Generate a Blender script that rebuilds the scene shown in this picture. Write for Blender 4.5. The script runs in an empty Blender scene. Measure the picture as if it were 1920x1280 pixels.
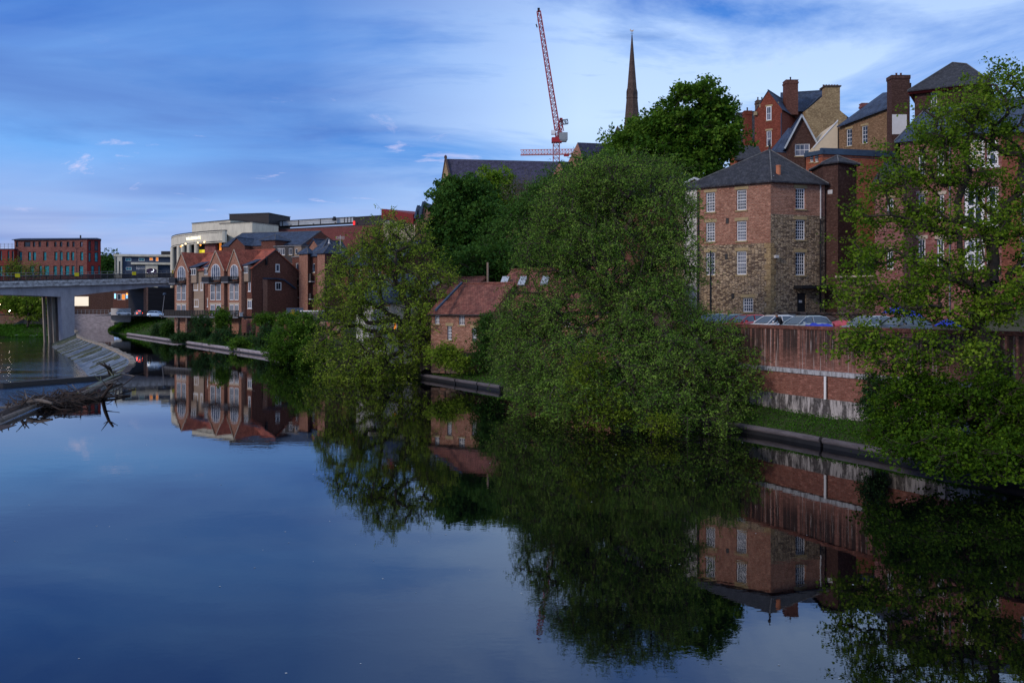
import bpy, math, random
import numpy as np
from math import radians, sin, cos, pi, sqrt
random.seed(7)
F, CX, YH, CH = 1663.0, 960.0, 573.0, 8.0
scene = bpy.context.scene
COL = scene.collection

def X(px, d): return (px - CX) / F * d
def Z(py, d): return CH - (py - YH) / F * d
def P(px, d): return (X(px, d), d)
def P3(px, py, d): return (X(px, d), d, Z(py, d))

# ------------------------------------------------------------------ materials
def new_mat(name):
    m = bpy.data.materials.new(name); m.use_nodes = True
    nt = m.node_tree; b = nt.nodes['Principled BSDF']
    return m, nt, b
def N(nt, t, **kw):
    n = nt.nodes.new(t)
    for k, v in kw.items():
        if k.startswith('_'): n.inputs[k[1:]].default_value = v
        else: setattr(n, k, v)
    return n
def L(nt, a, b): nt.links.new(a, b)
def mixc(nt, fac, a, b, blend='MIX'):
    n = nt.nodes.new('ShaderNodeMix'); n.data_type = 'RGBA'; n.blend_type = blend
    for s, v in ((n.inputs[0], fac), (n.inputs[6], a), (n.inputs[7], b)):
        if hasattr(v, 'is_output'): L(nt, v, s)
        elif isinstance(v, (int, float)): s.default_value = v
        else: s.default_value = (*v, 1)
    return n.outputs[2]
def ramp(nt, inp, stops):
    r = nt.nodes.new('ShaderNodeValToRGB'); e = r.color_ramp.elements
    while len(e) < len(stops): e.new(0.5)
    for i, (p, c) in enumerate(stops):
        e[i].position = p; e[i].color = (*c, 1) if len(c) == 3 else c
    L(nt, inp, r.inputs[0]); return r.outputs[0]
def noise(nt, vec, scale, detail=4, rough=.6):
    n = N(nt, 'ShaderNodeTexNoise'); n.inputs['Scale'].default_value = scale
    n.inputs['Detail'].default_value = detail; n.inputs['Roughness'].default_value = rough
    if vec is not None: L(nt, vec, n.inputs['Vector'])
    return n.outputs['Fac']
def uvn(nt, sx=1, sy=1):
    u = N(nt, 'ShaderNodeUVMap'); mp = N(nt, 'ShaderNodeMapping')
    mp.inputs['Scale'].default_value = (sx, sy, 1); L(nt, u.outputs[0], mp.inputs['Vector'])
    return mp.outputs[0]
def geo(nt, s=(1, 1, 1)):
    g = N(nt, 'ShaderNodeNewGeometry'); mp = N(nt, 'ShaderNodeMapping')
    mp.inputs['Scale'].default_value = s; L(nt, g.outputs['Position'], mp.inputs['Vector'])
    return mp.outputs[0]
G3 = lambda v: (v, v, v)

def m_brick(name, c1, c2, mortar=(.16, .13, .11), w=.3, h=.13, stain=.5, streak=False, dirt=(.03, .022, .02)):
    m, nt, b = new_mat(name)
    u = uvn(nt)
    br = N(nt, 'ShaderNodeTexBrick'); L(nt, u, br.inputs['Vector'])
    br.inputs['Color1'].default_value = (*c1, 1); br.inputs['Color2'].default_value = (*c2, 1)
    br.inputs['Mortar'].default_value = (*mortar, 1)
    br.inputs['Scale'].default_value = 1; br.inputs['Brick Width'].default_value = w
    br.inputs['Row Height'].default_value = h; br.inputs['Mortar Size'].default_value = .012
    br.inputs['Bias'].default_value = -.1
    col = br.outputs['Color']
    n1 = noise(nt, u, .55, 8, .7); f1 = ramp(nt, n1, [(.35, G3(0)), (.7, G3(1))])
    fm = N(nt, 'ShaderNodeMath', operation='MULTIPLY'); L(nt, f1, fm.inputs[0]); fm.inputs[1].default_value = stain
    col = mixc(nt, fm.outputs[0], col, tuple(c * .45 for c in c1))
    n3 = noise(nt, uvn(nt, 1, 1.8), 2.4, 6, .85); col = mixc(nt, ramp(nt, n3, [(.50, G3(.0)), (.66, G3(.75))]), col, tuple(min(1, c * 1.75 + .035) for c in c2))
    n5 = noise(nt, uvn(nt, 1.3, 2.1), 3.1, 6, .85); col = mixc(nt, ramp(nt, n5, [(.52, G3(.0)), (.66, G3(.7))]), col, tuple(c * .38 for c in c1))
    if streak:
        u2 = uvn(nt, 4.2, .05); s = noise(nt, u2, 1.0, 5, .65)
        sf = ramp(nt, s, [(.40, G3(0)), (.52, G3(.92))])
        # streaks fade downward by height
        sep = N(nt, 'ShaderNodeSeparateXYZ'); L(nt, geo(nt), sep.inputs[0])
        mr = N(nt, 'ShaderNodeMapRange'); L(nt, sep.outputs[2], mr.inputs['Value'])
        mr.inputs['From Min'].default_value = 3.7; mr.inputs['From Max'].default_value = 5.4
        mu = N(nt, 'ShaderNodeMath', operation='MULTIPLY'); L(nt, sf, mu.inputs[0]); L(nt, mr.outputs[0], mu.inputs[1])
        col = mixc(nt, mu.outputs[0], col, dirt)
        u3 = uvn(nt, 5.5, .18); s3 = noise(nt, u3, 1.0, 5, .7)
        col = mixc(nt, ramp(nt, s3, [(.57, G3(0)), (.65, G3(.85))]), col, (.46, .40, .37))
    L(nt, col, b.inputs['Base Color']); b.inputs['Roughness'].default_value = .9
    b.inputs['Specular IOR Level'].default_value = .2
    bp = N(nt, 'ShaderNodeBump'); bp.inputs['Strength'].default_value = .5; bp.inputs['Distance'].default_value = .03
    L(nt, br.outputs['Fac'], bp.inputs['Height']); bp.invert = True; L(nt, bp.outputs[0], b.inputs['Normal'])
    return m
def m_rubble(name, cols, sx=2.2, sy=5.2, gap=(.055, .045, .035)):
    m, nt, b = new_mat(name)
    u = uvn(nt, sx, sy)
    nz = N(nt, 'ShaderNodeTexNoise'); nz.inputs['Scale'].default_value = 1.3; L(nt, u, nz.inputs['Vector'])
    v = N(nt, 'ShaderNodeVectorMath', operation='MULTIPLY_ADD'); L(nt, nz.outputs['Color'], v.inputs[0]); v.inputs[1].default_value = (.5, .5, 0); L(nt, u, v.inputs[2])
    vo = N(nt, 'ShaderNodeTexVoronoi', voronoi_dimensions='2D'); vo.inputs['Scale'].default_value = 1; L(nt, v.outputs[0], vo.inputs['Vector']); vo.inputs['Randomness'].default_value = .8
    vd = N(nt, 'ShaderNodeTexVoronoi', voronoi_dimensions='2D', feature='DISTANCE_TO_EDGE'); L(nt, v.outputs[0], vd.inputs['Vector']); vd.inputs['Scale'].default_value = 1; vd.inputs['Randomness'].default_value = .8
    sp = N(nt, 'ShaderNodeSeparateColor'); L(nt, vo.outputs['Color'], sp.inputs[0])
    k = len(cols); col = ramp(nt, sp.outputs[0], [(i / k, c) for i, c in enumerate(cols)])
    n2 = noise(nt, uvn(nt), 4, 5, .7); col = mixc(nt, ramp(nt, n2, [(.35, G3(.55)), (.6, G3(0))]), col, tuple(c * .35 for c in cols[0]))
    n4 = noise(nt, uvn(nt), .5, 5, .7); col = mixc(nt, ramp(nt, n4, [(.4, G3(.0)), (.7, G3(.5))]), col, tuple(c * .5 for c in cols[-1]))
    col = mixc(nt, ramp(nt, vd.outputs['Distance'], [(.03, G3(1)), (.1, G3(0))]), col, gap)
    L(nt, col, b.inputs['Base Color']); b.inputs['Roughness'].default_value = .95; b.inputs['Specular IOR Level'].default_value = .15
    bp = N(nt, 'ShaderNodeBump'); bp.inputs['Strength'].default_value = .8; bp.inputs['Distance'].default_value = .06
    L(nt, ramp(nt, vd.outputs['Distance'], [(0, G3(0)), (.2, G3(1))]), bp.inputs['Height']); L(nt, bp.outputs[0], b.inputs['Normal'])
    return m
def m_roof(name, c1, c2, w=.3, h=.3, spots=(.2, .2, .22), rough=.75, bump=.5):
    m, nt, b = new_mat(name)
    u = uvn(nt)
    br = N(nt, 'ShaderNodeTexBrick'); L(nt, u, br.inputs['Vector'])
    br.inputs['Color1'].default_value = (*c1, 1); br.inputs['Color2'].default_value = (*c2, 1)
    br.inputs['Mortar'].default_value = (*[c * .3 for c in c1], 1)
    br.inputs['Scale'].default_value = 1; br.inputs['Brick Width'].default_value = w
    br.inputs['Row Height'].default_value = h; br.inputs['Mortar Size'].default_value = .018
    n1 = noise(nt, u, .8, 8, .75)
    col = mixc(nt, ramp(nt, n1, [(.42, G3(0)), (.58, G3(.85))]), br.outputs['Color'], tuple(c * .4 for c in c1))
    n2 = noise(nt, uvn(nt, 1, .5), 2.6, 7, .88)
    col = mixc(nt, ramp(nt, n2, [(.50, G3(0)), (.66, G3(.7))]), col, spots)
    L(nt, col, b.inputs['Base Color']); b.inputs['Roughness'].default_value = rough; b.inputs['Specular IOR Level'].default_value = .3
    bp = N(nt, 'ShaderNodeBump'); bp.inputs['Strength'].default_value = bump; bp.inputs['Distance'].default_value = .03; bp.invert = True
    L(nt, br.outputs['Fac'], bp.inputs['Height']); L(nt, bp.outputs[0], b.inputs['Normal'])
    return m
def m_plain(name, c, rough=.8, var=.25, scale=1.5, metal=0, spec=.3, c2=None, stretch=(1, 1, 1), emit=None):
    m, nt, b = new_mat(name)
    n1 = noise(nt, geo(nt, stretch), scale, 7, .7)
    cc = c2 if c2 else tuple(x * (1 - var * 2) for x in c)
    col = mixc(nt, ramp(nt, n1, [(.35, G3(0)), (.7, G3(1))]), c, cc)
    L(nt, col, b.inputs['Base Color']); b.inputs['Roughness'].default_value = rough
    b.inputs['Metallic'].default_value = metal; b.inputs['Specular IOR Level'].default_value = spec
    if emit:
        b.inputs['Emission Color'].default_value = (*emit[:3], 1); b.inputs['Emission Strength'].default_value = emit[3]
    return m
def m_concrete(name, c, dark, vs=.35, hs=1.6, lo=.42, hi=.66):
    m, nt, b = new_mat(name)
    s = noise(nt, uvn(nt, hs, vs), 1, 7, .75); s2 = noise(nt, uvn(nt), 5, 5, .6)
    col = mixc(nt, ramp(nt, s, [(lo, G3(0)), (hi, G3(1))]), c, dark)
    col = mixc(nt, ramp(nt, s2, [(.4, G3(0)), (.7, G3(.4))]), col, tuple(x * .6 for x in c))
    L(nt, col, b.inputs['Base Color']); b.inputs['Roughness'].default_value = .85; b.inputs['Specular IOR Level'].default_value = .25
    return m
def m_glass(name, tint=(.02, .03, .04), rough=.06, curtain=None):
    m, nt, b = new_mat(name)
    n1 = noise(nt, geo(nt), .9, 3, .6)
    c = mixc(nt, ramp(nt, n1, [(.45, G3(0)), (.6, G3(1))]), tint, curtain if curtain else tuple(x * 2.2 for x in tint))
    L(nt, c, b.inputs['Base Color']); b.inputs['Roughness'].default_value = rough
    b.inputs['IOR'].default_value = 1.45; b.inputs['Specular IOR Level'].default_value = .22
    return m
def m_leaf(name, cols, trans=.35):
    m, nt, b = new_mat(name)
    a = N(nt, 'ShaderNodeAttribute', attribute_name='tint')
    col = ramp(nt, a.outputs['Fac'], [(i / (len(cols) - 1), c) for i, c in enumerate(cols)])
    L(nt, col, b.inputs['Base Color']); b.inputs['Roughness'].default_value = .6; b.inputs['Specular IOR Level'].default_value = .08
    t = N(nt, 'ShaderNodeBsdfTranslucent'); L(nt, mixc(nt, .5, col, (.10, .16, .015)), t.inputs['Color'])
    mx = N(nt, 'ShaderNodeMixShader'); mx.inputs[0].default_value = trans
    L(nt, b.outputs[0], mx.inputs[1]); L(nt, t.outputs[0], mx.inputs[2])
    L(nt, mx.outputs[0], nt.nodes['Material Output'].inputs['Surface'])
    return m
def m_emit(name, c, s):
    m, nt, b = new_mat(name)
    b.inputs['Base Color'].default_value = (*c, 1)
    b.inputs['Emission Color'].default_value = (*c, 1); b.inputs['Emission Strength'].default_value = s
    return m

M = {}
M['brick'] = m_brick('weathered_red_brick', (.27, .108, .068), (.41, .205, .135), (.36, .29, .23), h=.15)
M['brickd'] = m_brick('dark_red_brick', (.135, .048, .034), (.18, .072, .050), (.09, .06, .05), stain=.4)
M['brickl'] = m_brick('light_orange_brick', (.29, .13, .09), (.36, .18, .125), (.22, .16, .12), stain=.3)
M['bricko'] = m_brick('orange_brick', (.30, .080, .042), (.37, .115, .060), (.22, .11, .07), stain=.35)
M['brickv'] = m_brick('victorian_red_brick', (.19, .044, .028), (.26, .065, .038), (.12, .05, .03), stain=.5)
M['brickp'] = m_brick('purple_brick', (.20, .062, .062), (.30, .12, .11), (.24, .17, .15), w=.42, h=.2, stain=.4)
M['brickm'] = m_brick('mall_brick', (.15, .042, .042), (.20, .062, .055), (.12, .07, .06), w=.6, h=.25, stain=.3)
M['bricky'] = m_brick('buff_brown_brick', (.20, .115, .06), (.30, .19, .105), (.12, .08, .06), stain=.5)
M['brickbr'] = m_brick('dark_brown_brick', (.070, .032, .024), (.095, .048, .036), (.06, .04, .035), stain=.4)
M['brickt'] = m_brick('townhouse_brick', (.20, .070, .062), (.30, .14, .12), (.24, .17, .15), w=.7, h=.28, stain=.35)
M['brickw'] = m_brick('river_wall_brick', (.22, .085, .062), (.31, .145, .11), (.24, .16, .13), w=.28, h=.11, stain=.3, streak=True)
M['stone'] = m_rubble('sandstone_rubble', [(.33, .235, .145), (.48, .35, .22), (.66, .49, .31), (.40, .30, .22), (.72, .55, .36), (.17, .12, .09)], 3.0, 6.4, (.10, .08, .06))
M['stoned'] = m_rubble('dark_rubble', [(.12, .08, .06), (.22, .15, .11), (.30, .22, .18), (.10, .06, .045), (.26, .14, .10)], 1.2, 2.4)
M['ashlar'] = m_brick('ashlar_sandstone', (.26, .175, .09), (.40, .29, .15), (.2, .14, .08), w=.8, h=.36, stain=.45)
M['embank'] = m_rubble('embankment_rock', [(.20, .13, .10), (.33, .2, .15), (.42, .32, .27), (.16, .11, .09), (.3, .12, .08)], .5, .9)
M['slate'] = m_roof('welsh_slate', (.025, .026, .036), (.046, .047, .060), spots=(.12, .12, .13))
M['slateb'] = m_roof('blue_slate', (.038, .062, .12), (.065, .10, .17), spots=(.10, .13, .18))
M['slatec'] = m_roof('church_slate', (.042, .040, .085), (.065, .062, .12), w=.6, h=.35, spots=(.11, .11, .13))
M['tile'] = m_roof('clay_pantile', (.42, .095, .055), (.55, .15, .085), w=.3, h=.34, spots=(.36, .14, .09))
M['tilep'] = m_roof('old_plain_tile', (.20, .062, .046), (.31, .115, .08), w=.3, h=.28, spots=(.34, .17, .12))
M['cream'] = m_concrete('cream_render', (.74, .70, .56), (.52, .49, .40), hs=.5, vs=.15)
M['ridge'] = m_plain('weathered_ridge', (.17, .17, .17), .9, .3, scale=3)
M['white'] = m_plain('white_paint', (.78, .79, .80), .5, .06)
M['whited'] = m_plain('weathered_white', (.60, .60, .60), .6, .15)
M['creamw'] = m_plain('cream_wall', (.72, .60, .42), .85, .06)
M['conc'] = m_concrete('bridge_concrete', (.40, .39, .44), (.24, .235, .26), hs=.25, vs=.1)
M['conct'] = m_concrete('stained_concrete_band', (.62, .61, .62), (.10, .09, .09), hs=.9, vs=1.2)
M['ledge'] = m_concrete('limestained_ledge', (.48, .50, .53), (.08, .07, .07), hs=5, vs=1.2)
M['wallbase'] = m_concrete('limestained_base', (.46, .43, .42), (.05, .045, .045), hs=1.8, vs=.35, lo=.44, hi=.54)
M['kerbl'] = m_concrete('pale_kerb_concrete', (.36, .32, .34), (.16, .14, .15), hs=.6, vs=2)
M['coltan'] = m_concrete('weathered_column', (.36, .31, .25), (.2, .17, .14), hs=.8, vs=.3)
M['kerb'] = m_concrete('river_kerb_concrete', (.13, .118, .13), (.05, .045, .05), hs=.6, vs=2)
M['weir'] = m_plain('mossy_weir_timber', (.17, .18, .08), .45, c2=(.02, .022, .02), scale=2.5, stretch=(1, 1, 1), spec=.5)
M['metal'] = m_plain('black_metal', (.02, .021, .025), .5, .2)
M['metalg'] = m_plain('grey_metal', (.22, .23, .25), .5, .2)
M['metalb'] = m_plain('blue_lead', (.05, .085, .14), .55, .2)
M['timber'] = m_plain('dark_timber', (.07, .065, .065), .8, .25, stretch=(1, 1, 12))
M['timberl'] = m_plain('weathered_cladding', (.36, .27, .20), .8, .2, stretch=(.3, .3, 8))
M['bark'] = m_plain('bark', (.06, .048, .038), .95, .3, scale=5)
M['barkg'] = m_plain('grey_bark', (.15, .13, .115), .95, .3, scale=5)
M['drift'] = m_plain('driftwood', (.19, .16, .14), .9, .3, scale=3)
M['driftd'] = m_plain('wet_driftwood', (.065, .046, .038), .85, .3, scale=3)
M['grassb'] = m_plain('grassy_soil', (.045, .07, .018), .95, .25, scale=.6, c2=(.03, .035, .018))
M['asphalt'] = m_plain('asphalt', (.055, .055, .058), .9, .2)
M['paving'] = m_plain('paving', (.24, .22, .21), .9, .2)
M['ground'] = m_plain('town_ground', (.07, .075, .05), .95, .25, scale=.2)
M['glass'] = m_glass('window_glass', (.02, .03, .045))
M['glassc'] = m_glass('curtained_glass', (.05, .07, .11), curtain=(.16, .18, .24))
M['glasst'] = m_glass('teal_glass', (.02, .16, .20), curtain=(.03, .26, .32))
M['lintel'] = m_plain('sandstone_lintel', (.42, .32, .17), .85, .15)
M['lintelw'] = m_plain('pale_lintel', (.52, .44, .34), .85, .12)
M['terra'] = m_plain('terracotta', (.55, .20, .10), .8, .1)
M['lead'] = m_plain('white_lead_patch', (.45, .50, .56), .5, .2)
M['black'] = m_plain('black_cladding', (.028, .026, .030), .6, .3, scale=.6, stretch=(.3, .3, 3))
M['navy'] = m_brick('navy_cladding', (.045, .065, .11), (.055, .08, .13), (.03, .045, .08), w=2, h=.6, stain=.2)
M['panel'] = m_plain('pale_panel', (.50, .55, .58), .5, .15, scale=.3)
M['redcl'] = m_plain('red_cladding', (.22, .022, .018), .7, .2)
M['craner'] = m_plain('crane_red', (.42, .025, .03), .5, .15)
M['craneo'] = m_plain('crane_orange', (.62, .17, .12), .5, .1)
M['grey'] = m_plain('ballast_grey', (.30, .34, .36), .6, .15)
M['spire'] = m_brick('spire_sandstone', (.075, .050, .042), (.12, .080, .064), (.06, .045, .035), w=.9, h=.45, stain=.6)  # sandstone darkened, the spire's shadow is put into the stone colour
M['gold'] = m_plain('gilded', (.8, .5, .25), .4, .1, metal=.4)
M['yellow'] = m_plain('yellow_sign', (.85, .68, .02), .5, .03)
M['rubber'] = m_plain('rubber', (.02, .02, .02), .8, .1)
M['skin'] = m_plain('skin', (.45, .22, .14), .6, .05)
M['cloth'] = m_plain('dark_cloth', (.015, .015, .02), .9, .1)
M['tarpb'] = m_plain('blue_tarp', (.02, .05, .55), .5, .15, scale=3)
M['tarpr'] = m_plain('pink_tarp', (.55, .09, .11), .6, .2, scale=4)
M['lamp'] = m_emit('warm_lamp', (1, .72, .35), 2.2)
M['lampo'] = m_emit('orange_light', (1, .30, .04), 2)
M['tail'] = m_emit('tail_light', (1, .06, .02), 8)
M['lampr'] = m_emit('glowing_lamp_globe', (1, .85, .6), 24)
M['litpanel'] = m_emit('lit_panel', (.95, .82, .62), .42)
M['litorange'] = m_emit('lit_orange_window', (1, .30, .03), .45)
M['lityellow'] = m_emit('lit_yellow_window', (.75, .62, .02), .5)
M['signlit'] = m_emit('lit_letters', (1, .90, .66), .95)
M['purple'] = m_plain('purple_sign', (.035, .008, .06), .5, .1)
M['bluelit'] = m_emit('blue_shop_light', (.25, .6, .9), 1.2)

# ------------------------------------------------------------------ mesh builder
def wrap_loc(o):
    while o.parent: o = o.parent
    return o.location
class MB:
    def __init__(s): s.v = []; s.f = []; s.m = []
    def add(s, verts, faces, mi=0):
        o = len(s.v); s.v += [tuple(map(float, q)) for q in verts]
        s.f += [tuple(i + o for i in q) for q in faces]; s.m += [mi] * len(faces)
    def poly(s, pts, mi=0): s.add(pts, [tuple(range(len(pts)))], mi)
    def prism(s, pts, z0, z1, mi=0):
        n = len(pts)
        v = [(*q[:2], z0) for q in pts] + [(*q[:2], z1) for q in pts]
        s.add(v, [tuple(range(n - 1, -1, -1)), tuple(range(n, 2 * n))] + [(i, (i + 1) % n, (i + 1) % n + n, i + n) for i in range(n)], mi)
    def box(s, c, u, w, size, mi=0):
        """c = centre of base; u = unit dir of length in xy; size=(len,width,height)"""
        ux, uy = u; nx, ny = -uy, ux; a, b_, h = size[0] / 2, size[1] / 2, size[2]
        pts = [(c[0] + ux * i * a + nx * j * b_, c[1] + uy * i * a + ny * j * b_) for i, j in ((-1, -1), (1, -1), (1, 1), (-1, 1))]
        s.prism(pts, c[2], c[2] + h, mi)
    def abox(s, x0, y0, z0, x1, y1, z1, mi=0): s.prism([(x0, y0), (x1, y0), (x1, y1), (x0, y1)], z0, z1, mi)
    def slab(s, pts, th, mi=0):
        n = len(pts); v = list(pts) + [(q[0], q[1], q[2] - th) for q in pts]
        s.add(v, [tuple(range(n)), tuple(range(2 * n - 1, n - 1, -1))] + [((i + 1) % n, i, i + n, (i + 1) % n + n) for i in range(n)], mi)
    def tube(s, a, b, r0, r1=None, n=6, mi=0, caps=True):
        if r1 is None: r1 = r0
        a = np.array(a, float); b = np.array(b, float); d = b - a; l = np.linalg.norm(d)
        if l < 1e-6: return
        d /= l; t = np.array((0, 0, 1.)) if abs(d[2]) < .9 else np.array((1., 0, 0))
        e1 = np.cross(d, t); e1 /= np.linalg.norm(e1); e2 = np.cross(d, e1)
        v = []
        for c, r in ((a, r0), (b, r1)):
            for k in range(n):
                th = 2 * pi * k / n + pi / n; v.append(c + (e1 * cos(th) + e2 * sin(th)) * r)
        fs = [(k, (k + 1) % n, (k + 1) % n + n, k + n) for k in range(n)]
        if caps: fs += [tuple(range(n - 1, -1, -1)), tuple(range(n, 2 * n))]
        s.add(v, fs, mi)
    def path(s, pts, rs, n=6, mi=0):
        for i in range(len(pts) - 1):
            r0 = rs[i] if isinstance(rs, (list, tuple)) else rs; r1 = rs[i + 1] if isinstance(rs, (list, tuple)) else rs
            s.tube(pts[i], pts[i + 1], r0, r1, n, mi)
    def lathe(s, c, prof, n=16, mi=0):
        v = []; m = len(prof)
        for r, z in prof:
            for k in range(n): v.append((c[0] + r * cos(2 * pi * k / n), c[1] + r * sin(2 * pi * k / n), c[2] + z))
        fs = [(i * n + k, i * n + (k + 1) % n, (i + 1) * n + (k + 1) % n, (i + 1) * n + k) for i in range(m - 1) for k in range(n)]
        fs += [tuple(range(n - 1, -1, -1)), tuple(range((m - 1) * n, m * n))]
        s.add(v, fs, mi)
    def build(s, name, mat, parent=None, local=False, smooth=False, loc=None):
        me = bpy.data.meshes.new(name)
        V = np.array(s.v, float) if s.v else np.zeros((0, 3))
        ob = bpy.data.objects.new(name, me); COL.objects.link(ob)
        if parent is not None:
            ob.parent = parent
            if not local: V = V - np.array(wrap_loc(parent))
        elif not local:
            if loc is None: loc = ((V[:, 0].min() + V[:, 0].max()) / 2, (V[:, 1].min() + V[:, 1].max()) / 2, V[:, 2].min())
            V = V - np.array(loc); ob.location = loc
        me.from_pydata(V.tolist(), [], s.f)
        mats = mat if isinstance(mat, (list, tuple)) else [mat]
        for q in mats: me.materials.append(M[q] if isinstance(q, str) else q)
        me.polygons.foreach_set('material_index', s.m)
        if smooth: me.polygons.foreach_set('use_smooth', [True] * len(s.f))
        me.update()
        auto_uv(me)
        return ob
def auto_uv(me):
    uv = me.uv_layers.new(name='UVMap')
    nl = len(me.loops); npo = len(me.polygons)
    if npo == 0: return
    co = np.empty(len(me.vertices) * 3); me.vertices.foreach_get('co', co); co = co.reshape(-1, 3)
    nr = np.empty(npo * 3); me.polygons.foreach_get('normal', nr); nr = nr.reshape(-1, 3)
    tot = np.empty(npo, int); me.polygons.foreach_get('loop_total', tot)
    vi = np.empty(nl, int); me.loops.foreach_get('vertex_index', vi)
    pn = np.repeat(nr, tot, axis=0)
    t = np.stack([-pn[:, 1], pn[:, 0], np.zeros(nl)], 1); ln = np.linalg.norm(t, axis=1)
    flat = ln < .08; t[flat] = (1, 0, 0); ln[flat] = 1; t /= ln[:, None]
    s_ = np.cross(pn, t); c = co[vi]
    out = np.stack([(c * t).sum(1), (c * s_).sum(1)], 1)
    uv.data.foreach_set('uv', out.ravel())
def tag(o, label=None, cat=None, group=None, kind=None):
    if label: o['label'] = label
    if cat: o['category'] = cat
    if group: o['group'] = group
    if kind: o['kind'] = kind
    return o
def thing(name, label, cat, loc=(0, 0, 0), group=None, rz=0):
    o = bpy.data.objects.new(name, None); COL.objects.link(o); o.location = loc; o.rotation_euler = (0, 0, rz)
    o.empty_display_size = .3
    return tag(o, label, cat, group)
def copy_tree(o, parent=None):
    c = o.copy(); COL.objects.link(c)
    if parent is not None: c.parent = parent
    for ch in list(o.children):
        copy_tree(ch, c)
    return c

# ------------------------------------------------------------------ buildings
def along(p0, d, px):
    k = (px - CX) / F
    t = (k * p0[1] - p0[0]) / (d[0] - k * d[1])
    return t, (p0[0] + d[0] * t, p0[1] + d[1] * t)
def fp(px0, d0, px1, d1, depth):
    a, b = P(px0, d0), P(px1, d1); l = math.dist(a, b); dx, dy = (b[0] - a[0]) / l, (b[1] - a[1]) / l
    return [a, b, (b[0] - dy * depth, b[1] + dx * depth), (a[0] - dy * depth, a[1] + dx * depth)]
def wallgrid(mb, p0, d, n, L_, z0, z1, holes, depth=.2, mi=0, t0=0):
    hs = [h for h in holes if h[0] < L_ and h[2] > t0 and h[1] < z1 and h[3] > z0]
    ts = sorted({t0, L_, *[max(t0, min(L_, h[0])) for h in hs], *[max(t0, min(L_, h[2])) for h in hs]})
    zs = sorted({z0, z1, *[max(z0, min(z1, h[1])) for h in hs], *[max(z0, min(z1, h[3])) for h in hs]})
    q = lambda t, z, o=0: (p0[0] + d[0] * t - n[0] * o, p0[1] + d[1] * t - n[1] * o, z)
    for i in range(len(ts) - 1):
        for j in range(len(zs) - 1):
            a, b, c, e = ts[i], ts[i + 1], zs[j], zs[j + 1]
            m1, m2 = (a + b) / 2, (c + e) / 2
            if any(h[0] < m1 < h[2] and h[1] < m2 < h[3] for h in hs): continue
            mb.poly([q(a, c), q(b, c), q(b, e), q(a, e)], mi)
    for h in hs:
        a, c, b, e = h[:4]; o = depth
        mb.poly([q(a, c), q(a, c, o), q(a, e, o), q(a, e)][::-1], mi); mb.poly([q(b, c), q(b, c, o), q(b, e, o), q(b, e)], mi)
        mb.poly([q(a, c), q(b, c), q(b, c, o), q(a, c, o)][::-1], mi); mb.poly([q(a, e), q(b, e), q(b, e, o), q(a, e, o)], mi)
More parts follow.
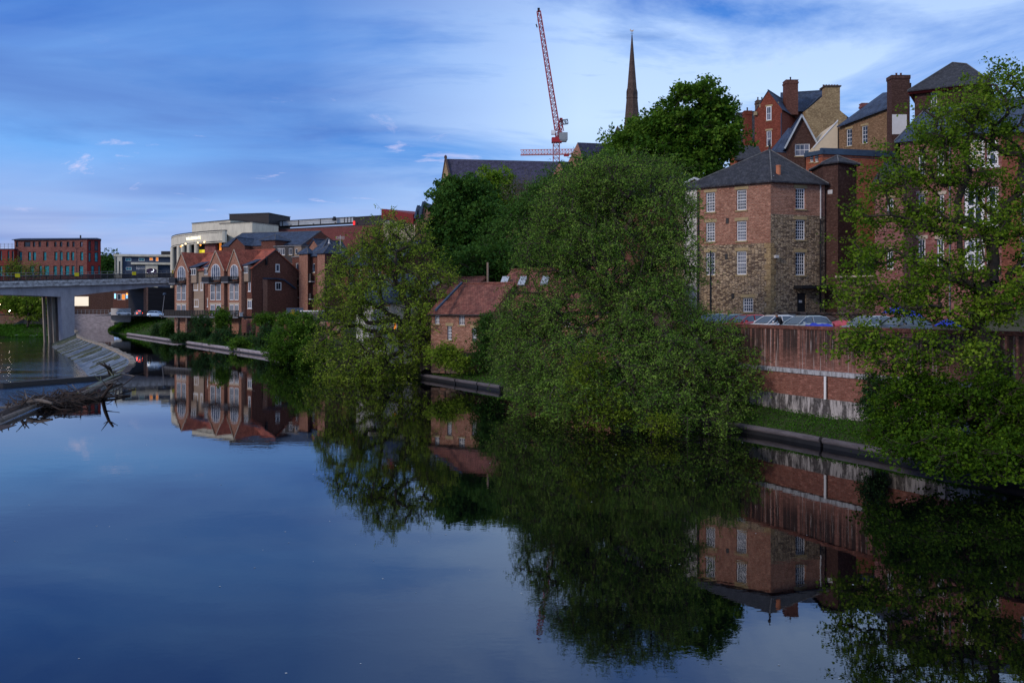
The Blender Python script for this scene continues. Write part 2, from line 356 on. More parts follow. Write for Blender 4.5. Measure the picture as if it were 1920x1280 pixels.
class Bld:
    def __init__(s, name, label, cat, pts, z0, z1, mat, group=None):
        s.pts = pts; s.z0 = z0; s.z1 = z1; s.mat = mat; s.mb = MB(); s.holes = {i: [] for i in range(len(pts))}
        cx = sum(p[0] for p in pts) / len(pts); cy = sum(p[1] for p in pts) / len(pts)
        s.root = thing(name, label, cat, (cx, cy, z0), group); s.zones = {}; s.mats = [mat]
    def face(s, i):
        a = s.pts[i]; b = s.pts[(i + 1) % len(s.pts)]; l = math.dist(a, b)
        d = ((b[0] - a[0]) / l, (b[1] - a[1]) / l); return a, b, d, (d[1], -d[0]), l
    def tz(s, i, px, py=None):
        a, b, d, n, l = s.face(i); t, q = along(a, d, px)
        return t, (Z(py, q[1]) if py is not None else q[1])
    def win(s, i, t0, z0, t1, z1, cols=3, rows=4, frame='white', glass='glass', sill='lintel', lintel='lintel', fr=.11, bar=.045, name='window', label=None, inset=.15, off=0, hole=True, arch=False, meet=True):
        a, b, d, n, l = s.face(i)
        if hole: s.holes[i].append((t0, z0, t1, z1))
        q = lambda t, z, o: (a[0] + d[0] * t + n[0] * o, a[1] + d[1] * t + n[1] * o, z)
        def bar3(mb, ta, za, tb, zb, o0, o1):
            pts = [q(ta, 0, o0)[:2], q(tb, 0, o0)[:2], q(tb, 0, o1)[:2], q(ta, 0, o1)[:2]]
            mb.prism(pts, za, zb)
        o0, o1 = (-inset - .05, -inset + .01) if hole else (.01 + off, .07 + off)
        f = MB()
        bar3(f, t0, z0, t0 + fr, z1, o0, o1); bar3(f, t1 - fr, z0, t1, z1, o0, o1)
        bar3(f, t0 + fr, z0, t1 - fr, z0 + fr, o0, o1); bar3(f, t0 + fr, z1 - fr, t1 - fr, z1, o0, o1)
        w = (t1 - t0 - 2 * fr); h = (z1 - z0 - 2 * fr)
        for k in range(1, cols):
            c = t0 + fr + w * k / cols; bar3(f, c - bar / 2, z0 + fr, c + bar / 2, z1 - fr, o0 + .01, o1 - .01)
        for k in range(1, rows):
            c = z0 + fr + h * k / rows; bb = bar * (1.7 if meet and k == rows // 2 else 1)
            bar3(f, t0 + fr, c - bb / 2, t1 - fr, c + bb / 2, o0 + .013, o1 - .007)
        if glass == 'glass' and random.random() < .18: glass = 'glassc'
        w_ = f.build(name, frame, s.root)
        if label: w_['label'] = label
        g = MB(); bar3(g, t0 + .02, z0 + .02, t1 - .02, z1 - .02, o0 + .015, o0 + .03) ; g.build('pane', glass, w_)
        if sill:
            g = MB(); bar3(g, t0 - .12, z0 - .14, t1 + .12, z0 - .003, -.05, .1); g.build('sill', sill, w_)
        if lintel:
            g = MB(); bar3(g, t0 - .2, z1 + .003, t1 + .2, z1 + .32, -.03, .035); g.build('lintel', lintel, w_)
        return w_
    def wpx(s, i, x0, y0, x1, y1, **kw):
        a, b, d, n, l = s.face(i); t0, _ = along(a, d, x0); t1, _ = along(a, d, x1)
        if t0 > t1: t0, t1 = t1, t0
        ym = a[1] + d[1] * (t0 + t1) / 2
        return s.win(i, t0, Z(y1, ym), t1, Z(y0, ym), **kw)
    def part(s, name, mb, mat, **kw): return mb.build(name, mat, s.root, **kw)
    def gable(s, i, h, mi=0):
        a, b, d, n, l = s.face(i)
        s.mb.poly([(*a, s.z1), (*b, s.z1), ((a[0] + b[0]) / 2, (a[1] + b[1]) / 2, s.z1 + h)], mi)
    def gable_roof(s, ax, h, mat, oh=.35, th=.18, verge=.25, coping=None):
        """rectangular footprint; ridge parallel to face ax"""
        A, B, C, D = [s.pts[(ax + k) % 4] for k in range(4)]
        a, b, d, n, l = s.face(ax); w = math.dist(B, C)
        s.gable((ax + 1) % 4, h); s.gable((ax + 3) % 4, h)
        r = MB(); k = h / (w / 2)
        q = lambda p, e, o, z: (p[0] + d[0] * e + n[0] * o, p[1] + d[1] * e + n[1] * o, z)
        m0 = ((A[0] + D[0]) / 2, (A[1] + D[1]) / 2); m1 = ((B[0] + C[0]) / 2, (B[1] + C[1]) / 2)
        zt = s.z1 + h + .2; ze = s.z1 - k * oh + .2
        r.slab([q(A, -verge, oh, ze), q(B, verge, oh, ze), q(m1, verge, 0, zt), q(m0, -verge, 0, zt)], th)
        r.slab([q(C, verge, -oh, ze), q(D, -verge, -oh, ze), q(m0, -verge, 0, zt), q(m1, verge, 0, zt)], th)
        ro = s.part('roof', r, mat)
        c = MB(); c.tube(q(m0, -verge, 0, zt + .03), q(m1, verge, 0, zt + .03), .12, n=6); c.build('ridge_tiles', coping or mat, ro)
        g = MB()
        g.tube(q(A, -verge, oh + .06, ze - .12), q(B, verge, oh + .06, ze - .12), .07); g.build('gutter', 'metal', ro)
        return ro
    def hip_roof(s, apexes, mat, oh=.4, zoff=0, th=.15, ridge='ridge'):
        """apexes: 1 or 2 points (x,y,z); if 2, edges map to nearest"""
        n_ = len(s.pts); cx = sum(p[0] for p in s.pts) / n_; cy = sum(p[1] for p in s.pts) / n_
        out = []
        for p in s.pts:
            l = math.dist(p, (cx, cy)); f = (l + oh * 1.3) / l; out.append((cx + (p[0] - cx) * f, cy + (p[1] - cy) * f, s.z1 + zoff))
        r = MB()
        near = lambda p: min(apexes, key=lambda a: math.dist(a[:2], p[:2]))
        hips = []
        for i in range(n_):
            a, b = out[i], out[(i + 1) % n_]; na, nb = near(a), near(b)
            pts = [a, b, nb] + ([na] if na != nb else [])
            r.slab(pts, th); hips.append((a, na))
        if len(apexes) > 1: hips.append(apexes)
        ro = s.part('roof', r, mat)
        c = MB()
        for a, b in hips: c.tube((a[0], a[1], a[2] + .03), (b[0], b[1], b[2] + .03), .07, n=5)
        c.build('ridge_tiles', ridge, ro)
        return ro
    def flat_roof(s, mat='metalg', par=.4, capm=None):
        r = MB(); r.prism(s.pts, s.z1 - .35, s.z1 - .2)
        ro = s.part('roof', r, mat)
        c = MB()
        for i in range(len(s.pts)):
            a, b, d, n, l = s.face(i); m = ((a[0] + b[0]) / 2, (a[1] + b[1]) / 2, s.z1 + .002)
            c.box(m, d, None, (l + .3, .35, .18))
        c.build('coping', capm or mat, ro); return ro
    def chimney(s, px0, px1, ytop, ybot, d, mat='brickd', pots=2, depth=1.2, potm='terra', cap=True, label=None):
        x0, x1 = X(px0, d), X(px1, d); zt, zb = Z(ytop, d), Z(ybot, d)
        m = MB(); m.abox(x0, d, zb, x1, d + depth, zt)
        if cap: m.abox(x0 - .1, d - .1, zt - .55, x1 + .1, d + depth + .1, zt - .25); m.abox(x0 - .06, d - .06, zt + .002, x1 + .06, d + depth + .06, zt + .15)
        c = s.part('chimney', m, mat)
        if label: c['label'] = label
        for k in range(pots):
            g = MB(); cx = x0 + (x1 - x0) * (k + .5) / pots
            g.lathe((cx, d + depth / 2, zt + .15), [(.17, 0), (.14, .1), (.13, .6), (.17, .65), (.15, .72)], 10); g.build('chimney_pot', potm, c)
        return c
    def drain(s, i, px, ytop, ybot, mat='metal'):
        a, b, d, n, l = s.face(i); t, q = along(a, d, px); x, y = q[0] + n[0] * .12, q[1] + n[1] * .12
        m = MB(); m.tube((x, y, Z(ybot, y)), (x, y, Z(ytop, y)), .07); s.part('drainpipe', m, mat)
    def finish(s, zones=None, skip=()):
        for i in range(len(s.pts)):
            if i in skip: continue
            a, b, d, n, l = s.face(i)
            zl = (zones or {}).get(i, [(s.z0, s.z1, 0)])
            for (za, zb, mi) in zl: wallgrid(s.mb, a, d, n, l, za, zb, s.holes[i], mi=mi)
        s.part('wall', s.mb, s.mats)
# ------------------------------------------------------------------ camera, light, sky
cam = bpy.data.cameras.new('camera'); co = bpy.data.objects.new('camera', cam); COL.objects.link(co)
co.location = (0, 0, CH); co.rotation_euler = (radians(90), 0, 0)
cam.sensor_width = 36; cam.lens = F / 1920 * 36; cam.shift_y = -(640 - YH) / 1920; cam.clip_end = 8000; cam.clip_start = .5
scene.camera = co
scene.view_settings.view_transform = 'Standard'; scene.view_settings.look = 'None'; scene.view_settings.exposure = .35
SUN_EL, SUN_AZ = radians(24), radians(232)      # low light from behind the left shoulder
sl = bpy.data.lights.new('sun', 'SUN'); sl.energy = 1.35; sl.angle = radians(14); sl.color = (1, .86, .74)
so = bpy.data.objects.new('sun', sl); COL.objects.link(so)
so.rotation_euler = (radians(90) - SUN_EL, 0, pi - SUN_AZ)
w = bpy.data.worlds.new('World'); scene.world = w; w.use_nodes = True
nt = w.node_tree; bg = nt.nodes['Background']
sky = N(nt, 'ShaderNodeTexSky'); sky.sky_type = 'NISHITA'; sky.sun_disc = False
sky.sun_elevation = SUN_EL; sky.sun_rotation = SUN_AZ; sky.air_density = 1.6; sky.dust_density = 2
tc = N(nt, 'ShaderNodeTexCoord'); sp = N(nt, 'ShaderNodeSeparateXYZ'); L(nt, tc.outputs['Generated'], sp.inputs[0])
def mth(op, a, b=None, clamp=False):
    n = N(nt, 'ShaderNodeMath', operation=op); n.use_clamp = clamp
    for i, v in enumerate((a, b)):
        if v is None: continue
        if hasattr(v, 'is_output'): L(nt, v, n.inputs[i])
        else: n.inputs[i].default_value = v
    return n.outputs[0]
z = sp.outputs[2]; x = sp.outputs[0]
base = ramp(nt, z, [(0.0, (.37, .42, .64)), (.086, (.29, .385, .67)), (.16, (.115, .325, .74)), (.25, (.050, .200, .63)), (.33, (.032, .150, .54)), (.46, (.024, .110, .46)), (.62, (.40, .46, .54)), (1, (.62, .64, .68))])
# cloud sheet seen in perspective: divide by elevation
zz = mth('ADD', mth('MAXIMUM', z, 0), .09)
cx_ = mth('DIVIDE', x, zz); cy_ = mth('DIVIDE', sp.outputs[1], zz)
cv = N(nt, 'ShaderNodeCombineXYZ'); L(nt, cx_, cv.inputs[0]); L(nt, cy_, cv.inputs[1])
def cl(scale, sx, sy, off, det=7, rough=.62, rot=0.0, dist=0.0):
    mp = N(nt, 'ShaderNodeMapping'); L(nt, cv.outputs[0], mp.inputs['Vector']); mp.inputs['Scale'].default_value = (sx, sy, 1)
    mp.inputs['Location'].default_value = off; mp.inputs['Rotation'].default_value = (0, 0, rot)
    n_ = N(nt, 'ShaderNodeTexNoise'); n_.inputs['Scale'].default_value = scale; n_.inputs['Detail'].default_value = det
    n_.inputs['Roughness'].default_value = rough; n_.inputs['Distortion'].default_value = dist
    L(nt, mp.outputs[0], n_.inputs['Vector']); return n_.outputs['Fac']
right = ramp(nt, mth('ADD', mth('MULTIPLY', x, 1.0), .5), [(.28, G3(0)), (.58, G3(1))])       # brighter towards the right
low = ramp(nt, z, [(0, G3(0)), (.16, G3(.25)), (.27, G3(1)), (.5, G3(1)), (.6, G3(0))])
# broad dark bands
d1 = ramp(nt, cl(.62, .5, .95, (3.1, 1.4, 0), 4, .5, .2, .3), [(.43, G3(0)), (.56, G3(1))])
dk = mth('MULTIPLY', d1, mth('SUBTRACT', .95, mth('MULTIPLY', right, .92)), True)
zw = mth('ADD', z, mth('MULTIPLY', mth('SUBTRACT', cl(1.3, .55, .8, (6.1, 3.3, 0), 6, .58, .1, .6), .5), .11))
bandm = ramp(nt, zw, [(.165, G3(0)), (.20, G3(.9)), (.255, G3(.75)), (.275, G3(.15)), (.30, G3(.35)), (.36, G3(.8)), (.45, G3(.5))])
dk = mth('MAXIMUM', mth('MULTIPLY', dk, .55), mth('MULTIPLY', bandm, mth('SUBTRACT', 1.0, mth('MULTIPLY', right, .9))), True)
col = mixc(nt, mth('MULTIPLY', dk, .95), base, (.024, .100, .42))
# soft mid bands
d2 = ramp(nt, cl(1.5, .5, 1.0, (9.3, 4.2, 0), 5, .52, .15, .5), [(.40, G3(0)), (.68, G3(1))])
col = mixc(nt, mth('MULTIPLY', d2, .40), col, (.15, .37, .77))
# pale cloud cover on the right and over the horizon
p1 = ramp(nt, cl(1.4, .7, .8, (1.7, 7.7, 0), 9, .6, .1, .5), [(.30, G3(0)), (.52, G3(1))])
pale = mth('MULTIPLY', p1, mth('ADD', mth('MULTIPLY', right, .92), .10), True)
up = ramp(nt, z, [(0, G3(.6)), (.2, G3(1)), (.42, G3(.5)), (.55, G3(0))])
col = mixc(nt, mth('MULTIPLY', pale, up), col, (.47, .63, .90))
# small bright pinkish puffs
p2 = ramp(nt, cl(2.8, .8, .7, (5.5, 2.2, 0), 8, .66, 0, .6), [(.60, G3(0)), (.70, G3(1))])
pz = ramp(nt, z, [(.07, G3(0)), (.13, G3(1)), (.2, G3(.5)), (.28, G3(0))])
col = mixc(nt, mth('MULTIPLY', mth('MULTIPLY', p2, pz), .7), col, (.62, .58, .80))
# dark scraps in front of the pale part
p3 = ramp(nt, cl(2.2, .5, 1.1, (2.6, 8.1, 0), 8, .6, .05, .3), [(.56, G3(0)), (.68, G3(1))])
col = mixc(nt, mth('MULTIPLY', mth('MULTIPLY', p3, right), mth('MULTIPLY', low, .65)), col, (.12, .24, .55))
skym = mixc(nt, 1.0, sky.outputs[0], G3(.1), 'MULTIPLY')
col = mixc(nt, .04, col, skym)
fin = mixc(nt, 1.0, col, G3(10.0), 'MULTIPLY')
L(nt, fin, bg.inputs['Color']); bg.inputs['Strength'].default_value = .1

# ------------------------------------------------------------------ terrain
KERB = [(52, -20), (29, 27), (19.2, 47), (15.9, 53.8), (-1.5, 83.7), (-8.9, 96), (-40.5, 143), (-104, 240), (-113, 254), (-122, 268), (-128, 280), (-150, 330), (-196, 402)]
NV = (.842, .539)
def kerb_at(y):
    for a, b in zip(KERB, KERB[1:]):
        if a[1] <= y <= b[1]:
            t = (y - a[1]) / (b[1] - a[1]); return a[0] + (b[0] - a[0]) * t
    return KERB[0][0] if y < KERB[0][1] else KERB[-1][0]
def lerp_prof(w, pr):
    if w <= pr[0][0]: return pr[0][1]
    for a, b in zip(pr, pr[1:]):
        if w <= b[0]: return a[1] + (b[1] - a[1]) * (w - a[0]) / (b[0] - a[0])
    return pr[-1][1]
PN = [(-1.5, -2.5), (.1, -.5), (.35, .45), (2, .9), (4.2, 1.5), (4.8, 1.6), (5.4, 5.7), (18, 5.7), (20, 5.7), (31, 5.8), (36, 8), (60, 13), (120, 20), (400, 20)]
PM = [(-1.5, -2.5), (.1, -.5), (.35, .45), (3, 1.1), (8, 1.8), (20, 5), (40, 12), (80, 20), (120, 22), (400, 22)]
PF = [(-1.5, -2.5), (.1, -.5), (.35, .4), (3, .8), (7, 1.6), (9, 2.0), (9.6, 5.2), (40, 5.2), (80, 12), (400, 14)]
PX = [(-1.5, -2.5), (.1, -.5), (.35, .1), (3, 1.4), (8, 4.0), (12, 5.0), (400, 5)]
def hterr(ky, w):
    if ky < 70: return lerp_prof(w, PN)
    if ky < 76: t = (ky - 70) / 6; return lerp_prof(w, PN) * (1 - t) + lerp_prof(w, PM) * t
    if ky < 132: return lerp_prof(w, PM)
    if ky < 142: t = (ky - 132) / 10; return lerp_prof(w, PM) * (1 - t) + lerp_prof(w, PF) * t
    if ky < 232: return lerp_prof(w, PF)
    if ky < 240: t = (ky - 232) / 8; return lerp_prof(w, PF) * (1 - t) + lerp_prof(w, PX) * t
    return lerp_prof(w, PX)
mb = MB(); WS = [-1.5, .1, .35, 1, 2, 3, 4.2, 4.8, 5.4, 7, 8, 9, 9.6, 12, 18, 20, 25, 30, 40, 60, 80, 120, 200, 400]
kys = list(np.arange(-20, 402, 3.0)) + [402]
rows = []
for ky in kys:
    kx = kerb_at(ky)
    for w_ in WS:
        j = (random.random() - .5) * .15 if w_ > 1 else 0
        mb.v.append((kx + NV[0] * w_, ky + NV[1] * w_, hterr(ky, w_) + j))
n_ = len(WS)
for i in range(len(kys) - 1):
    for k in range(n_ - 1):
        mb.f.append((i * n_ + k, i * n_ + k + 1, (i + 1) * n_ + k + 1, (i + 1) * n_ + k)); mb.m.append(1 if k < 6 or kys[i] > 132 and k < 12 or kys[i] > 238 and k < 14 else 0)
tag(mb.build('river_bank', ['ground', 'grassb'], loc=(0, 0, 0)), kind='structure')
mb = MB(); 
gx = np.linspace(-3500, 3500, 50); gy = [402, 440, 500, 600, 800, 1200, 2000, 3500, 6000]
for yy in gy:
    for xx in gx: mb.v.append((xx, yy, 4.6 + (0 if yy < 700 else min(60, (yy - 700) * .02)) + 3 * sin(xx * .003 + yy * .002) * (yy > 700)))
for i in range(len(gy) - 1):
    for k in range(49): mb.f.append((i * 50 + k, i * 50 + k + 1, (i + 1) * 50 + k + 1, (i + 1) * 50 + k)); mb.m.append(0)
tag(mb.build('ground', 'ground', loc=(0, 0, 0)), kind='structure')
# left bank beyond the weir pool
mb = MB(); sh = [(-320, 288), (-240, 292), (-190, 296), (-171, 297), (-163, 300), (-155, 304), (-157, 330), (-200, 402)]
offs = [(0, -3.2), (1.5, -2.2), (6, -.9), (14, .8), (20, 1.2)]
for (x0, y0) in sh[:7]:
    for (o, h) in offs: mb.v.append((x0 - o * .15, y0 + o, h))
for i in range(6):
    for k in range(4): mb.f.append((i * 5 + k, (i + 1) * 5 + k, (i + 1) * 5 + k + 1, i * 5 + k + 1)); mb.m.append(0)
tag(mb.build('left_bank', 'grassb', loc=(0, 0, 0)), kind='structure')
mb = MB(); mb.prism([(-900, 336), (-168, 322), (-206, 402), (-900, 402)], -3, 4.2); tag(mb.build('riverside_path', 'paving', loc=(0, 0, 0)), kind='structure')

# ------------------------------------------------------------------ water and weir
def m_water(name, body, bumpd, scale, rough, ior=1.45, stretch=(1, 1, 1), foam=None):
    m, nt, b = new_mat(name)
    b.inputs['Base Color'].default_value = (*body, 1); b.inputs['Roughness'].default_value = rough
    b.inputs['IOR'].default_value = ior; b.inputs['Specular IOR Level'].default_value = .5
    n1 = noise(nt, geo(nt, stretch), scale, 3, .5); n2 = noise(nt, geo(nt, tuple(s * 5.2 for s in stretch)), scale, 2, .5)
    n0 = noise(nt, geo(nt, (.05, .08, 1)), 1, 3, .5)
    pm = ramp(nt, n0, [(.40, G3(.25)), (.62, G3(1))])
    ad = N(nt, 'ShaderNodeMath', operation='MULTIPLY_ADD'); L(nt, n2, ad.inputs[0]); ad.inputs[1].default_value = .22; L(nt, n1, ad.inputs[2])
    mu = N(nt, 'ShaderNodeMath', operation='MULTIPLY'); L(nt, ad.outputs[0], mu.inputs[0]); L(nt, pm, mu.inputs[1])
    bp = N(nt, 'ShaderNodeBump'); bp.inputs['Strength'].default_value = 1; bp.inputs['Distance'].default_value = bumpd
    L(nt, mu.outputs[0], bp.inputs['Height']); L(nt, bp.outputs[0], b.inputs['Normal'])
    if foam:
        f = noise(nt, geo(nt, foam[0]), foam[1], 5, .75)
        c = mixc(nt, ramp(nt, f, [(foam[2], G3(0)), (foam[2] + .06, G3(.8))]), body, (.5, .55, .6))
        L(nt, c, b.inputs['Base Color'])
        L(nt, ramp(nt, f, [(foam[2], G3(rough)), (foam[2] + .06, G3(.6))]), b.inputs['Roughness'])
    return m
M['water'] = m_water('calm_river_water', (.0004, .0008, .002), .0032, .8, .006, 2.0, (1, 1.5, 1))
M['waterl'] = m_water('rippled_pool_water', (.002, .006, .012), .05, 1.0, .03, 1.6, (1, 2.2, 1))
CREST = [(-22, -30), (-28, 30), (-34.5, 60), (-41, 85), (-47, 108), (-53, 124), (-58.7, 136.5), (-70, 157), (-83, 180), (-97, 203), (-111.5, 228), (-120, 245), (-135, 275), (-170, 335), (-210, 402)]
FOOT = [(x_ - .85 * (6.3 if y_ > 120 else 3.5), y_ - .5 * (6.3 if y_ > 120 else 3.5)) for x_, y_ in CREST]
bank = [(52 + 3, -20), *[(p[0] + NV[0] * 1, p[1] + NV[1] * 1) for p in KERB[1:]]]
def strip_water(name, A, B, z, mat):
    mb = MB(); nA = 60
    def res(pl):
        ds = [0]
        for a, b in zip(pl, pl[1:]): ds.append(ds[-1] + math.dist(a, b))
        return ds
    def at(pl, y):
        for a, b in zip(pl, pl[1:]):
            if a[1] <= y <= b[1]: t = (y - a[1]) / (b[1] - a[1]); return (a[0] + (b[0] - a[0]) * t, y)
        return pl[0] if y < pl[0][1] else pl[-1]
    ys = sorted({-20, 402, *[p[1] for p in A if -20 < p[1] < 402], *[p[1] for p in B if -20 < p[1] < 402]})
    for y in ys:
        a, b = at(A, y), at(B, y); mb.v += [(a[0], y, z), (b[0], y, z)]
    for i in range(len(ys) - 1): mb.f.append((2 * i, 2 * i + 1, 2 * i + 3, 2 * i + 2)); mb.m.append(0)
    return tag(mb.build(name, mat, loc=(0, 0, 0)), kind='structure')
strip_water('river_water', CREST, bank, 0.0, 'water')
mb = MB(); mb.prism([(55, -20), (-25, -20), (-25, -160), (160, -160)], -1, 0); tag(mb.build('river_water', 'water', loc=(0, 0, 0)), kind='structure')
mb = MB(); mb.poly([(-420, -60, -2.5)] + [(x_ - 1.2, y_ - .6, -2.5) for x_, y_ in CREST[:-1]] + [(-178, 345, -2.5), (-420, 345, -2.5)])
tag(mb.build('weir_pool_water', 'waterl', loc=(0, 0, 0)), kind='structure')
# fish pass pool with its low wall
FW = [(-96, 90), (-75, 97.5), (-59, 102.7), (-51.2, 116.5)]
mb = MB(); mb.poly([(*q, -1.5) for q in FW] + [(-48.5, 110, -1.5), (-42.5, 85, -1.5), (-36, 60, -1.5), (-29, 30, -1.5), (-60, 20, -1.5), (-96, 60, -1.5)])
tag(mb.build('fish_pass_water', m_water('fish_pass_water', (.004, .010, .022), .30, 1.3, .05, 1.5, (1, 1.7, 1)), loc=(0, 0, 0)), kind='structure')
mb = MB()
for a, b in zip(FW, FW[1:]):
    l = math.dist(a, b); mb.box(((a[0] + b[0]) / 2, (a[1] + b[1]) / 2, -3), ((b[0] - a[0]) / l, (b[1] - a[1]) / l), None, None and 0 or (l + .3, .7, 2.05))
tag(mb.build('fish_pass_wall', 'timber'), 'low dark wall edging the rippled pool at the left of the weir', 'wall')
# weir: stepped spillway with ribs, coping and running water
wr = thing('weir', 'curved mossy weir with sloping timber-ribbed spillway below the bridge', 'weir', (-80, 180, -2.5))
mb = MB(); rb = MB(); seg = 26
def rs(pl, y):
    for a, b in zip(pl, pl[1:]):
        if a[1] <= y <= b[1]: t = (y - a[1]) / (b[1] - a[1]); return (a[0] + (b[0] - a[0]) * t, y)
Cn, Fn = [], []
for i in range(3, len(CREST) - 2):
    for k in range(10):
        t = k / 10; c = [CREST[i][j] * (1 - t) + CREST[i + 1][j] * t for j in (0, 1)]; f = [FOOT[i][j] * (1 - t) + FOOT[i + 1][j] * t for j in (0, 1)]
        Cn.append(c); Fn.append(f)
st = 7
for i, (c, f) in enumerate(zip(Cn, Fn)):
    for k in range(st + 1):
        t = k / st; mb.v.append((c[0] + (f[0] - c[0]) * t, c[1] + (f[1] - c[1]) * t, .02 - 2.62 * (t ** .8) + random.uniform(-.05, .05)))
for i in range(len(Cn) - 1):
    for k in range(st):
        a = i * (st + 1) + k; mb.f.append((a, a + 1, a + st + 2, a + st + 1)); mb.m.append(0)
sm, nt, sb = new_mat('running_water_on_spillway')
g_ = N(nt, 'ShaderNodeNewGeometry'); mp_ = N(nt, 'ShaderNodeMapping'); mp_.inputs['Rotation'].default_value = (0, 0, radians(-30.5)); L(nt, g_.outputs['Position'], mp_.inputs['Vector'])
mq_ = N(nt, 'ShaderNodeMapping'); mq_.inputs['Scale'].default_value = (.16, 1.3, .2); L(nt, mp_.outputs[0], mq_.inputs['Vector'])
f1_ = noise(nt, mq_.outputs[0], 1.0, 6, .75); f2_ = noise(nt, mq_.outputs[0], 2.3, 5, .7)
c_ = mixc(nt, ramp(nt, f1_, [(.46, G3(0)), (.56, G3(1))]), (.006, .008, .014), (.13, .13, .05))
c_ = mixc(nt, ramp(nt, f2_, [(.52, G3(0)), (.60, G3(.9))]), c_, (.50, .54, .64))
L(nt, c_, sb.inputs['Base Color']); sb.inputs['Roughness'].default_value = .3; sb.inputs['Specular IOR Level'].default_value = .5
bp_ = N(nt, 'ShaderNodeBump'); bp_.inputs['Distance'].default_value = .2; L(nt, f1_, bp_.inputs['Height']); L(nt, bp_.outputs[0], sb.inputs['Normal'])
mb.build('spillway', sm, wr)
for i, (c, f) in enumerate(zip(Cn, Fn)):
    if c[1] < 112 or c[1] > 262: continue
    if random.random() < .6:
        t0 = random.uniform(0, .15); t1 = random.choice([1.0, 1.0, .6, .8]) if c[1] > 165 else random.uniform(.2, 1)
        q = lambda t: (c[0] + (f[0] - c[0]) * t, c[1] + (f[1] - c[1]) * t, .10 - 2.6 * t ** .8)
        pts = [q(t0 + (t1 - t0) * j / 5) for j in range(6)]
        r_ = random.uniform(.12, .30)
        rb = MB(); rb.path(pts, r_ * random.choice([.25, .35, .5]), 5); rb.build('timber_rib', 'weir', wr)
cp = MB()
for a, b in zip(Cn, Cn[1:]):
    if a[1] > 119:
        l = math.dist(a, b); cp.box(((a[0] + b[0]) / 2, (a[1] + b[1]) / 2, -.6), ((b[0] - a[0]) / l, (b[1] - a[1]) / l), None, (l + .02, .7, random.uniform(.72, .95)))
cp.build('coping', 'coltan', wr)
wl = MB()
for a, b in zip(Cn, Cn[1:]):
    if a[1] <= 119:
        l = math.dist(a, b); wl.box(((a[0] + b[0]) / 2, (a[1] + b[1]) / 2, -2.6), ((b[0] - a[0]) / l, (b[1] - a[1]) / l), None, (l + .05, .8, 2.63))
wl.box((-27, 15, -2.6), (-.15, .988), None, (90, 1, 2.62))
wl.build('crest_beam', 'driftd', wr)
# driftwood
rng = random.Random(3)
def log(label, pts, r, mat='drift', stubs=4):
    mb = MB(); n = len(pts); rr = [r * (1 - .55 * i / (n - 1)) for i in range(n)]
    mb.path(pts, rr, 8)
    for _ in range(stubs):
        i = rng.randrange(n - 1); a = pts[i]; mb.tube(a, (a[0] + rng.uniform(-1.3, 1.3), a[1] + rng.uniform(-1, 1), a[2] + rng.uniform(.2, .9)), r * .35, r * .1, 5)
    return tag(mb.build('driftwood_log', mat), label, 'log', 'driftwood logs stranded on the weir')
def lp(l):   # (px, py, z) -> point
    out = []
    for px, py, z_ in l:
        d = (CH - z_) * F / (py - YH); out.append((X(px, d), d, z_))
    return out
log('longest pale driftwood log running from the left edge below the branch pile', lp([(-60, 806, .1), (0, 789, .15), (40, 772, .2), (95, 748, .35)]), .28)
log('dark forked driftwood log at the left edge above the longest log', lp([(-20, 790, .1), (12, 772, .3), (38, 762, .45), (62, 752, .4)]), .3, 'driftd', 6)
log('thin straight driftwood log lying level at the left edge beside the branch pile', lp([(-30, 766, .3), (20, 763, .35), (60, 757, .4)]), .14)
log('pale driftwood trunk bridging the branch pile and the weir corner', lp([(152, 741, .2), (190, 722, .35), (228, 706, .4)]), .26)
log('short grey driftwood log caught across the branch pile', lp([(52, 752, .7), (75, 750, .8), (98, 756, .6)]), .2)
log('thin pale driftwood spar lying flat on the weir corner', lp([(205, 697, .6), (230, 701, .7), (252, 705, .75)]), .11, 'drift', 1)
log('slim driftwood spar slanting down to the water right of the weir corner', lp([(252, 705, .7), (232, 721, .4), (208, 739, .1)]), .09, 'driftd', 2)
log('mossy driftwood bough lying along the inner side of the weir corner', lp([(166, 730, .3), (190, 717, .5), (212, 706, .6), (232, 700, .6)]), .24, 'weir', 5)
log('upright dead stump sticking up at the weir corner', lp([(208, 700, .2), (204, 690, 1.3), (195, 684, 1.9)]), .3, 'driftd', 7)
log('dark branching driftwood snag standing in the water below the weir corner', lp([(190, 748, -.2), (197, 738, .7), (204, 728, 1.3), (212, 720, 1.7)]), .18, 'driftd', 6)
log('low dark driftwood branch floating right of the pile', lp([(160, 750, .05), (185, 746, .15), (215, 743, .12), (244, 741, .05)]), .16, 'driftd', 9)
mb = MB()
for _ in range(420):
    px = rng.gauss(100, 36); u = abs(px - 100) / 85
    if u > 1: continue
    py = 757 - (px - 60) * .13 + rng.gauss(0, 4); z0 = rng.uniform(0, .5) * (1 - u * u)
    a = lp([(px, py, z0)])[0]; an = rng.uniform(0, 2 * pi); l = rng.uniform(.6, 2.4); up = rng.gauss(.12, .30)
    m_ = (a[0] + cos(an) * l * .5, a[1] + sin(an) * l * .5, max(.02, a[2] + up * l * .5)); b = (m_[0] + cos(an + .5) * l * .5, m_[1] + sin(an + .5) * l * .5, max(0, m_[2] + rng.uniform(-.4, .5)))
    r = rng.uniform(.02, .075); mb.path([a, m_, b], [r, r * .8, r * .4], 4)
tag(mb.build('branch_pile', 'driftd'), 'tangled brown heap of branches and twigs stranded on the weir crest', 'branch pile')

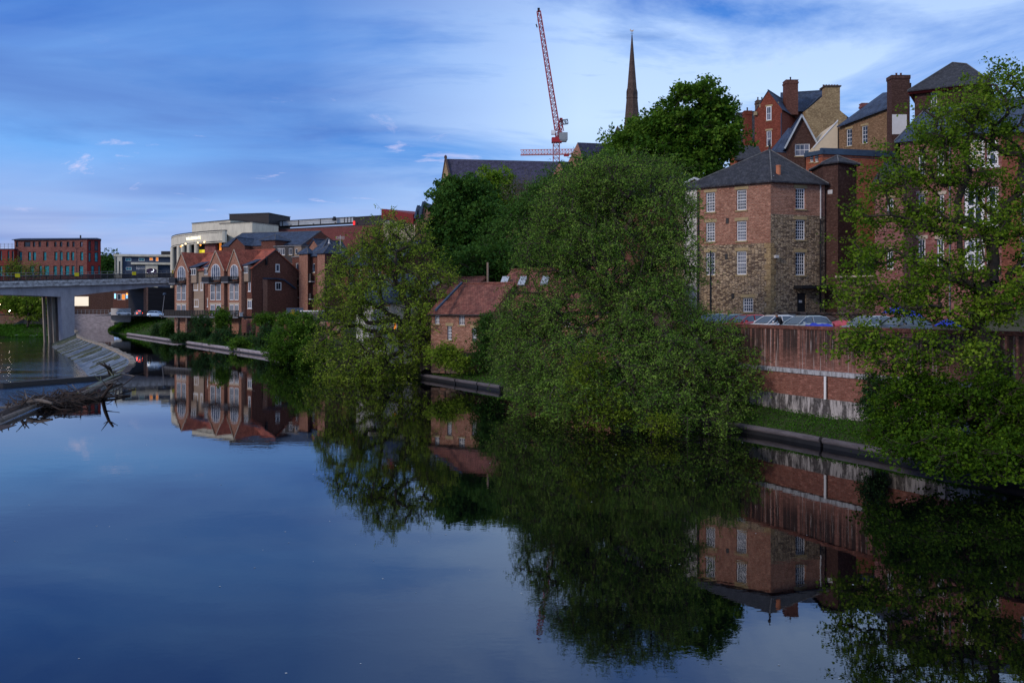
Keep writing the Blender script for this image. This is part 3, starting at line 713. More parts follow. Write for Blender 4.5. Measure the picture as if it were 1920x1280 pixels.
# ------------------------------------------------------------------ kerb pipes along the bank
def kerb_piece(y0, y1, label, km='kerb', kr=.18):
    mb = MB(); n = max(2, int((y1 - y0) / 3)); prev = None
    for i in range(n):
        ya, yb = y0 + (y1 - y0) * i / n, y0 + (y1 - y0) * (i + 1) / n
        mb.tube((kerb_at(ya), ya, .38), (kerb_at(yb), yb, .38), kr, n=14, caps=(i in (0, n - 1)))
        l = math.dist((kerb_at(ya), ya), (kerb_at(yb), yb)); mb.box(((kerb_at(ya) + kerb_at(yb)) / 2 + .12, (ya + yb) / 2, -.8), ((kerb_at(yb) - kerb_at(ya)) / l, (yb - ya) / l), None, (l, .4, 1.18), 1)  # black box under the round kerb stands for the shadow beneath it
    return tag(mb.build('river_kerb', [km, 'metal'], smooth=False), label, 'kerb', 'rounded concrete kerb sections at the water edge')
kerb_piece(24, 50.2, 'rounded concrete kerb under the leafy tree at the right edge')
kerb_piece(50.4, 66, 'wet rounded concrete kerb below the stained brick river wall')
kerb_piece(83.0, 86.6, 'short rounded concrete kerb at the left end against the big willow')
kerb_piece(86.8, 90.6, 'middle rounded concrete kerb below the red-roofed cottage')
kerb_piece(90.8, 97.5, 'rounded concrete kerb below the cottage, next to the left willow')
ks = [(132, 152, 'nearest'), (152.3, 173, 'second nearest'), (173.3, 198, 'second farthest'), (198.3, 240, 'farthest')]
for a, b, t in ks: kerb_piece(a, b, t + ' of the four pale kerb sections below the riverside apartments', 'kerbl', .3)

# ------------------------------------------------------------------ road bridge
BP = (-125.0, 250.0); BD = (.6, .8); BN = (-.8, .6)      # pier point, direction, back normal
def bq(t, o, z): return (BP[0] + BD[0] * t + BN[0] * o, BP[1] + BD[1] * t + BN[1] * o, z)
def topz(t): return 15.3 + .046 * t
br = thing('road_bridge', 'grey concrete road bridge with raked pier crossing the river at left', 'bridge', (BP[0], BP[1], -2.5))
T0, T1, WB = -60, 42, 12.5
mb = MB()       # haunched girder: front profile extruded back
prof = []
ts = [T0] + list(np.linspace(-40, T1, 42))
def soff(t):
    if t < 0: dpt = 1.55 + 1.6 * max(0, 1 + t / 26) ** 1.5
    else: dpt = .7 + 2.35 * max(0, 1 - t / 34) ** 1.25
    return topz(t) - 1.75 - dpt
top = [(t, topz(t) - 1.7) for t in ts]; bot = [(t, soff(t)) for t in ts]
for i in range(len(ts) - 1):
    a, b = top[i], top[i + 1]; c, d_ = bot[i], bot[i + 1]
    o0, o1, o2 = 1.0, WB - 1.0, 2.4
    V = [bq(a[0], o0, a[1]), bq(b[0], o0, b[1]), bq(d_[0], o0, d_[1]), bq(c[0], o0, c[1]), bq(a[0], o1, a[1]), bq(b[0], o1, b[1]), bq(d_[0], o1, d_[1]), bq(c[0], o1, c[1])]
    mb.add(V, [(3, 2, 1, 0), (4, 5, 6, 7), (2, 3, 7, 6), (0, 1, 5, 4)])
mb.build('girder', 'conc', br)
mb = MB(); md = MB(); mc = MB()
def bslab(m, t0, t1, o0, o1, za, zb, n=14):
    for i in range(n):
        a = t0 + (t1 - t0) * i / n; b = t0 + (t1 - t0) * (i + 1) / n
        V = [bq(a, o0, topz(a) + za), bq(b, o0, topz(b) + za), bq(b, o1, topz(b) + za), bq(a, o1, topz(a) + za), bq(a, o0, topz(a) + zb), bq(b, o0, topz(b) + zb), bq(b, o1, topz(b) + zb), bq(a, o1, topz(a) + zb)]
        m.add(V, [(0, 1, 5, 4), (3, 2, 6, 7)[::-1], (0, 3, 2, 1), (4, 5, 6, 7)])
bslab(mb, T0, T1 + 20, 0, WB, -1.7, -.75); mb.build('fascia', 'conct', br)
bslab(mc, T0, T1 + 20, -.15, WB + .15, -.745, -.05); mc.build('parapet_kerb', 'conct', br)
bslab(md, T0, T1 + 20, .8, WB - .8, -.04, .05); md.build('road_surface', 'asphalt', br)
def railing(o, h, col, name, step, topr, rbar, rm=True):
    m = MB(); tt = T0
    while tt < T1 + 18:
        m.tube(bq(tt, o, topz(tt) - .05), bq(tt, o, topz(tt) + h), .06, n=4); tt += 2.0
    for zr in ((h, .05), (.12, .04)):
        m.tube(bq(T0, o, topz(T0) + zr[0]), bq(T1 + 20, o, topz(T1 + 20) + zr[0]), topr, n=6)
    if rm:
        tt = T0
        while tt < T1 + 18: m.tube(bq(tt, o, topz(tt) + .12), bq(tt, o, topz(tt) + h), rbar, n=3, caps=False); tt += step
    return m.build(name, col, br)
railing(.25, 1.35, 'metal', 'front_railing', .12, .07, .05)
railing(WB - .25, 2.3, 'metalg', 'rear_railing', .5, .06, .03, rm=False)
m = MB(); m.tube(bq(T0, .25, topz(T0) + 1.42), bq(T1 + 20, .25, topz(T1 + 20) + 1.42), .07, n=6); m.build('handrail', 'metalg', br)
m = MB()        # white front column with flare
V = [bq(-1.2, .9, -2.6), bq(2.1, .9, -2.6), bq(2.1, 3.0, -2.6), bq(-1.2, 3.0, -2.6), bq(-1.7, .9, 11.6), bq(2.2, .9, 11.6), bq(2.2, 3.0, 11.6), bq(-1.7, 3.0, 11.6)]
fq = [(0, 1, 5, 4), (1, 2, 6, 5), (2, 3, 7, 6), (3, 0, 4, 7), (0, 3, 2, 1), (4, 5, 6, 7)]
m.add(V, fq); m.build('front_column', 'conc', br)
for o in (5.6, 8.4, 11.2):
    m = MB(); V = [bq(-1.3, o, -2.6), bq(-.7, o, -2.6), bq(-.7, o + .6, -2.6), bq(-1.3, o + .6, -2.6), bq(-1.9, o, 12), bq(-1.1, o, 12), bq(-1.1, o + .6, 12), bq(-1.9, o + .6, 12)]
    m.add(V, fq); m.build('rear_column', 'coltan', br)
m = MB(); V = [bq(0, 3, -2.6), bq(1, 3, -2.6), bq(1, 11.8, -2.6), bq(0, 11.8, -2.6), bq(0, 3, 12), bq(1, 3, 12), bq(1, 11.8, 12), bq(0, 11.8, 12)]
m.add(V, fq); m.build('pier_gap_shade', 'black', br)  # black sheet behind the rear columns paints the dark gaps between them
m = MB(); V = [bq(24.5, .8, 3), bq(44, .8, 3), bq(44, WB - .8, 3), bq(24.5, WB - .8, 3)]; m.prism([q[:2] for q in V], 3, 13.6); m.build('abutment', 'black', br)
m = MB(); m.prism([bq(23.9, .6, 0)[:2], bq(24.5, .6, 0)[:2], bq(24.5, 2, 0)[:2], bq(23.9, 2, 0)[:2]], 3, 13.6); m.build('abutment_quoin', 'brick', br)
# yellow boards on the front railing, lamp posts
def on_bridge(px, o):
    p0 = bq(0, o, 0); t, q = along(p0[:2], BD, px); return t, q
for px, lab in ((33, 'yellow board on the bridge railing, leftmost of the four'), (144, 'yellow board on the bridge railing, above the white pier'), (251.5, 'yellow board on the bridge railing, in front of the navy hotel')):
    t, q = on_bridge(px, .1); m = MB(); m.box((q[0], q[1], topz(t) + .95), BD, None, (1.25, .06, 1.0)); o_ = tag(m.build('yellow_board', 'yellow'), lab, 'sign', 'yellow boards on the bridge railing')
t, q = on_bridge(325, .1); m = MB()
m.tube((q[0] - BN[0] * .03, q[1] - BN[1] * .03, topz(t) + 1.75), (q[0] + BN[0] * .03, q[1] + BN[1] * .03, topz(t) + 1.75), .52, n=16)
tag(m.build('yellow_board', 'yellow'), 'round yellow board on the railing at the right end of the bridge', 'sign', 'yellow boards on the bridge railing')
for px, ytop, lab in ((113, 471, 'tall black lamp post on the bridge, left one before the red brick block'), (144, 466, 'tall black lamp post on the bridge, right one before the red brick block')):
    t, q = on_bridge(px, 11.5); lt = thing('street_lamp', lab, 'street lamp', (q[0], q[1], topz(t)), 'black lamp posts on the bridge'); zt = Z(ytop, q[1])
    m = MB(); m.tube((q[0], q[1], topz(t)), (q[0], q[1], zt), .11, .07, 8); m.build('post', 'metal', lt)
    m = MB(); m.box((q[0], q[1], zt), BD, None, (1.1, .3, .14)); m.build('lamp_head', 'metal', lt)

# ------------------------------------------------------------------ river wall and car park
RW = [(34.5, 26.5), (24.7, 46.0), (20.55, 51.6), (19.3, 54.5), (16.1, 61), (12.4, 68.5)]
RW = [(12.4, 68.5), (16.1, 61.0), (19.3, 54.3), (24.7, 44.9), (34.5, 27)]
rw = thing('river_wall', 'tall stained brick retaining wall with pale ledge below the parked cars', 'wall', (20, 54, 1))
def wall_run(m, z0, z1, off, th, mi=0):
    for a, b in zip(RW, RW[1:]):
        l = math.dist(a, b); d = ((b[0] - a[0]) / l, (b[1] - a[1]) / l); n = (d[1], -d[0])
        if n[0] > 0: n = (-n[0], -n[1])
        c = ((a[0] + b[0]) / 2 + n[0] * (off - th / 2), (a[1] + b[1]) / 2 + n[1] * (off - th / 2), z0)
        m.box(c, d, None, (l + .02, th, z1 - z0), mi)
m = MB(); wall_run(m, 4.0, 6.5, 0, .5); m.build('upper_brickwork', 'brickw', rw)
m = MB(); wall_run(m, 6.5, 6.72, .07, .64); m.build('coping', 'brickd', rw)
m = MB(); wall_run(m, 3.72, 3.999, .28, .9); m.build('ledge', 'ledge', rw)
m = MB(); wall_run(m, 2.3, 3.72, .18, .8); m.build('lower_brickwork', m_brick('lower_wall_brick', (.19, .066, .046), (.26, .11, .08), (.24, .15, .12), w=.28, h=.11, stain=.45), rw)
m = MB(); wall_run(m, .3, 2.3, .24, .9); m.build('concrete_base', 'wallbase', rw)
m = MB(); p = (19.25, 54.1); m.box((p[0] - .175, p[1] - .08, 2.3), (.43, -.9), None, (.16, .06, 1.4)); m.build('white_runoff_stain', 'white', rw)
# asphalt car park sheet
m = MB(); m.poly([(12.9, 68.8, 5.82), (16.6, 61.2, 5.82), (19.8, 54.6, 5.82), (25.2, 45.3, 5.82), (35, 27.5, 5.82), (60, 40, 5.82), (36, 84, 5.82), (26, 86, 5.82), (18, 84, 5.82)])
tag(m.build('car_park', 'asphalt', loc=(0, 0, 0)), kind='structure')
# stone terrace in front of the mill door
m = MB(); a, b = P(1455, 81), P(1590, 79); m.prism([a, b, P(1640, 88), P(1440, 88)], 5.5, 7.25); m.prism([P(1450, 80.8), P(1592, 78.8), P(1593, 80), P(1450, 82)], 7.25, 7.4)
tag(m.build('stone_terrace', 'stoned'), 'low stone terrace with pale coping in front of the dark mill door', 'terrace')
# ------------------------------------------------------------------ the stone and brick mill
A_, B_, C_ = P(1283, 91.5), P(1445, 86), P(1546, 88.2)
zE = Z(340, 86)
pts = [A_, B_, C_, (36.5, 101), (17.5, 104)]
b = Bld('stone_mill', 'four-storey stone and brick building with slate pyramid roof behind the parked cars', 'building', pts, 5.5, zE, 'stone')
b.mats = ['stone', 'brick', 'whited', 'ashlar']
kw = dict(cols=4, rows=6)
for r in ((355.5, 394), (414, 451.6), (470.6, 515)): b.wpx(0, 1381, r[0], 1399.5, r[1], **kw)
for r in ((360.7, 397.5), (417, 453), (473, 516)): b.wpx(0, 1323.5, r[0], 1340.5, r[1], **kw)
b.wpx(0, 1392.6, 558, 1412, 585, cols=4, rows=4, glass='glassc')
for r in ((353, 392), (412, 449.5), (473, 516)): b.wpx(1, 1491.7, r[0], 1510, r[1], **kw)
tL, zM = b.tz(0, 1400, 457); _, zM2 = b.tz(1, 1490, 403); tcr, _ = b.tz(0, 1307)
zf = {0: [(5.5, zM, 0), (zM, zE, 1)], 1: [(5.5, zM2, 0), (zM2, zE, 1)]}
# door
a, q_, d, n, l = b.face(1); t0, _ = along(a, d, 1495); t1, _ = along(a, d, 1511)
zd0, zd1 = 7.4, Z(549, 86.8); b.holes[1].append((t0, zd0, t1, zd1))
def fbox(mm, bb, i, t0, z0, t1, z1, o0, o1, mi=0):
    a, _, d, n, l = bb.face(i); q = lambda t, o: (a[0] + d[0] * t + n[0] * o, a[1] + d[1] * t + n[1] * o)
    mm.prism([q(t0, o0), q(t1, o0), q(t1, o1), q(t0, o1)], z0, z1, mi)
m = MB(); fbox(m, b, 1, t0 + .02, zd0, t1 - .02, zd1, -.16, -.1); dr = b.part('door', m, 'metal')
m = MB(); fbox(m, b, 1, t0 + .25, zd1 - .95, t0 + .62, zd1 - .72, -.1, -.08); m.build('door_sign', 'whited', dr)
m = MB(); t2, _ = along(a, d, 1488); fbox(m, b, 1, t2, Z(541, 86.8), l - .1, Z(535, 86.8), -.02, 1.3); b.part('canopy', m, 'metal')
zE_ = b.z1
m = MB()
for k in range(26):
    zc = 5.8 + k * .52
    if zc > zM - .3: break
    fbox(m, b, 0, b.face(0)[4] - (.62 if k % 2 else .42), zc, b.face(0)[4] + .02, zc + .48, -.02, .03); fbox(m, b, 1, -.02, zc, (.42 if k % 2 else .62), zc + .48, -.02, .03)
b.part('quoins', m, 'ashlar')
m = MB(); fbox(m, b, 0, 0, 5.6, tcr, zE - .02, -.02, .06); b.part('rendered_end', m, m_concrete('peeling_white_render', (.62, .60, .54), (.34, .30, .26), hs=.8, vs=.6))
for px, py in ((1364, 414), (1362, 481), (1374, 555)):
    t, zz_ = b.tz(0, px, py); m = MB(); fbox(m, b, 0, t - .14, zz_ - .28, t + .14, zz_ + .28, -.02, .06); b.part('vent', m, 'metal')
t, zz_ = b.tz(1, 1453, 481); m = MB(); fbox(m, b, 1, t - .15, zz_ - .15, t + .2, zz_ + .12, 0, .35); b.part('security_light', m, 'whited')
b.drain(1, 1537, 345, 410, 'whited'); b.drain(1, 1537, 411, 592); b.drain(0, 1310, 360, 590); b.drain(0, 1333, 470, 590)
ap = P3(1443, 281, 93.5)
ro = b.hip_roof([ap], 'slate', oh=.35, zoff=.02)
m = MB(); m.lathe((ap[0], ap[1], ap[2] - .1), [(.16, 0), (.12, .3), (.06, .4), (.16, .55), (.12, .75), (.03, 1.2)], 8); m.build('finial', 'metal', ro)
m = MB(); c = P3(1459.5, 331, 87.6); m.lathe((c[0], c[1], c[2] - .4), [(.26, 0), (.24, .2), (.23, 1.35), (.27, 1.42), (.25, 1.5)], 14); m.build('chimney_pot', 'terra', ro)
m = MB(); 
m.slab([P3(1448, 333, 86.4), P3(1476, 341.5, 86.75), P3(1492, 341.5, 86.95), P3(1488, 337, 87.2), P3(1462, 334, 87.0), P3(1450, 329, 86.8)], .03); m.build('lead_patch', 'lead', ro)
b.finish({**zf})
# gabled annex behind willow with white bargeboard
pts = fp(1225, 95, 1300, 97, 10); b = Bld('gabled_annex', 'brown annex with white bargeboard gable left of the stone mill', 'building', pts, 6, Z(372, 95), 'brickd')
b.gable_roof(1, 2.4, 'slate'); 
m = MB(); a, b_2 = P3(1237, 369, 94.6), P3(1301, 334, 94.9); m.tube(a, b_2, .16, n=4); m.tube(b_2, P3(1312, 338, 95), .16, n=4); b.part('bargeboard', m, 'white')
m = MB(); m.poly([P3(1226, 375, 94.9), P3(1310, 378, 95.2), P3(1302, 336, 95.1)]); b.part('gable_wall', m, 'stoned')
b.finish()
# brown lift tower
pts = [P(1543, 88.6), P(1571, 87.6), P(1606, 89.2), (P(1606, 89.2)[0] - .3, 93), (P(1543, 88.6)[0] + .2, 92.5)]
b = Bld('stair_tower', 'plain dark brown brick tower with small slate cap right of the stone mill', 'tower', pts, 5.5, Z(305, 88), 'brickbr')
b.hip_roof([P3(1570, 292, 90)], 'slate', oh=.3)
t, zz_ = b.tz(0, 1557, 360); m = MB(); fbox(m, b, 0, t - .25, zz_ - .2, t + .22, zz_ + .2, 0, .05); b.part('vent_grille', m, 'whited')
b.finish()
# orange brick building with lead flat roof
pts = [P(1511, 118.8), P(1542, 116.4), P(1700, 119.4), P(1700, 129.6), P(1513, 129.6)]
b = Bld('orange_brick_block', 'orange brick flat-roofed block with blue lead parapet behind the brown tower', 'building', pts, 8, Z(292, 117.6), 'bricko')
for x0, x1 in ((1518.5, 1525), (1528, 1534.5)): b.wpx(0, x0, 303 if 0 else 287.5, x1, 304, cols=2, rows=2, lintel='lintelw')
m = MB(); 
for i in range(5):
    a, q_, d, n, l = b.face(i); fbox(m, b, i, -.2, b.z1 + .003, l + .2, b.z1 + (.55 if i == 0 else .8), -.3, .12)
b.part('lead_parapet', m, 'metalb'); b.flat_roof('metalb'); b.finish()
# dark gabled house
pts = fp(1476, 140.8, 1530, 140.1, 16)
b = Bld('dark_gabled_house', 'dark brown house with steep pale-edged gable and wide white window', 'house', pts, 8, Z(268, 140.1), 'brickbr')
b.wpx(0, 1490.5, 269.5, 1518.5, 292.5, cols=3, rows=2, glass='glassc', lintel=None, fr=.14, hole=True)
b.gable_roof(1, Z(217, 140.1) - Z(268, 140.1), 'slateb', oh=.45, verge=.35)
m = MB(); h_ = b.z1; a, q_, d, n, l = b.face(0)
for s0, s1 in ((-.45, l / 2), (l + .45, l / 2)):
    k = (Z(217, 140.1) - b.z1) / (l / 2); A3 = (a[0] + d[0] * s0 + n[0] * .38, a[1] + d[1] * s0 + n[1] * .38, b.z1 - .45 * k + .05); B3 = (a[0] + d[0] * s1 + n[0] * .38, a[1] + d[1] * s1 + n[1] * .38, b.z1 + k * l / 2 + .1)
    m.tube(A3, B3, .17, n=4)
b.part('bargeboard', m, 'panel'); b.finish()
m = MB(); m.slab([P3(1480, 240, 144.2), P3(1491, 243, 142.8), P3(1480, 283, 141.4), P3(1452, 282, 144.2)], .3); m.slab([P3(1480, 240, 144.2), P3(1452, 282, 144.2), P3(1445, 282, 152.3), P3(1478, 240, 152.3)], .3)
t_ = thing('lean_to_house', 'low slate lean-to roof against the left side of the dark gabled house', 'building', (P(1465, 144.2)[0], 144.2, 8)); m.build('roof', 'slateb', t_)
m = MB(); m.prism([P(1453, 144.2), P(1478, 141.8), P(1479, 152.3), P(1452, 152.3)], 8, Z(283, 142.8)); m.build('wall', 'brickbr', t_)
# dark low roof left of it
t_ = thing('dark_outbuilding', 'low outbuilding with dark slate roof beside the maple', 'building', (P(1405, 142.8)[0], 142.8, 8))
m = MB(); m.slab([P3(1377, 298, 140.1), P3(1432, 297, 140.1), P3(1422, 274, 146.9), P3(1380, 272, 146.9)], .25); m.build('roof', 'slate', t_)
m = MB(); m.prism([P(1378, 140.8), P(1431, 140.8), P(1424, 149.6), P(1380, 149.6)], 8, Z(298, 140.1)); m.build('wall', 'bricko', t_)
# cream raking wall
t_ = thing('cream_wing', 'smooth cream side wall with raking top beside the buff house', 'building', (P(1550, 137.4)[0], 137.4, 8))
m = MB(); fr_ = [P3(1524, 279, 138.0), P3(1571, 279, 137.4), P3(1571, 227, 137.4)]; bk = [(q[0] + .6, q[1] + 9, q[2]) for q in fr_]
m.add(fr_ + bk, [(0, 1, 2), (5, 4, 3), (0, 2, 5, 3), (1, 4, 5, 2)]); m.prism([fr_[0][:2], fr_[1][:2], bk[1][:2], bk[0][:2]], 8, fr_[0][2]); m.build('wall', 'creamw', t_)
m = MB(); m.tube((fr_[0][0], fr_[0][1], fr_[0][2] + .1), (fr_[2][0], fr_[2][1] - .02, fr_[2][2] + .1), .12, n=4); m.build('coping', 'white', t_)
# buff brick house
pts = [P(1571.5, 137.4), P(1673, 129.2), (P(1673, 129.2)[0] + 4, 141.4), (P(1571.5, 137.4)[0] + 5, 149.6)]
b = Bld('buff_brick_house', 'buff brown brick house with sloping slate roof left of the tall chimney', 'house', pts, 8, Z(236, 137.4), 'bricky')
b.wpx(0, 1587, 242, 1597.5, 274, cols=2, rows=4); b.wpx(0, 1616, 236, 1626.5, 269, cols=2, rows=4)
eav = [P3(1569, 237, 136.8), P3(1672, 198, 128.7)]; 
m = MB(); m.slab([(eav[0][0], eav[0][1], eav[0][2]), (eav[1][0], eav[1][1], eav[1][2]), P3(1673, 172, 134.6), P3(1655, 174, 140.1)], .22); m.slab([P3(1655, 174, 140.1), P3(1673, 172, 134.6), (P(1673, 129.2)[0] + 6, 144.2, Z(236, 137.4)), (P(1571.5, 137.4)[0] + 6, 152.3, Z(236, 137.4))], .22)
rf = b.part('roof', m, 'slateb')
m = MB(); a, q_, d, n, l = b.face(0); m.poly([(*a, b.z1), (*q_, b.z1), (q_[0], q_[1], eav[1][2] - .2)]); m.poly([(*q_, b.z1), (b.pts[2][0], b.pts[2][1], b.z1), P3(1673, 173, 134.9), (q_[0], q_[1], eav[1][2] - .2)]); b.part('gable_wall', m, 'bricky')
b.chimney(1616, 1628, 195, 215, 140.1, 'brickp', 0, 1.0)
b.drain(0, 1572.5, 240, 292)
b.finish()
# tall chimney stack
t_ = thing('chimney_stack', 'tall dark brick chimney stack with two pots and a white lower face', 'chimney', (P(1689, 125.1)[0], 125.1, 10))
d_ = 125.1; x0, x1 = X(1672, d_), X(1706, d_)
m = MB(); m.abox(x0, d_, 10, x1, d_ + 1.6, Z(145, d_)); m.abox(x0 - .08, d_ - .08, Z(148, d_), x1 + .08, d_ + 1.7, Z(141, d_)); m.abox(x1 + .003, d_ + .2, Z(170, d_), x1 + .3, d_ + 1.3, Z(155, d_)); m.build('stack', 'brickbr', t_)
for px in (1687, 1695.5): m = MB(); m.lathe((X(px, 125.1), 126.2, Z(141, 125.1)), [(.17, 0), (.14, .1), (.13, .5), (.17, .55)], 10); m.build('chimney_pot', 'brickd', t_)
m = MB(); m.abox(x0 + .05, d_ - .06, Z(252, d_), X(1700, d_), d_ - .004, Z(215, d_)); m.build('white_render', 'white', t_)
# Victorian red gable house
pts = fp(1415, 164.6, 1466, 161.8, 14)
b = Bld('victorian_gable_house', 'tall red brick gabled house with sandstone lintels and two white sash windows', 'house', pts, 10, Z(208, 163.2), 'brickv')
b.wpx(0, 1437, 200, 1446.5, 226, cols=2, rows=2, fr=.14, hole=False); b.wpx(0, 1437, 245, 1446.5, 274, cols=2, rows=2, fr=.14)
b.gable_roof(1, Z(171.5, 163.2) - b.z1, 'slateb', oh=.2, verge=.1); 
for px, py in ((1416.5, 213), (1425.5, 199), (1457, 195), (1464.5, 208)):
    m = MB(); c = P3(px, py, 162.9 if px > 1440 else 164.3); m.abox(c[0] - .25, c[1] - .3, c[2] - .35, c[0] + .25, c[1] + .4, c[2] + .3); b.part('kneeler_stone', m, 'lintel')
b.drain(0, 1465, 212, 265, 'metalb')
b.chimney(1474, 1496.5, 151, 215, 165.9, 'brickd', 1, 2.0, potm='metal'); b.finish()
pts = fp(1467, 169.3, 1545, 167.3, 9)
b = Bld('victorian_wing', 'dark red brick wing with slate roof joining the red gable and the sandstone gable', 'house', pts, 10, Z(208, 168.6), 'brickd')
b.gable_roof(0, Z(178, 174.1) - b.z1, 'slateb', oh=.4); b.finish()
t_ = thing('sandstone_gable', 'pale sandstone gable wall topped by a broad stone chimney', 'house', (P(1550, 164.6)[0], 164.6, 10))
prf = [(1510, 208), (1521, 200), (1547, 178), (1547, 163), (1575, 163), (1575, 207), (1588, 219), (1588, 300), (1510, 300)]
fr_ = [P3(px, py, 165.2) for px, py in prf]; n_ = len(fr_); bk = [(q[0], q[1] + 1.6, q[2]) for q in fr_]
m = MB(); m.add(fr_ + bk, [tuple(range(n_))[::-1], tuple(range(n_, 2 * n_))] + [(i, (i + 1) % n_, (i + 1) % n_ + n_, i + n_) for i in range(n_)]); m.build('wall', 'ashlar', t_)
m = MB(); x0, x1 = X(1545, 165.2), X(1577, 165.2); zz_ = Z(163, 165.2); m.abox(x0, 165.0, zz_ + .003, x1, 167.7, zz_ + .25)
for k in range(6): m.lathe((x0 + .3 + k * (x1 - x0 - .6) / 5, 166.3, zz_ + .25), [(.2, 0), (.17, .1), (.17, .35), (.2, .4)], 8)
m.build('chimney_cap', 'spire', t_)
m = MB(); m.slab([P3(1577, 209, 165.9), P3(1592, 221, 165.9), (P(1592, 165.9)[0], 178.2, Z(221, 165.9)), (P(1577, 165.9)[0], 178.2, Z(209, 165.9))], .2); m.slab([P3(1509, 206, 167.6), P3(1547, 172, 167.6), (P(1547, 165.9)[0], 178.2, Z(172, 165.9)), (P(1509, 165.9)[0], 178.2, Z(206, 165.9))], .2); m.build('roof', 'slateb', t_)
# far left terrace roof with chimneys
pts = fp(1368, 174.1, 1420, 171.4, 10); b = Bld('slate_terrace_house', 'red brick house with big slate roof and skylights between maple and red gable', 'house', pts, 10, Z(264, 172.7), 'bricko')
b.gable_roof(0, Z(217, 179.5) - b.z1, 'slate', oh=.4)
b.chimney(1396, 1410, 209, 275, 168.0, 'brickv', 1, 1.4, potm='metal', label='slim red brick chimney with one black pot')
b.chimney(1354, 1377, 206, 225, 180.9, 'whited', 5, 1.4, potm='metal', label='white chimney with a row of black pots')
b.chimney(1419, 1434, 189, 225, 180.9, 'stoned', 2, 1.4, potm='metal', label='pale stone chimney behind the red gable')
for px, py in ((1372, 243), (1389, 241)):
    m = MB(); c = P3(px, py, 174.9); m.slab([(c[0] - .4, c[1] - .4, c[2] - .5), (c[0] + .4, c[1] - .4, c[2] - .5), (c[0] + .75, c[1] + .25, c[2] + .6), (c[0] - .05, c[1] + .25, c[2] + .6)], .1); b.part('skylight', m, 'lead')
b.finish()
# ------------------------------------------------------------------ big purple brick townhouse (behind the right tree)
pts = [P(1688, 82), P(1802, 79), P(1878, 77), P(2010, 78.5), P(2010, 95), P(1692, 95)]
b = Bld('townhouse', 'large purple and orange brick townhouse with white bay windows behind the right-hand tree', 'building', pts, 5.5, Z(258, 80), 'brickt')
b.mats = ['brickt', 'bricko']
for y0, y1 in ((288, 330), (365, 410), (448, 500)):
    b.wpx(0, 1722, y0, 1735, y1, cols=2, rows=2, lintel='lintelw'); b.wpx(0, 1757, y0, 1770, y1, cols=2, rows=2, lintel='lintelw')
zf = {1: [(5.5, b.z1, 0)], 2: [(5.5, b.z1, 1)]}
for y0, y1, gl in ((255, 312, 'creamw'), (350, 424, 'glass'), (446, 502, 'glassc')):
    if y0 == 255: y0 = 262
    b.wpx(1, 1808, y0, 1846, y1, cols=2, rows=2, glass=gl, fr=.3, bar=.14, lintel=None, sill='white', name='bay_window'); b.wpx(1, 1850, y0, 1872, y1, cols=1, rows=2, glass='glass', fr=.26, bar=.12, lintel=None, sill='white', name='bay_window')
    t0_, z0_ = b.tz(1, 1806, y1 + 12); t1_, z1_ = b.tz(1, 1876, y1 + 5); m = MB(); fbox(m, b, 1, t0_, z0_, t1_, z1_, 0, .35); b.part('string_course', m, 'brickd')
for x_ in (1915, 1960):
    for y0, y1 in ((290, 335), (370, 420), (450, 500)): b.wpx(2, x_, y0, x_ + 16, y1, cols=2, rows=2, lintel='lintelw')
b.drain(0, 1781, 262, 590, 'metalg'); b.drain(0, 1761, 500, 590)
m = MB(); cxy = (X(1850, 86), 86); 
b.hip_roof([P3(1735, 205, 88), P3(1950, 178, 88)], 'slateb', oh=.5); b.finish(zf)
pts = fp(1715, 112, 1846, 108, 12); b = Bld('hipped_roof_house', 'dark house with hipped slate roof and red eaves above the right-hand tree', 'house', pts, 8, Z(165, 110), 'brickbr')
b.hip_roof([P3(1786, 117.5, 118), P3(1812, 120, 117)], 'slate', oh=1.0)
m = MB(); 
for i in range(4):
    a, q_, d, n, l = b.face(i); fbox(m, b, i, -.7, b.z1 - .35, l + .7, b.z1 + .1, .25, .62)
b.part('eaves', m, 'redcl')
b.wpx(0, 1745, 172, 1757, 200, cols=2, rows=2, lintel='lintelw'); b.finish()
pts = fp(1640, 80.5, 1694, 79, 8); b = Bld('side_wing', 'lower purple brick wing with small slate roof left of the townhouse', 'building', pts, 5.5, Z(345, 80), 'brickt')
b.gable_roof(0, 2.4, 'slate', oh=.3)
m = MB(); a, q_, d, n, l = b.face(0); fbox(m, b, 0, -.2, b.z1 - .22, l + .2, b.z1 - .02, .2, .4); b.part('gutter_board', m, 'redcl')
b.wpx(0, 1663, 372, 1675, 405, cols=2, rows=2); b.wpx(0, 1663, 470, 1675, 505, cols=2, rows=2); b.finish()
pts = fp(1570, 84.8, 1690, 81.5, 3); b = Bld('rear_yard_wall', 'dark rubble yard wall behind the parked cars at right', 'wall', pts, 5.5, Z(520, 84), 'stoned'); b.flat_roof('metalg', capm='lintelw'); b.finish()
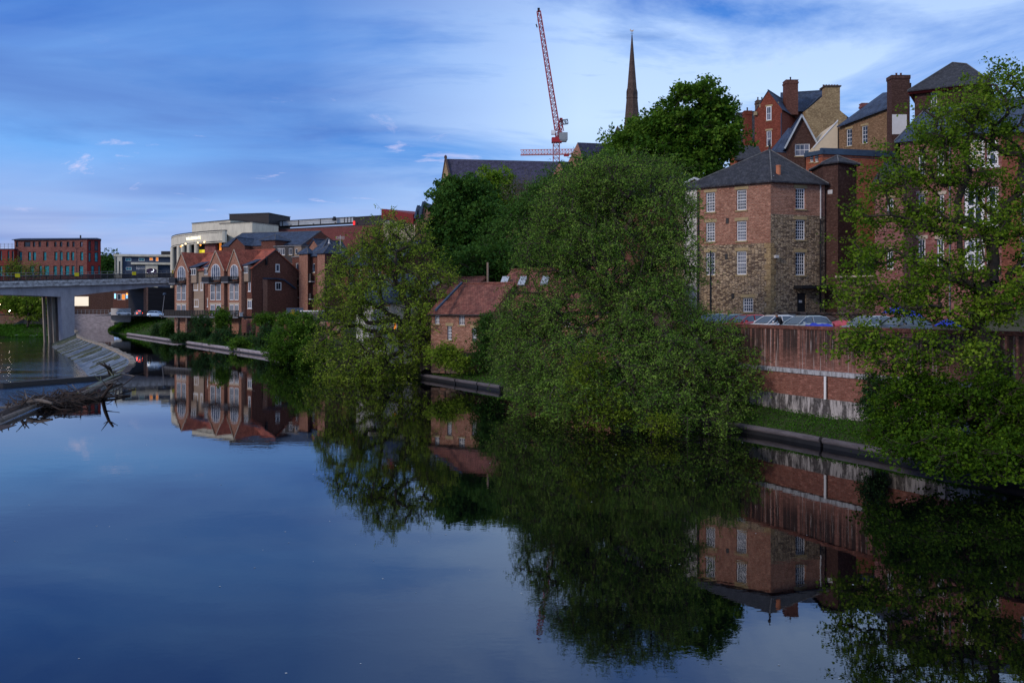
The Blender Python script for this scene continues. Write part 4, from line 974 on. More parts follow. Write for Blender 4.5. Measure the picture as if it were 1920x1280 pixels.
# tarps and sundries in the yard
def tarp(px0, px1, py, d, mat, label, h=.5):
    m = MB(); nx, ny = 9, 6; rng_ = random.Random(px0); x0, x1 = X(px0, d), X(px1, d); zt = Z(py, d)
    for j in range(ny):
        for i in range(nx):
            u, v = i / (nx - 1), j / (ny - 1); ed = max(abs(u - .5), abs(v - .5)) * 2
            m.v.append((x0 + (x1 - x0) * u, d + 2.6 * v, zt - (ed ** 4) * h + rng_.uniform(-.06, .06) - .1 * abs(sin(u * 7))))
    for j in range(ny - 1):
        for i in range(nx - 1): m.f.append((j * nx + i, j * nx + i + 1, (j + 1) * nx + i + 1, (j + 1) * nx + i)); m.m.append(0)
    n0 = len(m.v); ring = [i for i in range(nx)] + [nx * k + nx - 1 for k in range(1, ny)] + [nx * (ny - 1) + i for i in range(nx - 2, -1, -1)] + [nx * k for k in range(ny - 2, 0, -1)]
    for k in ring: m.v.append((m.v[k][0], m.v[k][1], 5.83))
    for k in range(len(ring)): m.f.append((ring[k], n0 + k, n0 + (k + 1) % len(ring), ring[(k + 1) % len(ring)])); m.m.append(0)
    return tag(m.build('tarpaulin', mat, smooth=False), label, 'tarpaulin')
tarp(1574, 1616, 600, 61, 'tarpr', 'crumpled pinkish red tarpaulin behind the river wall', .35)
tarp(1520, 1568, 606, 59, 'tarpb', 'blue tarpaulin lying low behind the river wall beside the dark car', .25)
def parasol(px, py, d, label):
    t_ = thing('parasol', label, 'parasol', (X(px, d), d, 5.82), 'blue parasols in the yard'); zt = Z(py, d)
    m = MB(); m.tube((X(px, d), d, 5.82), (X(px, d), d, zt), .04); m.build('pole', 'metalg', t_)
    m = MB(); m.lathe((X(px, d), d, zt - .55), [(1.1, 0), (1.12, .05), (.5, .42), (.04, .6)], 8); m.build('canopy', 'tarpb', t_)
parasol(1681, 574, 70, 'blue parasol behind leaves, leftmost in the yard'); parasol(1708, 583, 71, 'blue parasol behind leaves, between two others'); parasol(1780, 598, 68, 'blue parasol behind leaves, rightmost in the yard')
# ------------------------------------------------------------------ riverside apartments (red tiled roof)
AC = (-54.0, 184.0); AD = (.81, -.586)            # near corner, facade direction left->right
FL = 27.3
A0 = (AC[0] - AD[0] * FL, AC[1] - AD[1] * FL); AN = (AD[1], -AD[0]); AB = (-AN[0], -AN[1])
DP = 12.0
zE = 15.7
pts = [A0, AC, (AC[0] + AB[0] * DP, AC[1] + AB[1] * DP), (A0[0] + AB[0] * DP, A0[1] + AB[1] * DP)]
b = Bld('riverside_apartments', 'red brick riverside apartment block with clay tile roof and arched balcony windows', 'apartment block', pts, 2.0, zE, 'brickd')
b.mats = ['brickd', 'timberl', 'brick']
# shared local helper on the front face, offset planes
a_, q_, d_, n_, l_ = b.face(0)
def tA(px, o=0):
    p = (a_[0] + n_[0] * o, a_[1] + n_[1] * o); return along(p, d_, px)[0]
kwf = dict(cols=3, rows=1, lintel=None, sill='white', fr=.13, bar=.09)
rise = 4.1
ro = b.gable_roof(0, rise, 'tile', oh=.3)
BO = 1.1        # bay projection
bays = [(327.8, 353.5, 'bay1'), (390, 420, 'bay2'), (427, 452.5, 'bay3')]
for k, (x0, x1, _) in enumerate(bays):
    t0, t1 = tA(x0, BO), tA(x1, BO); zb = 2.0
    m = MB(); q = lambda t, o: (a_[0] + d_[0] * t + n_[0] * o, a_[1] + d_[1] * t + n_[1] * o)
    m.prism([q(t0, .01), q(t0, BO), q(t1, BO), q(t1, .01)][::-1], zb, zE)
    tc = (t0 + t1) / 2; zp = zE + rise + .05
    dep = DP / 2
    P0, P1 = q(t0, BO), q(t1, BO); Pm = q(tc, BO)
    m.poly([(*P0, zE), (*P1, zE), (*Pm, zp - .25)], 0)
    bay = b.part('bay', m, 'brick')
    r = MB(); e0, e1, em = q(t0 - .25, BO + .15), q(t1 + .25, BO + .15), q(tc, BO + .15); kk = (zp - zE) / (tc - t0)
    r.slab([(*e0, zE - .25 * kk + .1), (*em, zp), (*q(tc, -dep), zp), (*q(t0 - .25, 0), zE - .25 * kk + .1)][::-1], .16)
    r.slab([(*e1, zE - .25 * kk + .1), (*em, zp), (*q(tc, -dep), zp), (*q(t1 + .25, 0), zE - .25 * kk + .1)], .16)
    rr = r.build('bay_roof', 'tile', bay)
    c = MB(); c.tube((*e0, zE - .25 * kk + .02), (*em, zp - .08), .08, n=4); c.tube((*e1, zE - .25 * kk + .02), (*em, zp - .08), .08, n=4); c.build('verge', 'lintelw', rr)
    # windows on bay front: temporary face
    bf = Bld.__new__(Bld); bf.pts = [P0, P1, q(t1, 0), q(t0, 0)]; bf.holes = {i: [] for i in range(4)}; bf.root = b.root
    w_ = (t1 - t0)
    for (ya, yb, nm) in ((9.15, 12.55, 0), (5.95, 8.2, 1)):
        for s_ in (0, 1):
            ta = w_ * (.17 + .36 * s_); Bld.win(bf, 0, ta, ya, ta + w_ * .28, yb, hole=False, **{**kwf, 'sill': None, 'rows': 2 if nm == 0 else 1, 'meet': False})
        if nm: g = MB(); fbox(g, bf, 0, w_ * .12, yb + .05, w_ * .86, yb + .42, .01, .07); b.part('lintel', g, 'lintelw')
    # arched window
    zc, za, R = 13.6, 15.6, w_ * .27
    f = MB(); g = MB(); cx = w_ * .5; qq = lambda t, o, z_: (P0[0] + d_[0] * t + n_[0] * o, P0[1] + d_[1] * t + n_[1] * o, z_)
    arc = [(cx + R * cos(pi * j / 12), za - .3 + R * sin(pi * j / 12)) for j in range(13)]; out = [(cx + R, zc)] + arc + [(cx - R, zc)]
    g.poly([qq(t, .04, z_) for t, z_ in out])
    for (u, v) in zip(out, out[1:] + out[:1]): f.tube(qq(u[0], .06, u[1]), qq(v[0], .06, v[1]), .09, n=4)
    for s_ in (-.5, 0, .5):
        h_ = sqrt(max(0, 1 - s_ * s_)) * R; f.tube(qq(cx + R * s_, .06, zc), qq(cx + R * s_, .06, za - .3 + h_), .07, n=4)
    wf = f.build('arched_window', 'white', b.root); g.build('pane', 'glassc', wf)
    # curved black balcony
    m = MB(); bc = []
    for j in range(9):
        th = pi * j / 8; bc.append((cx + R * 1.25 * cos(th), 1.25 * sin(th)))
    m.add([qq(t, o, 12.75) for t, o in bc] + [qq(t, o, 13.0) for t, o in bc], [tuple(range(9)), tuple(range(17, 8, -1))] + [(j, j + 1, j + 10, j + 9) for j in range(8)])
    for (u, v) in zip(bc, bc[1:]):
        m.tube(qq(u[0], u[1], 14.1), qq(v[0], v[1], 14.1), .06, n=4)
        for j in range(5): x_ = u[0] + (v[0] - u[0]) * j / 5; y_ = u[1] + (v[1] - u[1]) * j / 5; m.tube(qq(x_, y_, 13.0), qq(x_, y_, 14.1), .035, n=3, caps=False)
    b.part('balcony', m, 'metal')
# flat balconies linking bays
for x0, x1 in ((317, 330), (378, 396), (415, 431)):
    t0, t1 = tA(x0, 1.6), tA(x1, 1.6); m = MB(); fbox(m, b, 0, t0, 12.8, t1, 13.05, .3, 1.7); fb = b.part('balcony', m, 'metalg')
    m = MB(); fbox(m, b, 0, t0, 13.1, t1, 14.2, 1.6, 1.66); fbox(m, b, 0, t0, 13.1, t0 + .05, 14.2, .3, 1.6); m.build('balustrade', 'metal', fb)
# dormers
for x0, x1, xs in ((356, 368.5, 357), (383, 391, 383), (457, 466, 457)):
    t0, t1 = tA(x0, .5), tA(x1, .5); m = MB(); fbox(m, b, 0, t0, 13.0, t1, 16.3, -3, .55); dm = b.part('dormer', m, 'timberl')
    f = MB(); fbox(f, b, 0, t0 + .15, 14.7, t1 - .1, 16.15, .56, .62); f2 = f.build('window', 'white', dm)
    g = MB(); wd = (t1 - t0 - .25); 
    for j in range(3): fbox(g, b, 0, t0 + .15 + wd * (j + .15) / 3, 14.85, t0 + .15 + wd * (j + .85) / 3, 16.0, .63, .65)
    g.build('pane', 'glass', f2)
    r = MB(); r.slab([(*q_2[:2], 16.5) if 0 else (a_[0] + d_[0] * (t0 - .2) + n_[0] * .8, a_[1] + d_[1] * (t0 - .2) + n_[1] * .8, 16.45), (a_[0] + d_[0] * (t1 + .2) + n_[0] * .8, a_[1] + d_[1] * (t1 + .2) + n_[1] * .8, 16.45), (a_[0] + d_[0] * (t1 + .2) - n_[0] * 3.6, a_[1] + d_[1] * (t1 + .2) - n_[1] * 3.6, 18.1), (a_[0] + d_[0] * (t0 - .2) - n_[0] * 3.6, a_[1] + d_[1] * (t0 - .2) - n_[1] * 3.6, 18.1)], .15); r.build('dormer_roof', 'slateb', dm)
# recessed windows and the pale clad strip
m = MB(); fbox(m, b, 0, tA(364), 6.0, tA(383), 15.4, .0, .06); b.part('cladding', m, 'timberl')
for x0, y0, x1, y1 in ((363.5, 529, 371.5, 544), (376.5, 529, 380.5, 544), (364.5, 561, 372.5, 575), (389, 561, 391.5, 575), (466, 529, 470, 546), (464.8, 563, 472, 578)):
    b.wpx(0, x0, y0, x1, y1, cols=2 if x1 - x0 > 5 else 1, rows=1, lintel=None if y0 < 560 else 'lintelw', sill='white', fr=.13, bar=.09, hole=False)
for xx in (355, 383.5, 422.5, 454): b.drain(0, xx, 507, 590)
# gable side windows
b.wpx(1, 516.5, 495, 524, 509.5, cols=1, rows=1, lintel=None, sill='white', fr=.2, hole=False); b.wpx(1, 515, 529, 526, 544, cols=2, rows=1, lintel=None, sill=None, fr=.2, hole=False, off=.2)
a1, q1, d1_, n1, l1 = b.face(1)
t0, t1 = along(a1, d1_, 492)[0], along(a1, d1_, 500)[0]
m = MB(); fbox(m, b, 1, t0, 2.5, t1, Z(522, 187), 0, .25); b.part('pilaster', m, 'brickl')
m = MB(); fbox(m, b, 1, t0, 2.5, l1, Z(541, 190), 0, .2); b.part('side_projection', m, 'brickd')
cp = [(492, 522), (520, 522.5), (532, 525), (553, 541)]; m = MB()
for (u, v) in zip(cp, cp[1:]):
    ta, tb = along(a1, d1_, u[0])[0], along(a1, d1_, v[0])[0]; pa = (a1[0] + d1_[0] * ta + n1[0] * .2, a1[1] + d1_[1] * ta + n1[1] * .2); pb = (a1[0] + d1_[0] * tb + n1[0] * .2, a1[1] + d1_[1] * tb + n1[1] * .2)
    m.tube((*pa, Z(u[1], pa[1])), (*pb, Z(v[1], pb[1])), .22, n=4)
b.part('slate_coping', m, 'slateb')
t, z_ = b.tz(1, 498, 488); m = MB(); fbox(m, b, 1, t - .1, z_ - 1.0, t + .15, z_ + .8, 0, .5); b.part('satellite_bracket', m, 'metal')
# roof parapet ribs (dark party lines)
m = MB()
for px in (377, 477):
    t = tA(px); k = rise / (DP / 2); pa = (a_[0] + d_[0] * t, a_[1] + d_[1] * t, zE + .25); pb = (pa[0] - n_[0] * DP / 2, pa[1] - n_[1] * DP / 2, zE + rise + .25); m.tube(pa, pb, .1, n=4)
m.build('party_flashing', 'metal', ro)
# terrace deck with railing
t0, t1 = tA(312, 3), l_ + 0.3
m = MB(); fbox(m, b, 0, t0, 5.55, t1, 5.8, .0, 3.6); tr = b.part('terrace', m, 'timber')
m = MB(); fbox(m, b, 0, t0, 5.45, t1, 5.7, 3.603, 3.7); m.build('terrace_edge', 'metalg', tr)
m = MB(); 
for j in range(29):
    t = t0 + (t1 - t0) * j / 28; fbox(m, b, 0, t - .06, 5.8, t + .06, 7.0, 3.45, 3.6)
fbox(m, b, 0, t0, 6.95, t1, 7.05, 3.42, 3.62)
for j in range(28 * 6):
    t = t0 + (t1 - t0) * j / 168; fbox(m, b, 0, t - .02, 5.85, t + .02, 6.95, 3.5, 3.54)
fbox(m, b, 0, t0, 5.85, t0 + 9.5, 6.9, 3.4, 3.45)
m.build('terrace_railing', 'timber', tr)
m = MB()
for px in (335, 352, 378, 405, 432, 458): t = tA(px, 3); fbox(m, b, 0, t - .3, 2, t + .3, 5.5, 2.9, 3.4)
m.build('deck_post', 'stoned', tr)
b.finish()
# white garden bench on the terrace
t_ = thing('garden_table', 'white garden table on the apartment terrace near its right corner', 'table', (AC[0] - 2, AC[1] - .8, 5.8))
m = MB(); c = (a_[0] + d_[0] * (l_ - 1.6) + n_[0] * 2.2, a_[1] + d_[1] * (l_ - 1.6) + n_[1] * 2.2); m.box((c[0], c[1], 6.5), AD, None, (2.4, .9, .12)); m.build('table_top', 'white', t_)
for s_ in (-1, 1):
    m = MB(); m.box((c[0] + AD[0] * s_, c[1] + AD[1] * s_, 5.8), AD, None, (.15, .7, .7)); m.build('leg', 'white', t_)
# embankment wall below
m = MB(); pr = []
for ky in np.arange(134, 238, 2.0): kx = kerb_at(ky); o = 9.2 + random.uniform(-.25, .25); pr.append((kx + NV[0] * o, ky + NV[1] * o))
for i, (u, v) in enumerate(zip(pr, pr[1:])):
    zt = 5.3 + random.uniform(-.1, .1); n0 = len(m.v)
    m.add([(*u, .8), (*v, .8), (v[0] + .3, v[1] + .2, 5.35), (u[0] + .3, u[1] + .2, 5.35), (u[0] + 1.2, u[1] + .8, 5.35), (v[0] + 1.2, v[1] + .8, 5.35)], [(0, 1, 2, 3), (3, 2, 5, 4)])
ew = tag(m.build('embankment_wall', 'embank'), 'rough stone embankment wall between the river kerbs and the apartment terrace', 'wall')
m = MB()
for ky, l, zb, zt in ((206, 7, 3.2, 5.2), (188, 6, 3.0, 5.4), (172, 7, 2.6, 5.2), (165, 5, 1.2, 5.3), (150, 8, .9, 4.6)):
    kx = kerb_at(ky) + NV[0] * 8.6; m.box((kx, ky + NV[1] * 8.6, zb), (-.547, .837), None, (l, 1.2, zt - zb))
m.build('brick_patch', 'brickd', ew)
# second group of apartments behind, with brick towers
def hipcap(bd, h, mat='slateb', oh=.45):
    cx = sum(p[0] for p in bd.pts) / len(bd.pts); cy = sum(p[1] for p in bd.pts) / len(bd.pts); bd.hip_roof([(cx, cy, bd.z1 + h)], mat, oh=oh)
def tower(px0, pxc, px1, d, ytop, yapex, label, extra=None):
    A, Bp, C = P(px0, d + 1.6), P(pxc, d), P(px1, d + 2.6); D = (A[0] + C[0] - Bp[0], A[1] + C[1] - Bp[1])
    t = Bld('brick_tower', label, 'tower', [A, Bp, C, D], 2.5, Z(ytop, d), 'brickl', 'brick stair towers of the riverside apartments'); t.mats = ['brickl', 'brickd']  # same brick twice: pale for the lit face, dark for the shaded faces
    hipcap(t, Z(yapex, d) - t.z1); 
    if extra: extra(t)
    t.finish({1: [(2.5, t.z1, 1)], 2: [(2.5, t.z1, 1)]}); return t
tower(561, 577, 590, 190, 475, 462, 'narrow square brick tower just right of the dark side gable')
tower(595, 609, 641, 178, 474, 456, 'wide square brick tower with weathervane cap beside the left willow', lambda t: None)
m = MB(); c = P3(617, 456, 180.5); m.lathe((c[0], c[1], c[2] - .1), [(.3, 0), (.15, .3), (.1, .7), (.02, 1.0)], 8); tag(m.build('roof_finial', 'whited'), 'small white finial on the wide brick tower roof', 'finial')
pts = fp(548, 197, 564, 195.5, 6); b = Bld('apartment_link', 'recessed brick link with white windows right of the side gable', 'building', pts, 2.5, Z(482, 196), 'brickd')
b.wpx(0, 554, 493, 559.5, 507, cols=1, rows=1, lintel=None, fr=.15); b.wpx(0, 554.5, 523, 560, 536, cols=1, rows=1, lintel=None, fr=.15)
for y0, y1 in ((509, 521), (543, 557)):
    m = MB(); fbox(m, b, 0, 0, Z(y1, 196), 1.95, Z(y0, 196), .6, .7); bb_ = b.part('balcony', m, 'timber'); m = MB(); fbox(m, b, 0, 0, Z(y1 + 1.8, 196), 1.95, Z(y1, 196) - .01, 0, .75); m.build('balcony_floor', 'whited', bb_)
b.flat_roof('metalg'); b.finish()
pts = fp(578, 192, 600, 189, 7); b = Bld('apartment_wing', 'recessed brick wing with balconies between the two brick towers', 'building', pts, 2.5, Z(480, 191), 'brickd')
b.wpx(0, 585.5, 494, 590.5, 511, cols=1, rows=1, lintel=None, fr=.15)
for y0, y1 in ((513, 527), (550, 560)):
    m = MB(); fbox(m, b, 0, .6, Z(y1, 190), 2.3, Z(y0, 190), .8, .9); bb_ = b.part('balcony', m, 'timber'); m = MB(); fbox(m, b, 0, .6, Z(y1 + 1.8, 190), 2.3, Z(y1, 190) - .01, 0, .95); m.build('balcony_floor', 'whited', bb_)
hipcap(b, 4, 'slateb'); b.finish()
pts = fp(575, 205, 602, 203, 10); b = Bld('back_gable_house', 'brick gabled house peeping between the two brick towers', 'building', pts, 5, Z(470, 204), 'brickl'); b.gable_roof(1, 2.5, 'slateb'); b.finish()
pts = fp(640, 186, 742, 172, 12); b = Bld('blue_roof_apartments', 'brick apartments with long blue slate roof behind the left willow', 'building', pts, 2.5, Z(497, 180), 'brickd')
for x_ in (655, 672, 690, 708, 726):
    for y_ in (505, 530, 556): b.wpx(0, x_, y_, x_ + 7, y_ + 13, cols=2, rows=1, lintel=None, sill='white', fr=.13)
b.gable_roof(0, 4.4, 'slateb', oh=.4)
t, z_ = b.tz(0, 660, 470); b.finish()
m = MB(); c = P3(638, 441, 185); m.tube((c[0], c[1], Z(475, 185)), (c[0], c[1], c[2]), .06)
for k in range(3): m.tube((c[0] - .9, c[1], c[2] - .3 - k * .25), (c[0] + .9, c[1], c[2] - .3 - k * .25), .05, n=4)
m.tube((c[0] - .3, c[1], c[2] - 3.6), (c[0] + .9, c[1], c[2] - 3.6), .05, n=4)
tag(m.build('roof_aerial', 'whited'), 'pale television aerial above the brick towers', 'aerial')
# slate roofed hall behind
pts = fp(417, 222, 566, 214, 15); b = Bld('slate_roof_hall', 'brick building with long blue-grey slate roof behind the red tiled apartments', 'building', pts, 3, Z(461, 220), 'brickd')
b.hip_roof([P3(455, 437, 229), P3(601, 433, 223)], 'slateb', oh=.3)
m = MB(); m.poly([P3(568, 460, 214), P3(634, 457, 228), P3(601, 434.5, 221)]); m.poly([(P3(568, 460, 214)[0], 214, 3), (P3(634, 457, 228)[0], 228, 3), P3(634, 457, 228), P3(568, 460, 214)]); b.part('gable_wall', m, 'brickd')
b.finish()
pts = fp(430, 219, 459, 217, 8); b = Bld('small_gable_wing', 'small brick gabled wing in front of the long slate roof', 'building', pts, 3, Z(461, 218), 'brickd'); b.gable_roof(1, 1.9, 'slateb', oh=.1); b.finish()
pts = fp(490, 215, 516, 213, 5); b = Bld('square_turret', 'square brick turret with small blue pyramid roof in front of the long slate roof', 'building', pts, 3, Z(450, 214), 'brickd'); hipcap(b, 1.5); b.finish()
pts = fp(514, 212, 552, 210, 8); b = Bld('timber_clad_wing', 'dark timber-clad wing with white windows behind the side gable', 'building', pts, 3, Z(462, 211), 'timber')
b.wpx(0, 518, 465, 534, 478.5, cols=4, rows=1, lintel=None, fr=.16, bar=.12); b.wpx(0, 541, 465, 548, 478, cols=2, rows=1, lintel=None, fr=.14); b.wpx(0, 543, 494, 549, 500, cols=2, rows=1, lintel=None, fr=.14); b.flat_roof('metalg'); b.finish()
pts = fp(552, 209, 565, 208, 8); b = Bld('pale_clad_wing', 'pale clad narrow wing with stacked white windows', 'building', pts, 3, Z(461, 208), 'timberl')
b.wpx(0, 553, 466, 558, 476.5, cols=1, rows=1, lintel=None, fr=.14); b.wpx(0, 554, 493, 559, 507, cols=1, rows=1, lintel=None, fr=.14); b.flat_roof('metalg'); b.finish()

# ------------------------------------------------------------------ curved cream building with lit sign
cb = thing('cream_rotunda', 'curved cream building with columns, lamps and lit lettering behind the apartments', 'building', (X(370, 285), 285, 5))
# arc points on plan
arcp = [(321, 296), (323, 290.5), (330, 285), (342, 281), (358, 277), (376, 273.5), (394, 270.5), (410, 268.5), (422, 267.5)]
zt, zb = Z(437, 276), Z(458, 276)
def band(pl, z0, z1, th, m):
    for i in range(len(pl) - 1):
        u, v = P(*pl[i]), P(*pl[i + 1]); l = math.dist(u, v); dx, dy = (v[0] - u[0]) / l, (v[1] - u[1]) / l
        m.add([(*u, z0), (*v, z0), (v[0] - dy * th, v[1] + dx * th, z0), (u[0] - dy * th, u[1] + dx * th, z0), (*u, z1), (*v, z1), (v[0] - dy * th, v[1] + dx * th, z1), (u[0] - dy * th, u[1] + dx * th, z1)], fq)
m = MB(); band(arcp, zb, zt, .8, m); band([(422, 267.5), (424, 275)], zb, zt, .8, m); fa = m.build('fascia_band', 'cream', cb)
m = MB(); band(arcp, zt + .003, zt + .3, 1.0, m); m.build('roof_edge', 'metal', fa)
m = MB(); m.prism([P(*q) for q in arcp] + [P(436, 300), P(330, 310)], zb + .2, zb + .5); m.prism([P(*q) for q in arcp] + [P(436, 300), P(330, 310)], zt - .5, zt - .3); m.build('soffit', 'metal', cb)
m = MB(); m.prism([P(323, 300), P(330, 293), P(356, 285), P(383, 279), P(430, 277), P(436, 300)], 5, zb); m.build('back_wall', 'black', cb)
for px, d in ((324, 291), (336, 284), (343.5, 281.5), (355, 278.5), (369, 276)):
    m = MB(); c = P(px, d); m.tube((*c, 5), (*c, zb), .75, n=12); m.build('column', 'cream', cb)
m = MB(); band([(384, 275), (404, 272.5)], 5, zb - .05, .8, m); m.build('brick_panel', 'brickp', cb)
m = MB(); band([(374, 276.5), (383.5, 276)], Z(478, 276), Z(468, 276), .1, m); m.build('lit_window', 'lityellow', cb)
m = MB(); band([(411, 273), (415, 272.8)], Z(472, 273), Z(453, 273), .1, m); m.build('lit_window', 'litorange', cb)
for px, py, mt in ((339, 462, 'lampo'), (342, 460, 'lamp'), (348, 457, 'lamp'), (371, 455, 'lamp'), (383, 454, 'lamp'), (376, 459.5, 'lampo'), (417, 451.5, 'lamp')):
    c = P3(px, py, 272); m = MB(); m.tube((c[0], c[1] - .2, c[2]), (c[0], c[1] + .2, c[2]), .2, n=8); m.build('light', mt, cb)
# lettering
def text(name, body, loc, size, dirxy, mat, parent, depth=.03, spacing=1.0, bold=0):
    cu = bpy.data.curves.new(name, 'FONT'); cu.body = body; cu.size = size; cu.extrude = depth; cu.align_x = 'CENTER'; cu.space_character = spacing; cu.offset = bold
    o = bpy.data.objects.new(name, cu); COL.objects.link(o)
    dg = bpy.context.evaluated_depsgraph_get(); dg.update(); me = bpy.data.meshes.new_from_object(o.evaluated_get(dg))
    bpy.data.objects.remove(o); ob = bpy.data.objects.new(name, me); COL.objects.link(ob); me.materials.clear(); me.materials.append(M[mat] if isinstance(mat, str) else mat)
    ob.rotation_euler = (pi / 2, 0, math.atan2(dirxy[1], dirxy[0])); ob.parent = parent; pl = wrap_loc(parent); ob.location = (loc[0] - pl[0], loc[1] - pl[1], loc[2] - pl[2]); return ob
word = 'WALKERGATE'; 
for i, ch in enumerate(word):
    px = 351.3 + 24.2 * i / 9
    for (u, v) in zip(arcp, arcp[1:]):
        if u[0] <= px <= v[0]:
            A, B = P(*u), P(*v); l = math.dist(A, B); dd = ((B[0] - A[0]) / l, (B[1] - A[1]) / l); t, q = along(A, dd, px)
            text('letter', ch, (q[0] + dd[1] * .12, q[1] - dd[0] * .12, Z(446.5, 276) - .45), 1.25, dd, 'signlit', cb, bold=.03)
# upper tiers
def blk(name, label, px0, d0, px1, d1, yt, yb, depth, mat, cat='building', roofm='metalg', cop=None):
    b = Bld(name, label, cat, fp(px0, d0, px1, d1, depth), yb if isinstance(yb, float) else Z(yb, d0), Z(yt, (d0 + d1) / 2), mat); b.flat_roof(roofm, capm=cop or 'metal'); b.finish(); return b
blk('cream_upper_storey', 'set-back cream upper storey left of the black box', 360, 300, 432, 288, 416, 5.0, 20, 'cream')
blk('cream_stair_block', 'cream block in front of the black rooftop box', 412, 282, 473, 276, 418, 5.0, 12, 'cream')
blk('black_roof_box', 'big black rooftop box above the cream building', 430, 300, 504, 296, 401, 5.0, 14, 'black')
blk('brick_mall', 'long purple-brown brick shopping building under the pale rooftop panels', 500, 292, 742, 268, 425.5, 5.0, 25, 'brickm')
b = blk('rooftop_plant_screen', 'long pale panelled rooftop screen above the brick shopping building', 503, 305, 664, 288, 412, 425 , 6, 'panel', cat='screen')
for px in (518, 524, 530, 560, 601, 646, 652, 658):
    a, _, d, n, l = b.face(0); t, q = along(a, d, px); m = MB(); fbox(m, b, 0, t - .15, b.z0, t + .15, b.z1, 0, .08); b.part('mullion', m, 'metal')
for px in (546, 588, 629):
    a, _, d, n, l = b.face(0); t, q = along(a, d, px); m = MB(); m.tube((q[0] + n[0] * .05, q[1] + n[1] * .05, Z(421, 296)), (q[0] + n[0] * .15, q[1] + n[1] * .15, Z(421, 296)), .35, n=10); b.part('vent', m, 'metal')
m = MB(); fbox(m, b, 0, .5, b.z0 + .9, b.face(0)[4] - 1, b.z0 + 1.0, .8, .9); b.part('guard_rail', m, 'metalg')
m = MB(); c = P3(627, 411, 290); m.lathe((c[0], c[1], c[2] - .5), [(.7, 0), (.7, .8), (.5, .9), (.5, 1.3)], 10); b.part('roof_fan', m, 'metal')
blk('black_corner_box', 'black clad box with a lit red doorway at the right end of the rooftop screen', 662, 287, 724, 280, 406, 5.0, 10, 'black')
m = MB(); a = P3(664, 424, 285.5); m.abox(a[0] - .3, a[1] - .3, a[2], a[0] + .3, a[1], a[2] + 1.6); tag(m.build('red_sign', m_emit('red_light', (.9, .02, .02), 1)), 'small red lit sign on the black corner box', 'sign')
# modern building with columns, curved gables
pts = fp(722, 206, 782, 196, 12); b = Bld('modern_building', 'modern building with red sloping roof edge and cream fins behind the left willow', 'building', pts, 5, Z(410, 200), 'panel')
a, q_, d, n, l = b.face(0); m = MB(); m.slab([(a[0] + n[0], a[1] + n[1], Z(392, 206)), (q_[0] + n[0], q_[1] + n[1], Z(402, 196)), (b.pts[2][0], b.pts[2][1], Z(402, 196)), (b.pts[3][0], b.pts[3][1], Z(392, 206))], 2.2); b.part('roof', m, 'redcl')
for k in range(16):
    m = MB(); t = .3 + k * (l - .6) / 15; fbox(m, b, 0, t - .12, 5, t + .12, b.z1 - .4, 0, .5); b.part('fin', m, 'creamw')
b.finish()
def curved_gable(px0, px1, pxp, yp, d, ye, label, mat):
    t_ = thing('curved_gable_house', label, 'house', (X(pxp, d), d, 6), 'houses with curved blue-edged gables')
    x0, x1, xp = X(px0, d), X(px1, d), X(pxp, d); zp, ze = Z(yp, d), Z(ye, d); pr = []
    for k in range(13):
        u = -1 + k / 6; xx = xp + (x1 - xp) * u if u > 0 else xp + (xp - x0) * u
        pr.append((xx, ze + (zp - ze) * (1 - abs(u) ** 1.35)))
    pr = [(x0, 6)] + pr + [(x1, 6)]; n_ = len(pr)
    m = MB(); m.add([(p[0], d, p[1]) for p in pr] + [(p[0] + 3, d + 14, p[1]) for p in pr], [tuple(range(n_))[::-1], tuple(range(n_, 2 * n_))] + [(0, 1, n_ + 1, n_), (n_ - 2, n_ - 1, 2 * n_ - 1, 2 * n_ - 2)]); m.build('wall', mat, t_)
    m = MB()
    for i in range(1, n_ - 2): m.slab([(pr[i][0], d - .2, pr[i][1] + .3), (pr[i + 1][0], d - .2, pr[i + 1][1] + .3), (pr[i + 1][0] + 3, d + 14, pr[i + 1][1] + .3), (pr[i][0] + 3, d + 14, pr[i][1] + .3)], .25)
    r_ = m.build('roof', 'slateb', t_)
    m = MB(); m.path([(p[0], d - .3, p[1] + .25) for p in pr[1:-1]], .3, 6); m.build('coping', 'metalb', r_)
curved_gable(779, 789, 785, 388, 192, 412, 'narrow curved gable, left one of the two beside the dark trees', 'bricky')
curved_gable(789, 815, 795, 381, 186, 408, 'wider tan brick curved gable, right one of the two beside the dark trees', 'brickl')
# church-like great slate roof
pts = fp(832, 226.1, 1062, 152, 20); 
b = Bld('great_slate_hall', 'large hall with long steep dark slate roof and sandstone end gable above the trees', 'building', [P(826, 231.4), P(1050, 223.4), (P(1050, 223.4)[0] + 3, 247.4), (P(826, 231.4)[0] - 5, 255.4)], 8, Z(364, 226.1), 'ashlar')
b.finish()
rp = [P3(838, 298, 243.4), P3(1046, 303, 236.7)]
m = MB(); e0, e1 = P3(851, 372, 229.4), P3(1058, 372, 223.4)
m.slab([e0, e1, rp[1], rp[0]], .3); m.slab([rp[0], rp[1], (e1[0] + 4, 252.7, e1[2]), (e0[0] - 3, 258.0, e0[2])], .3); rf = b.part('roof', m, 'slatec')
m = MB(); g = [P3(826, 366, 230.1), P3(853, 372, 228.8), (rp[0][0], rp[0][1] - .3, rp[0][2])]; g = [P3(824, 368, 239.4), P3(853, 372, 228.8), P3(835.5, 297, 242.7)]; m.poly(g); m.poly([(g[0][0], g[0][1], 8), (g[1][0], g[1][1], 8), g[1], g[0]]); b.part('end_gable', m, 'ashlar')
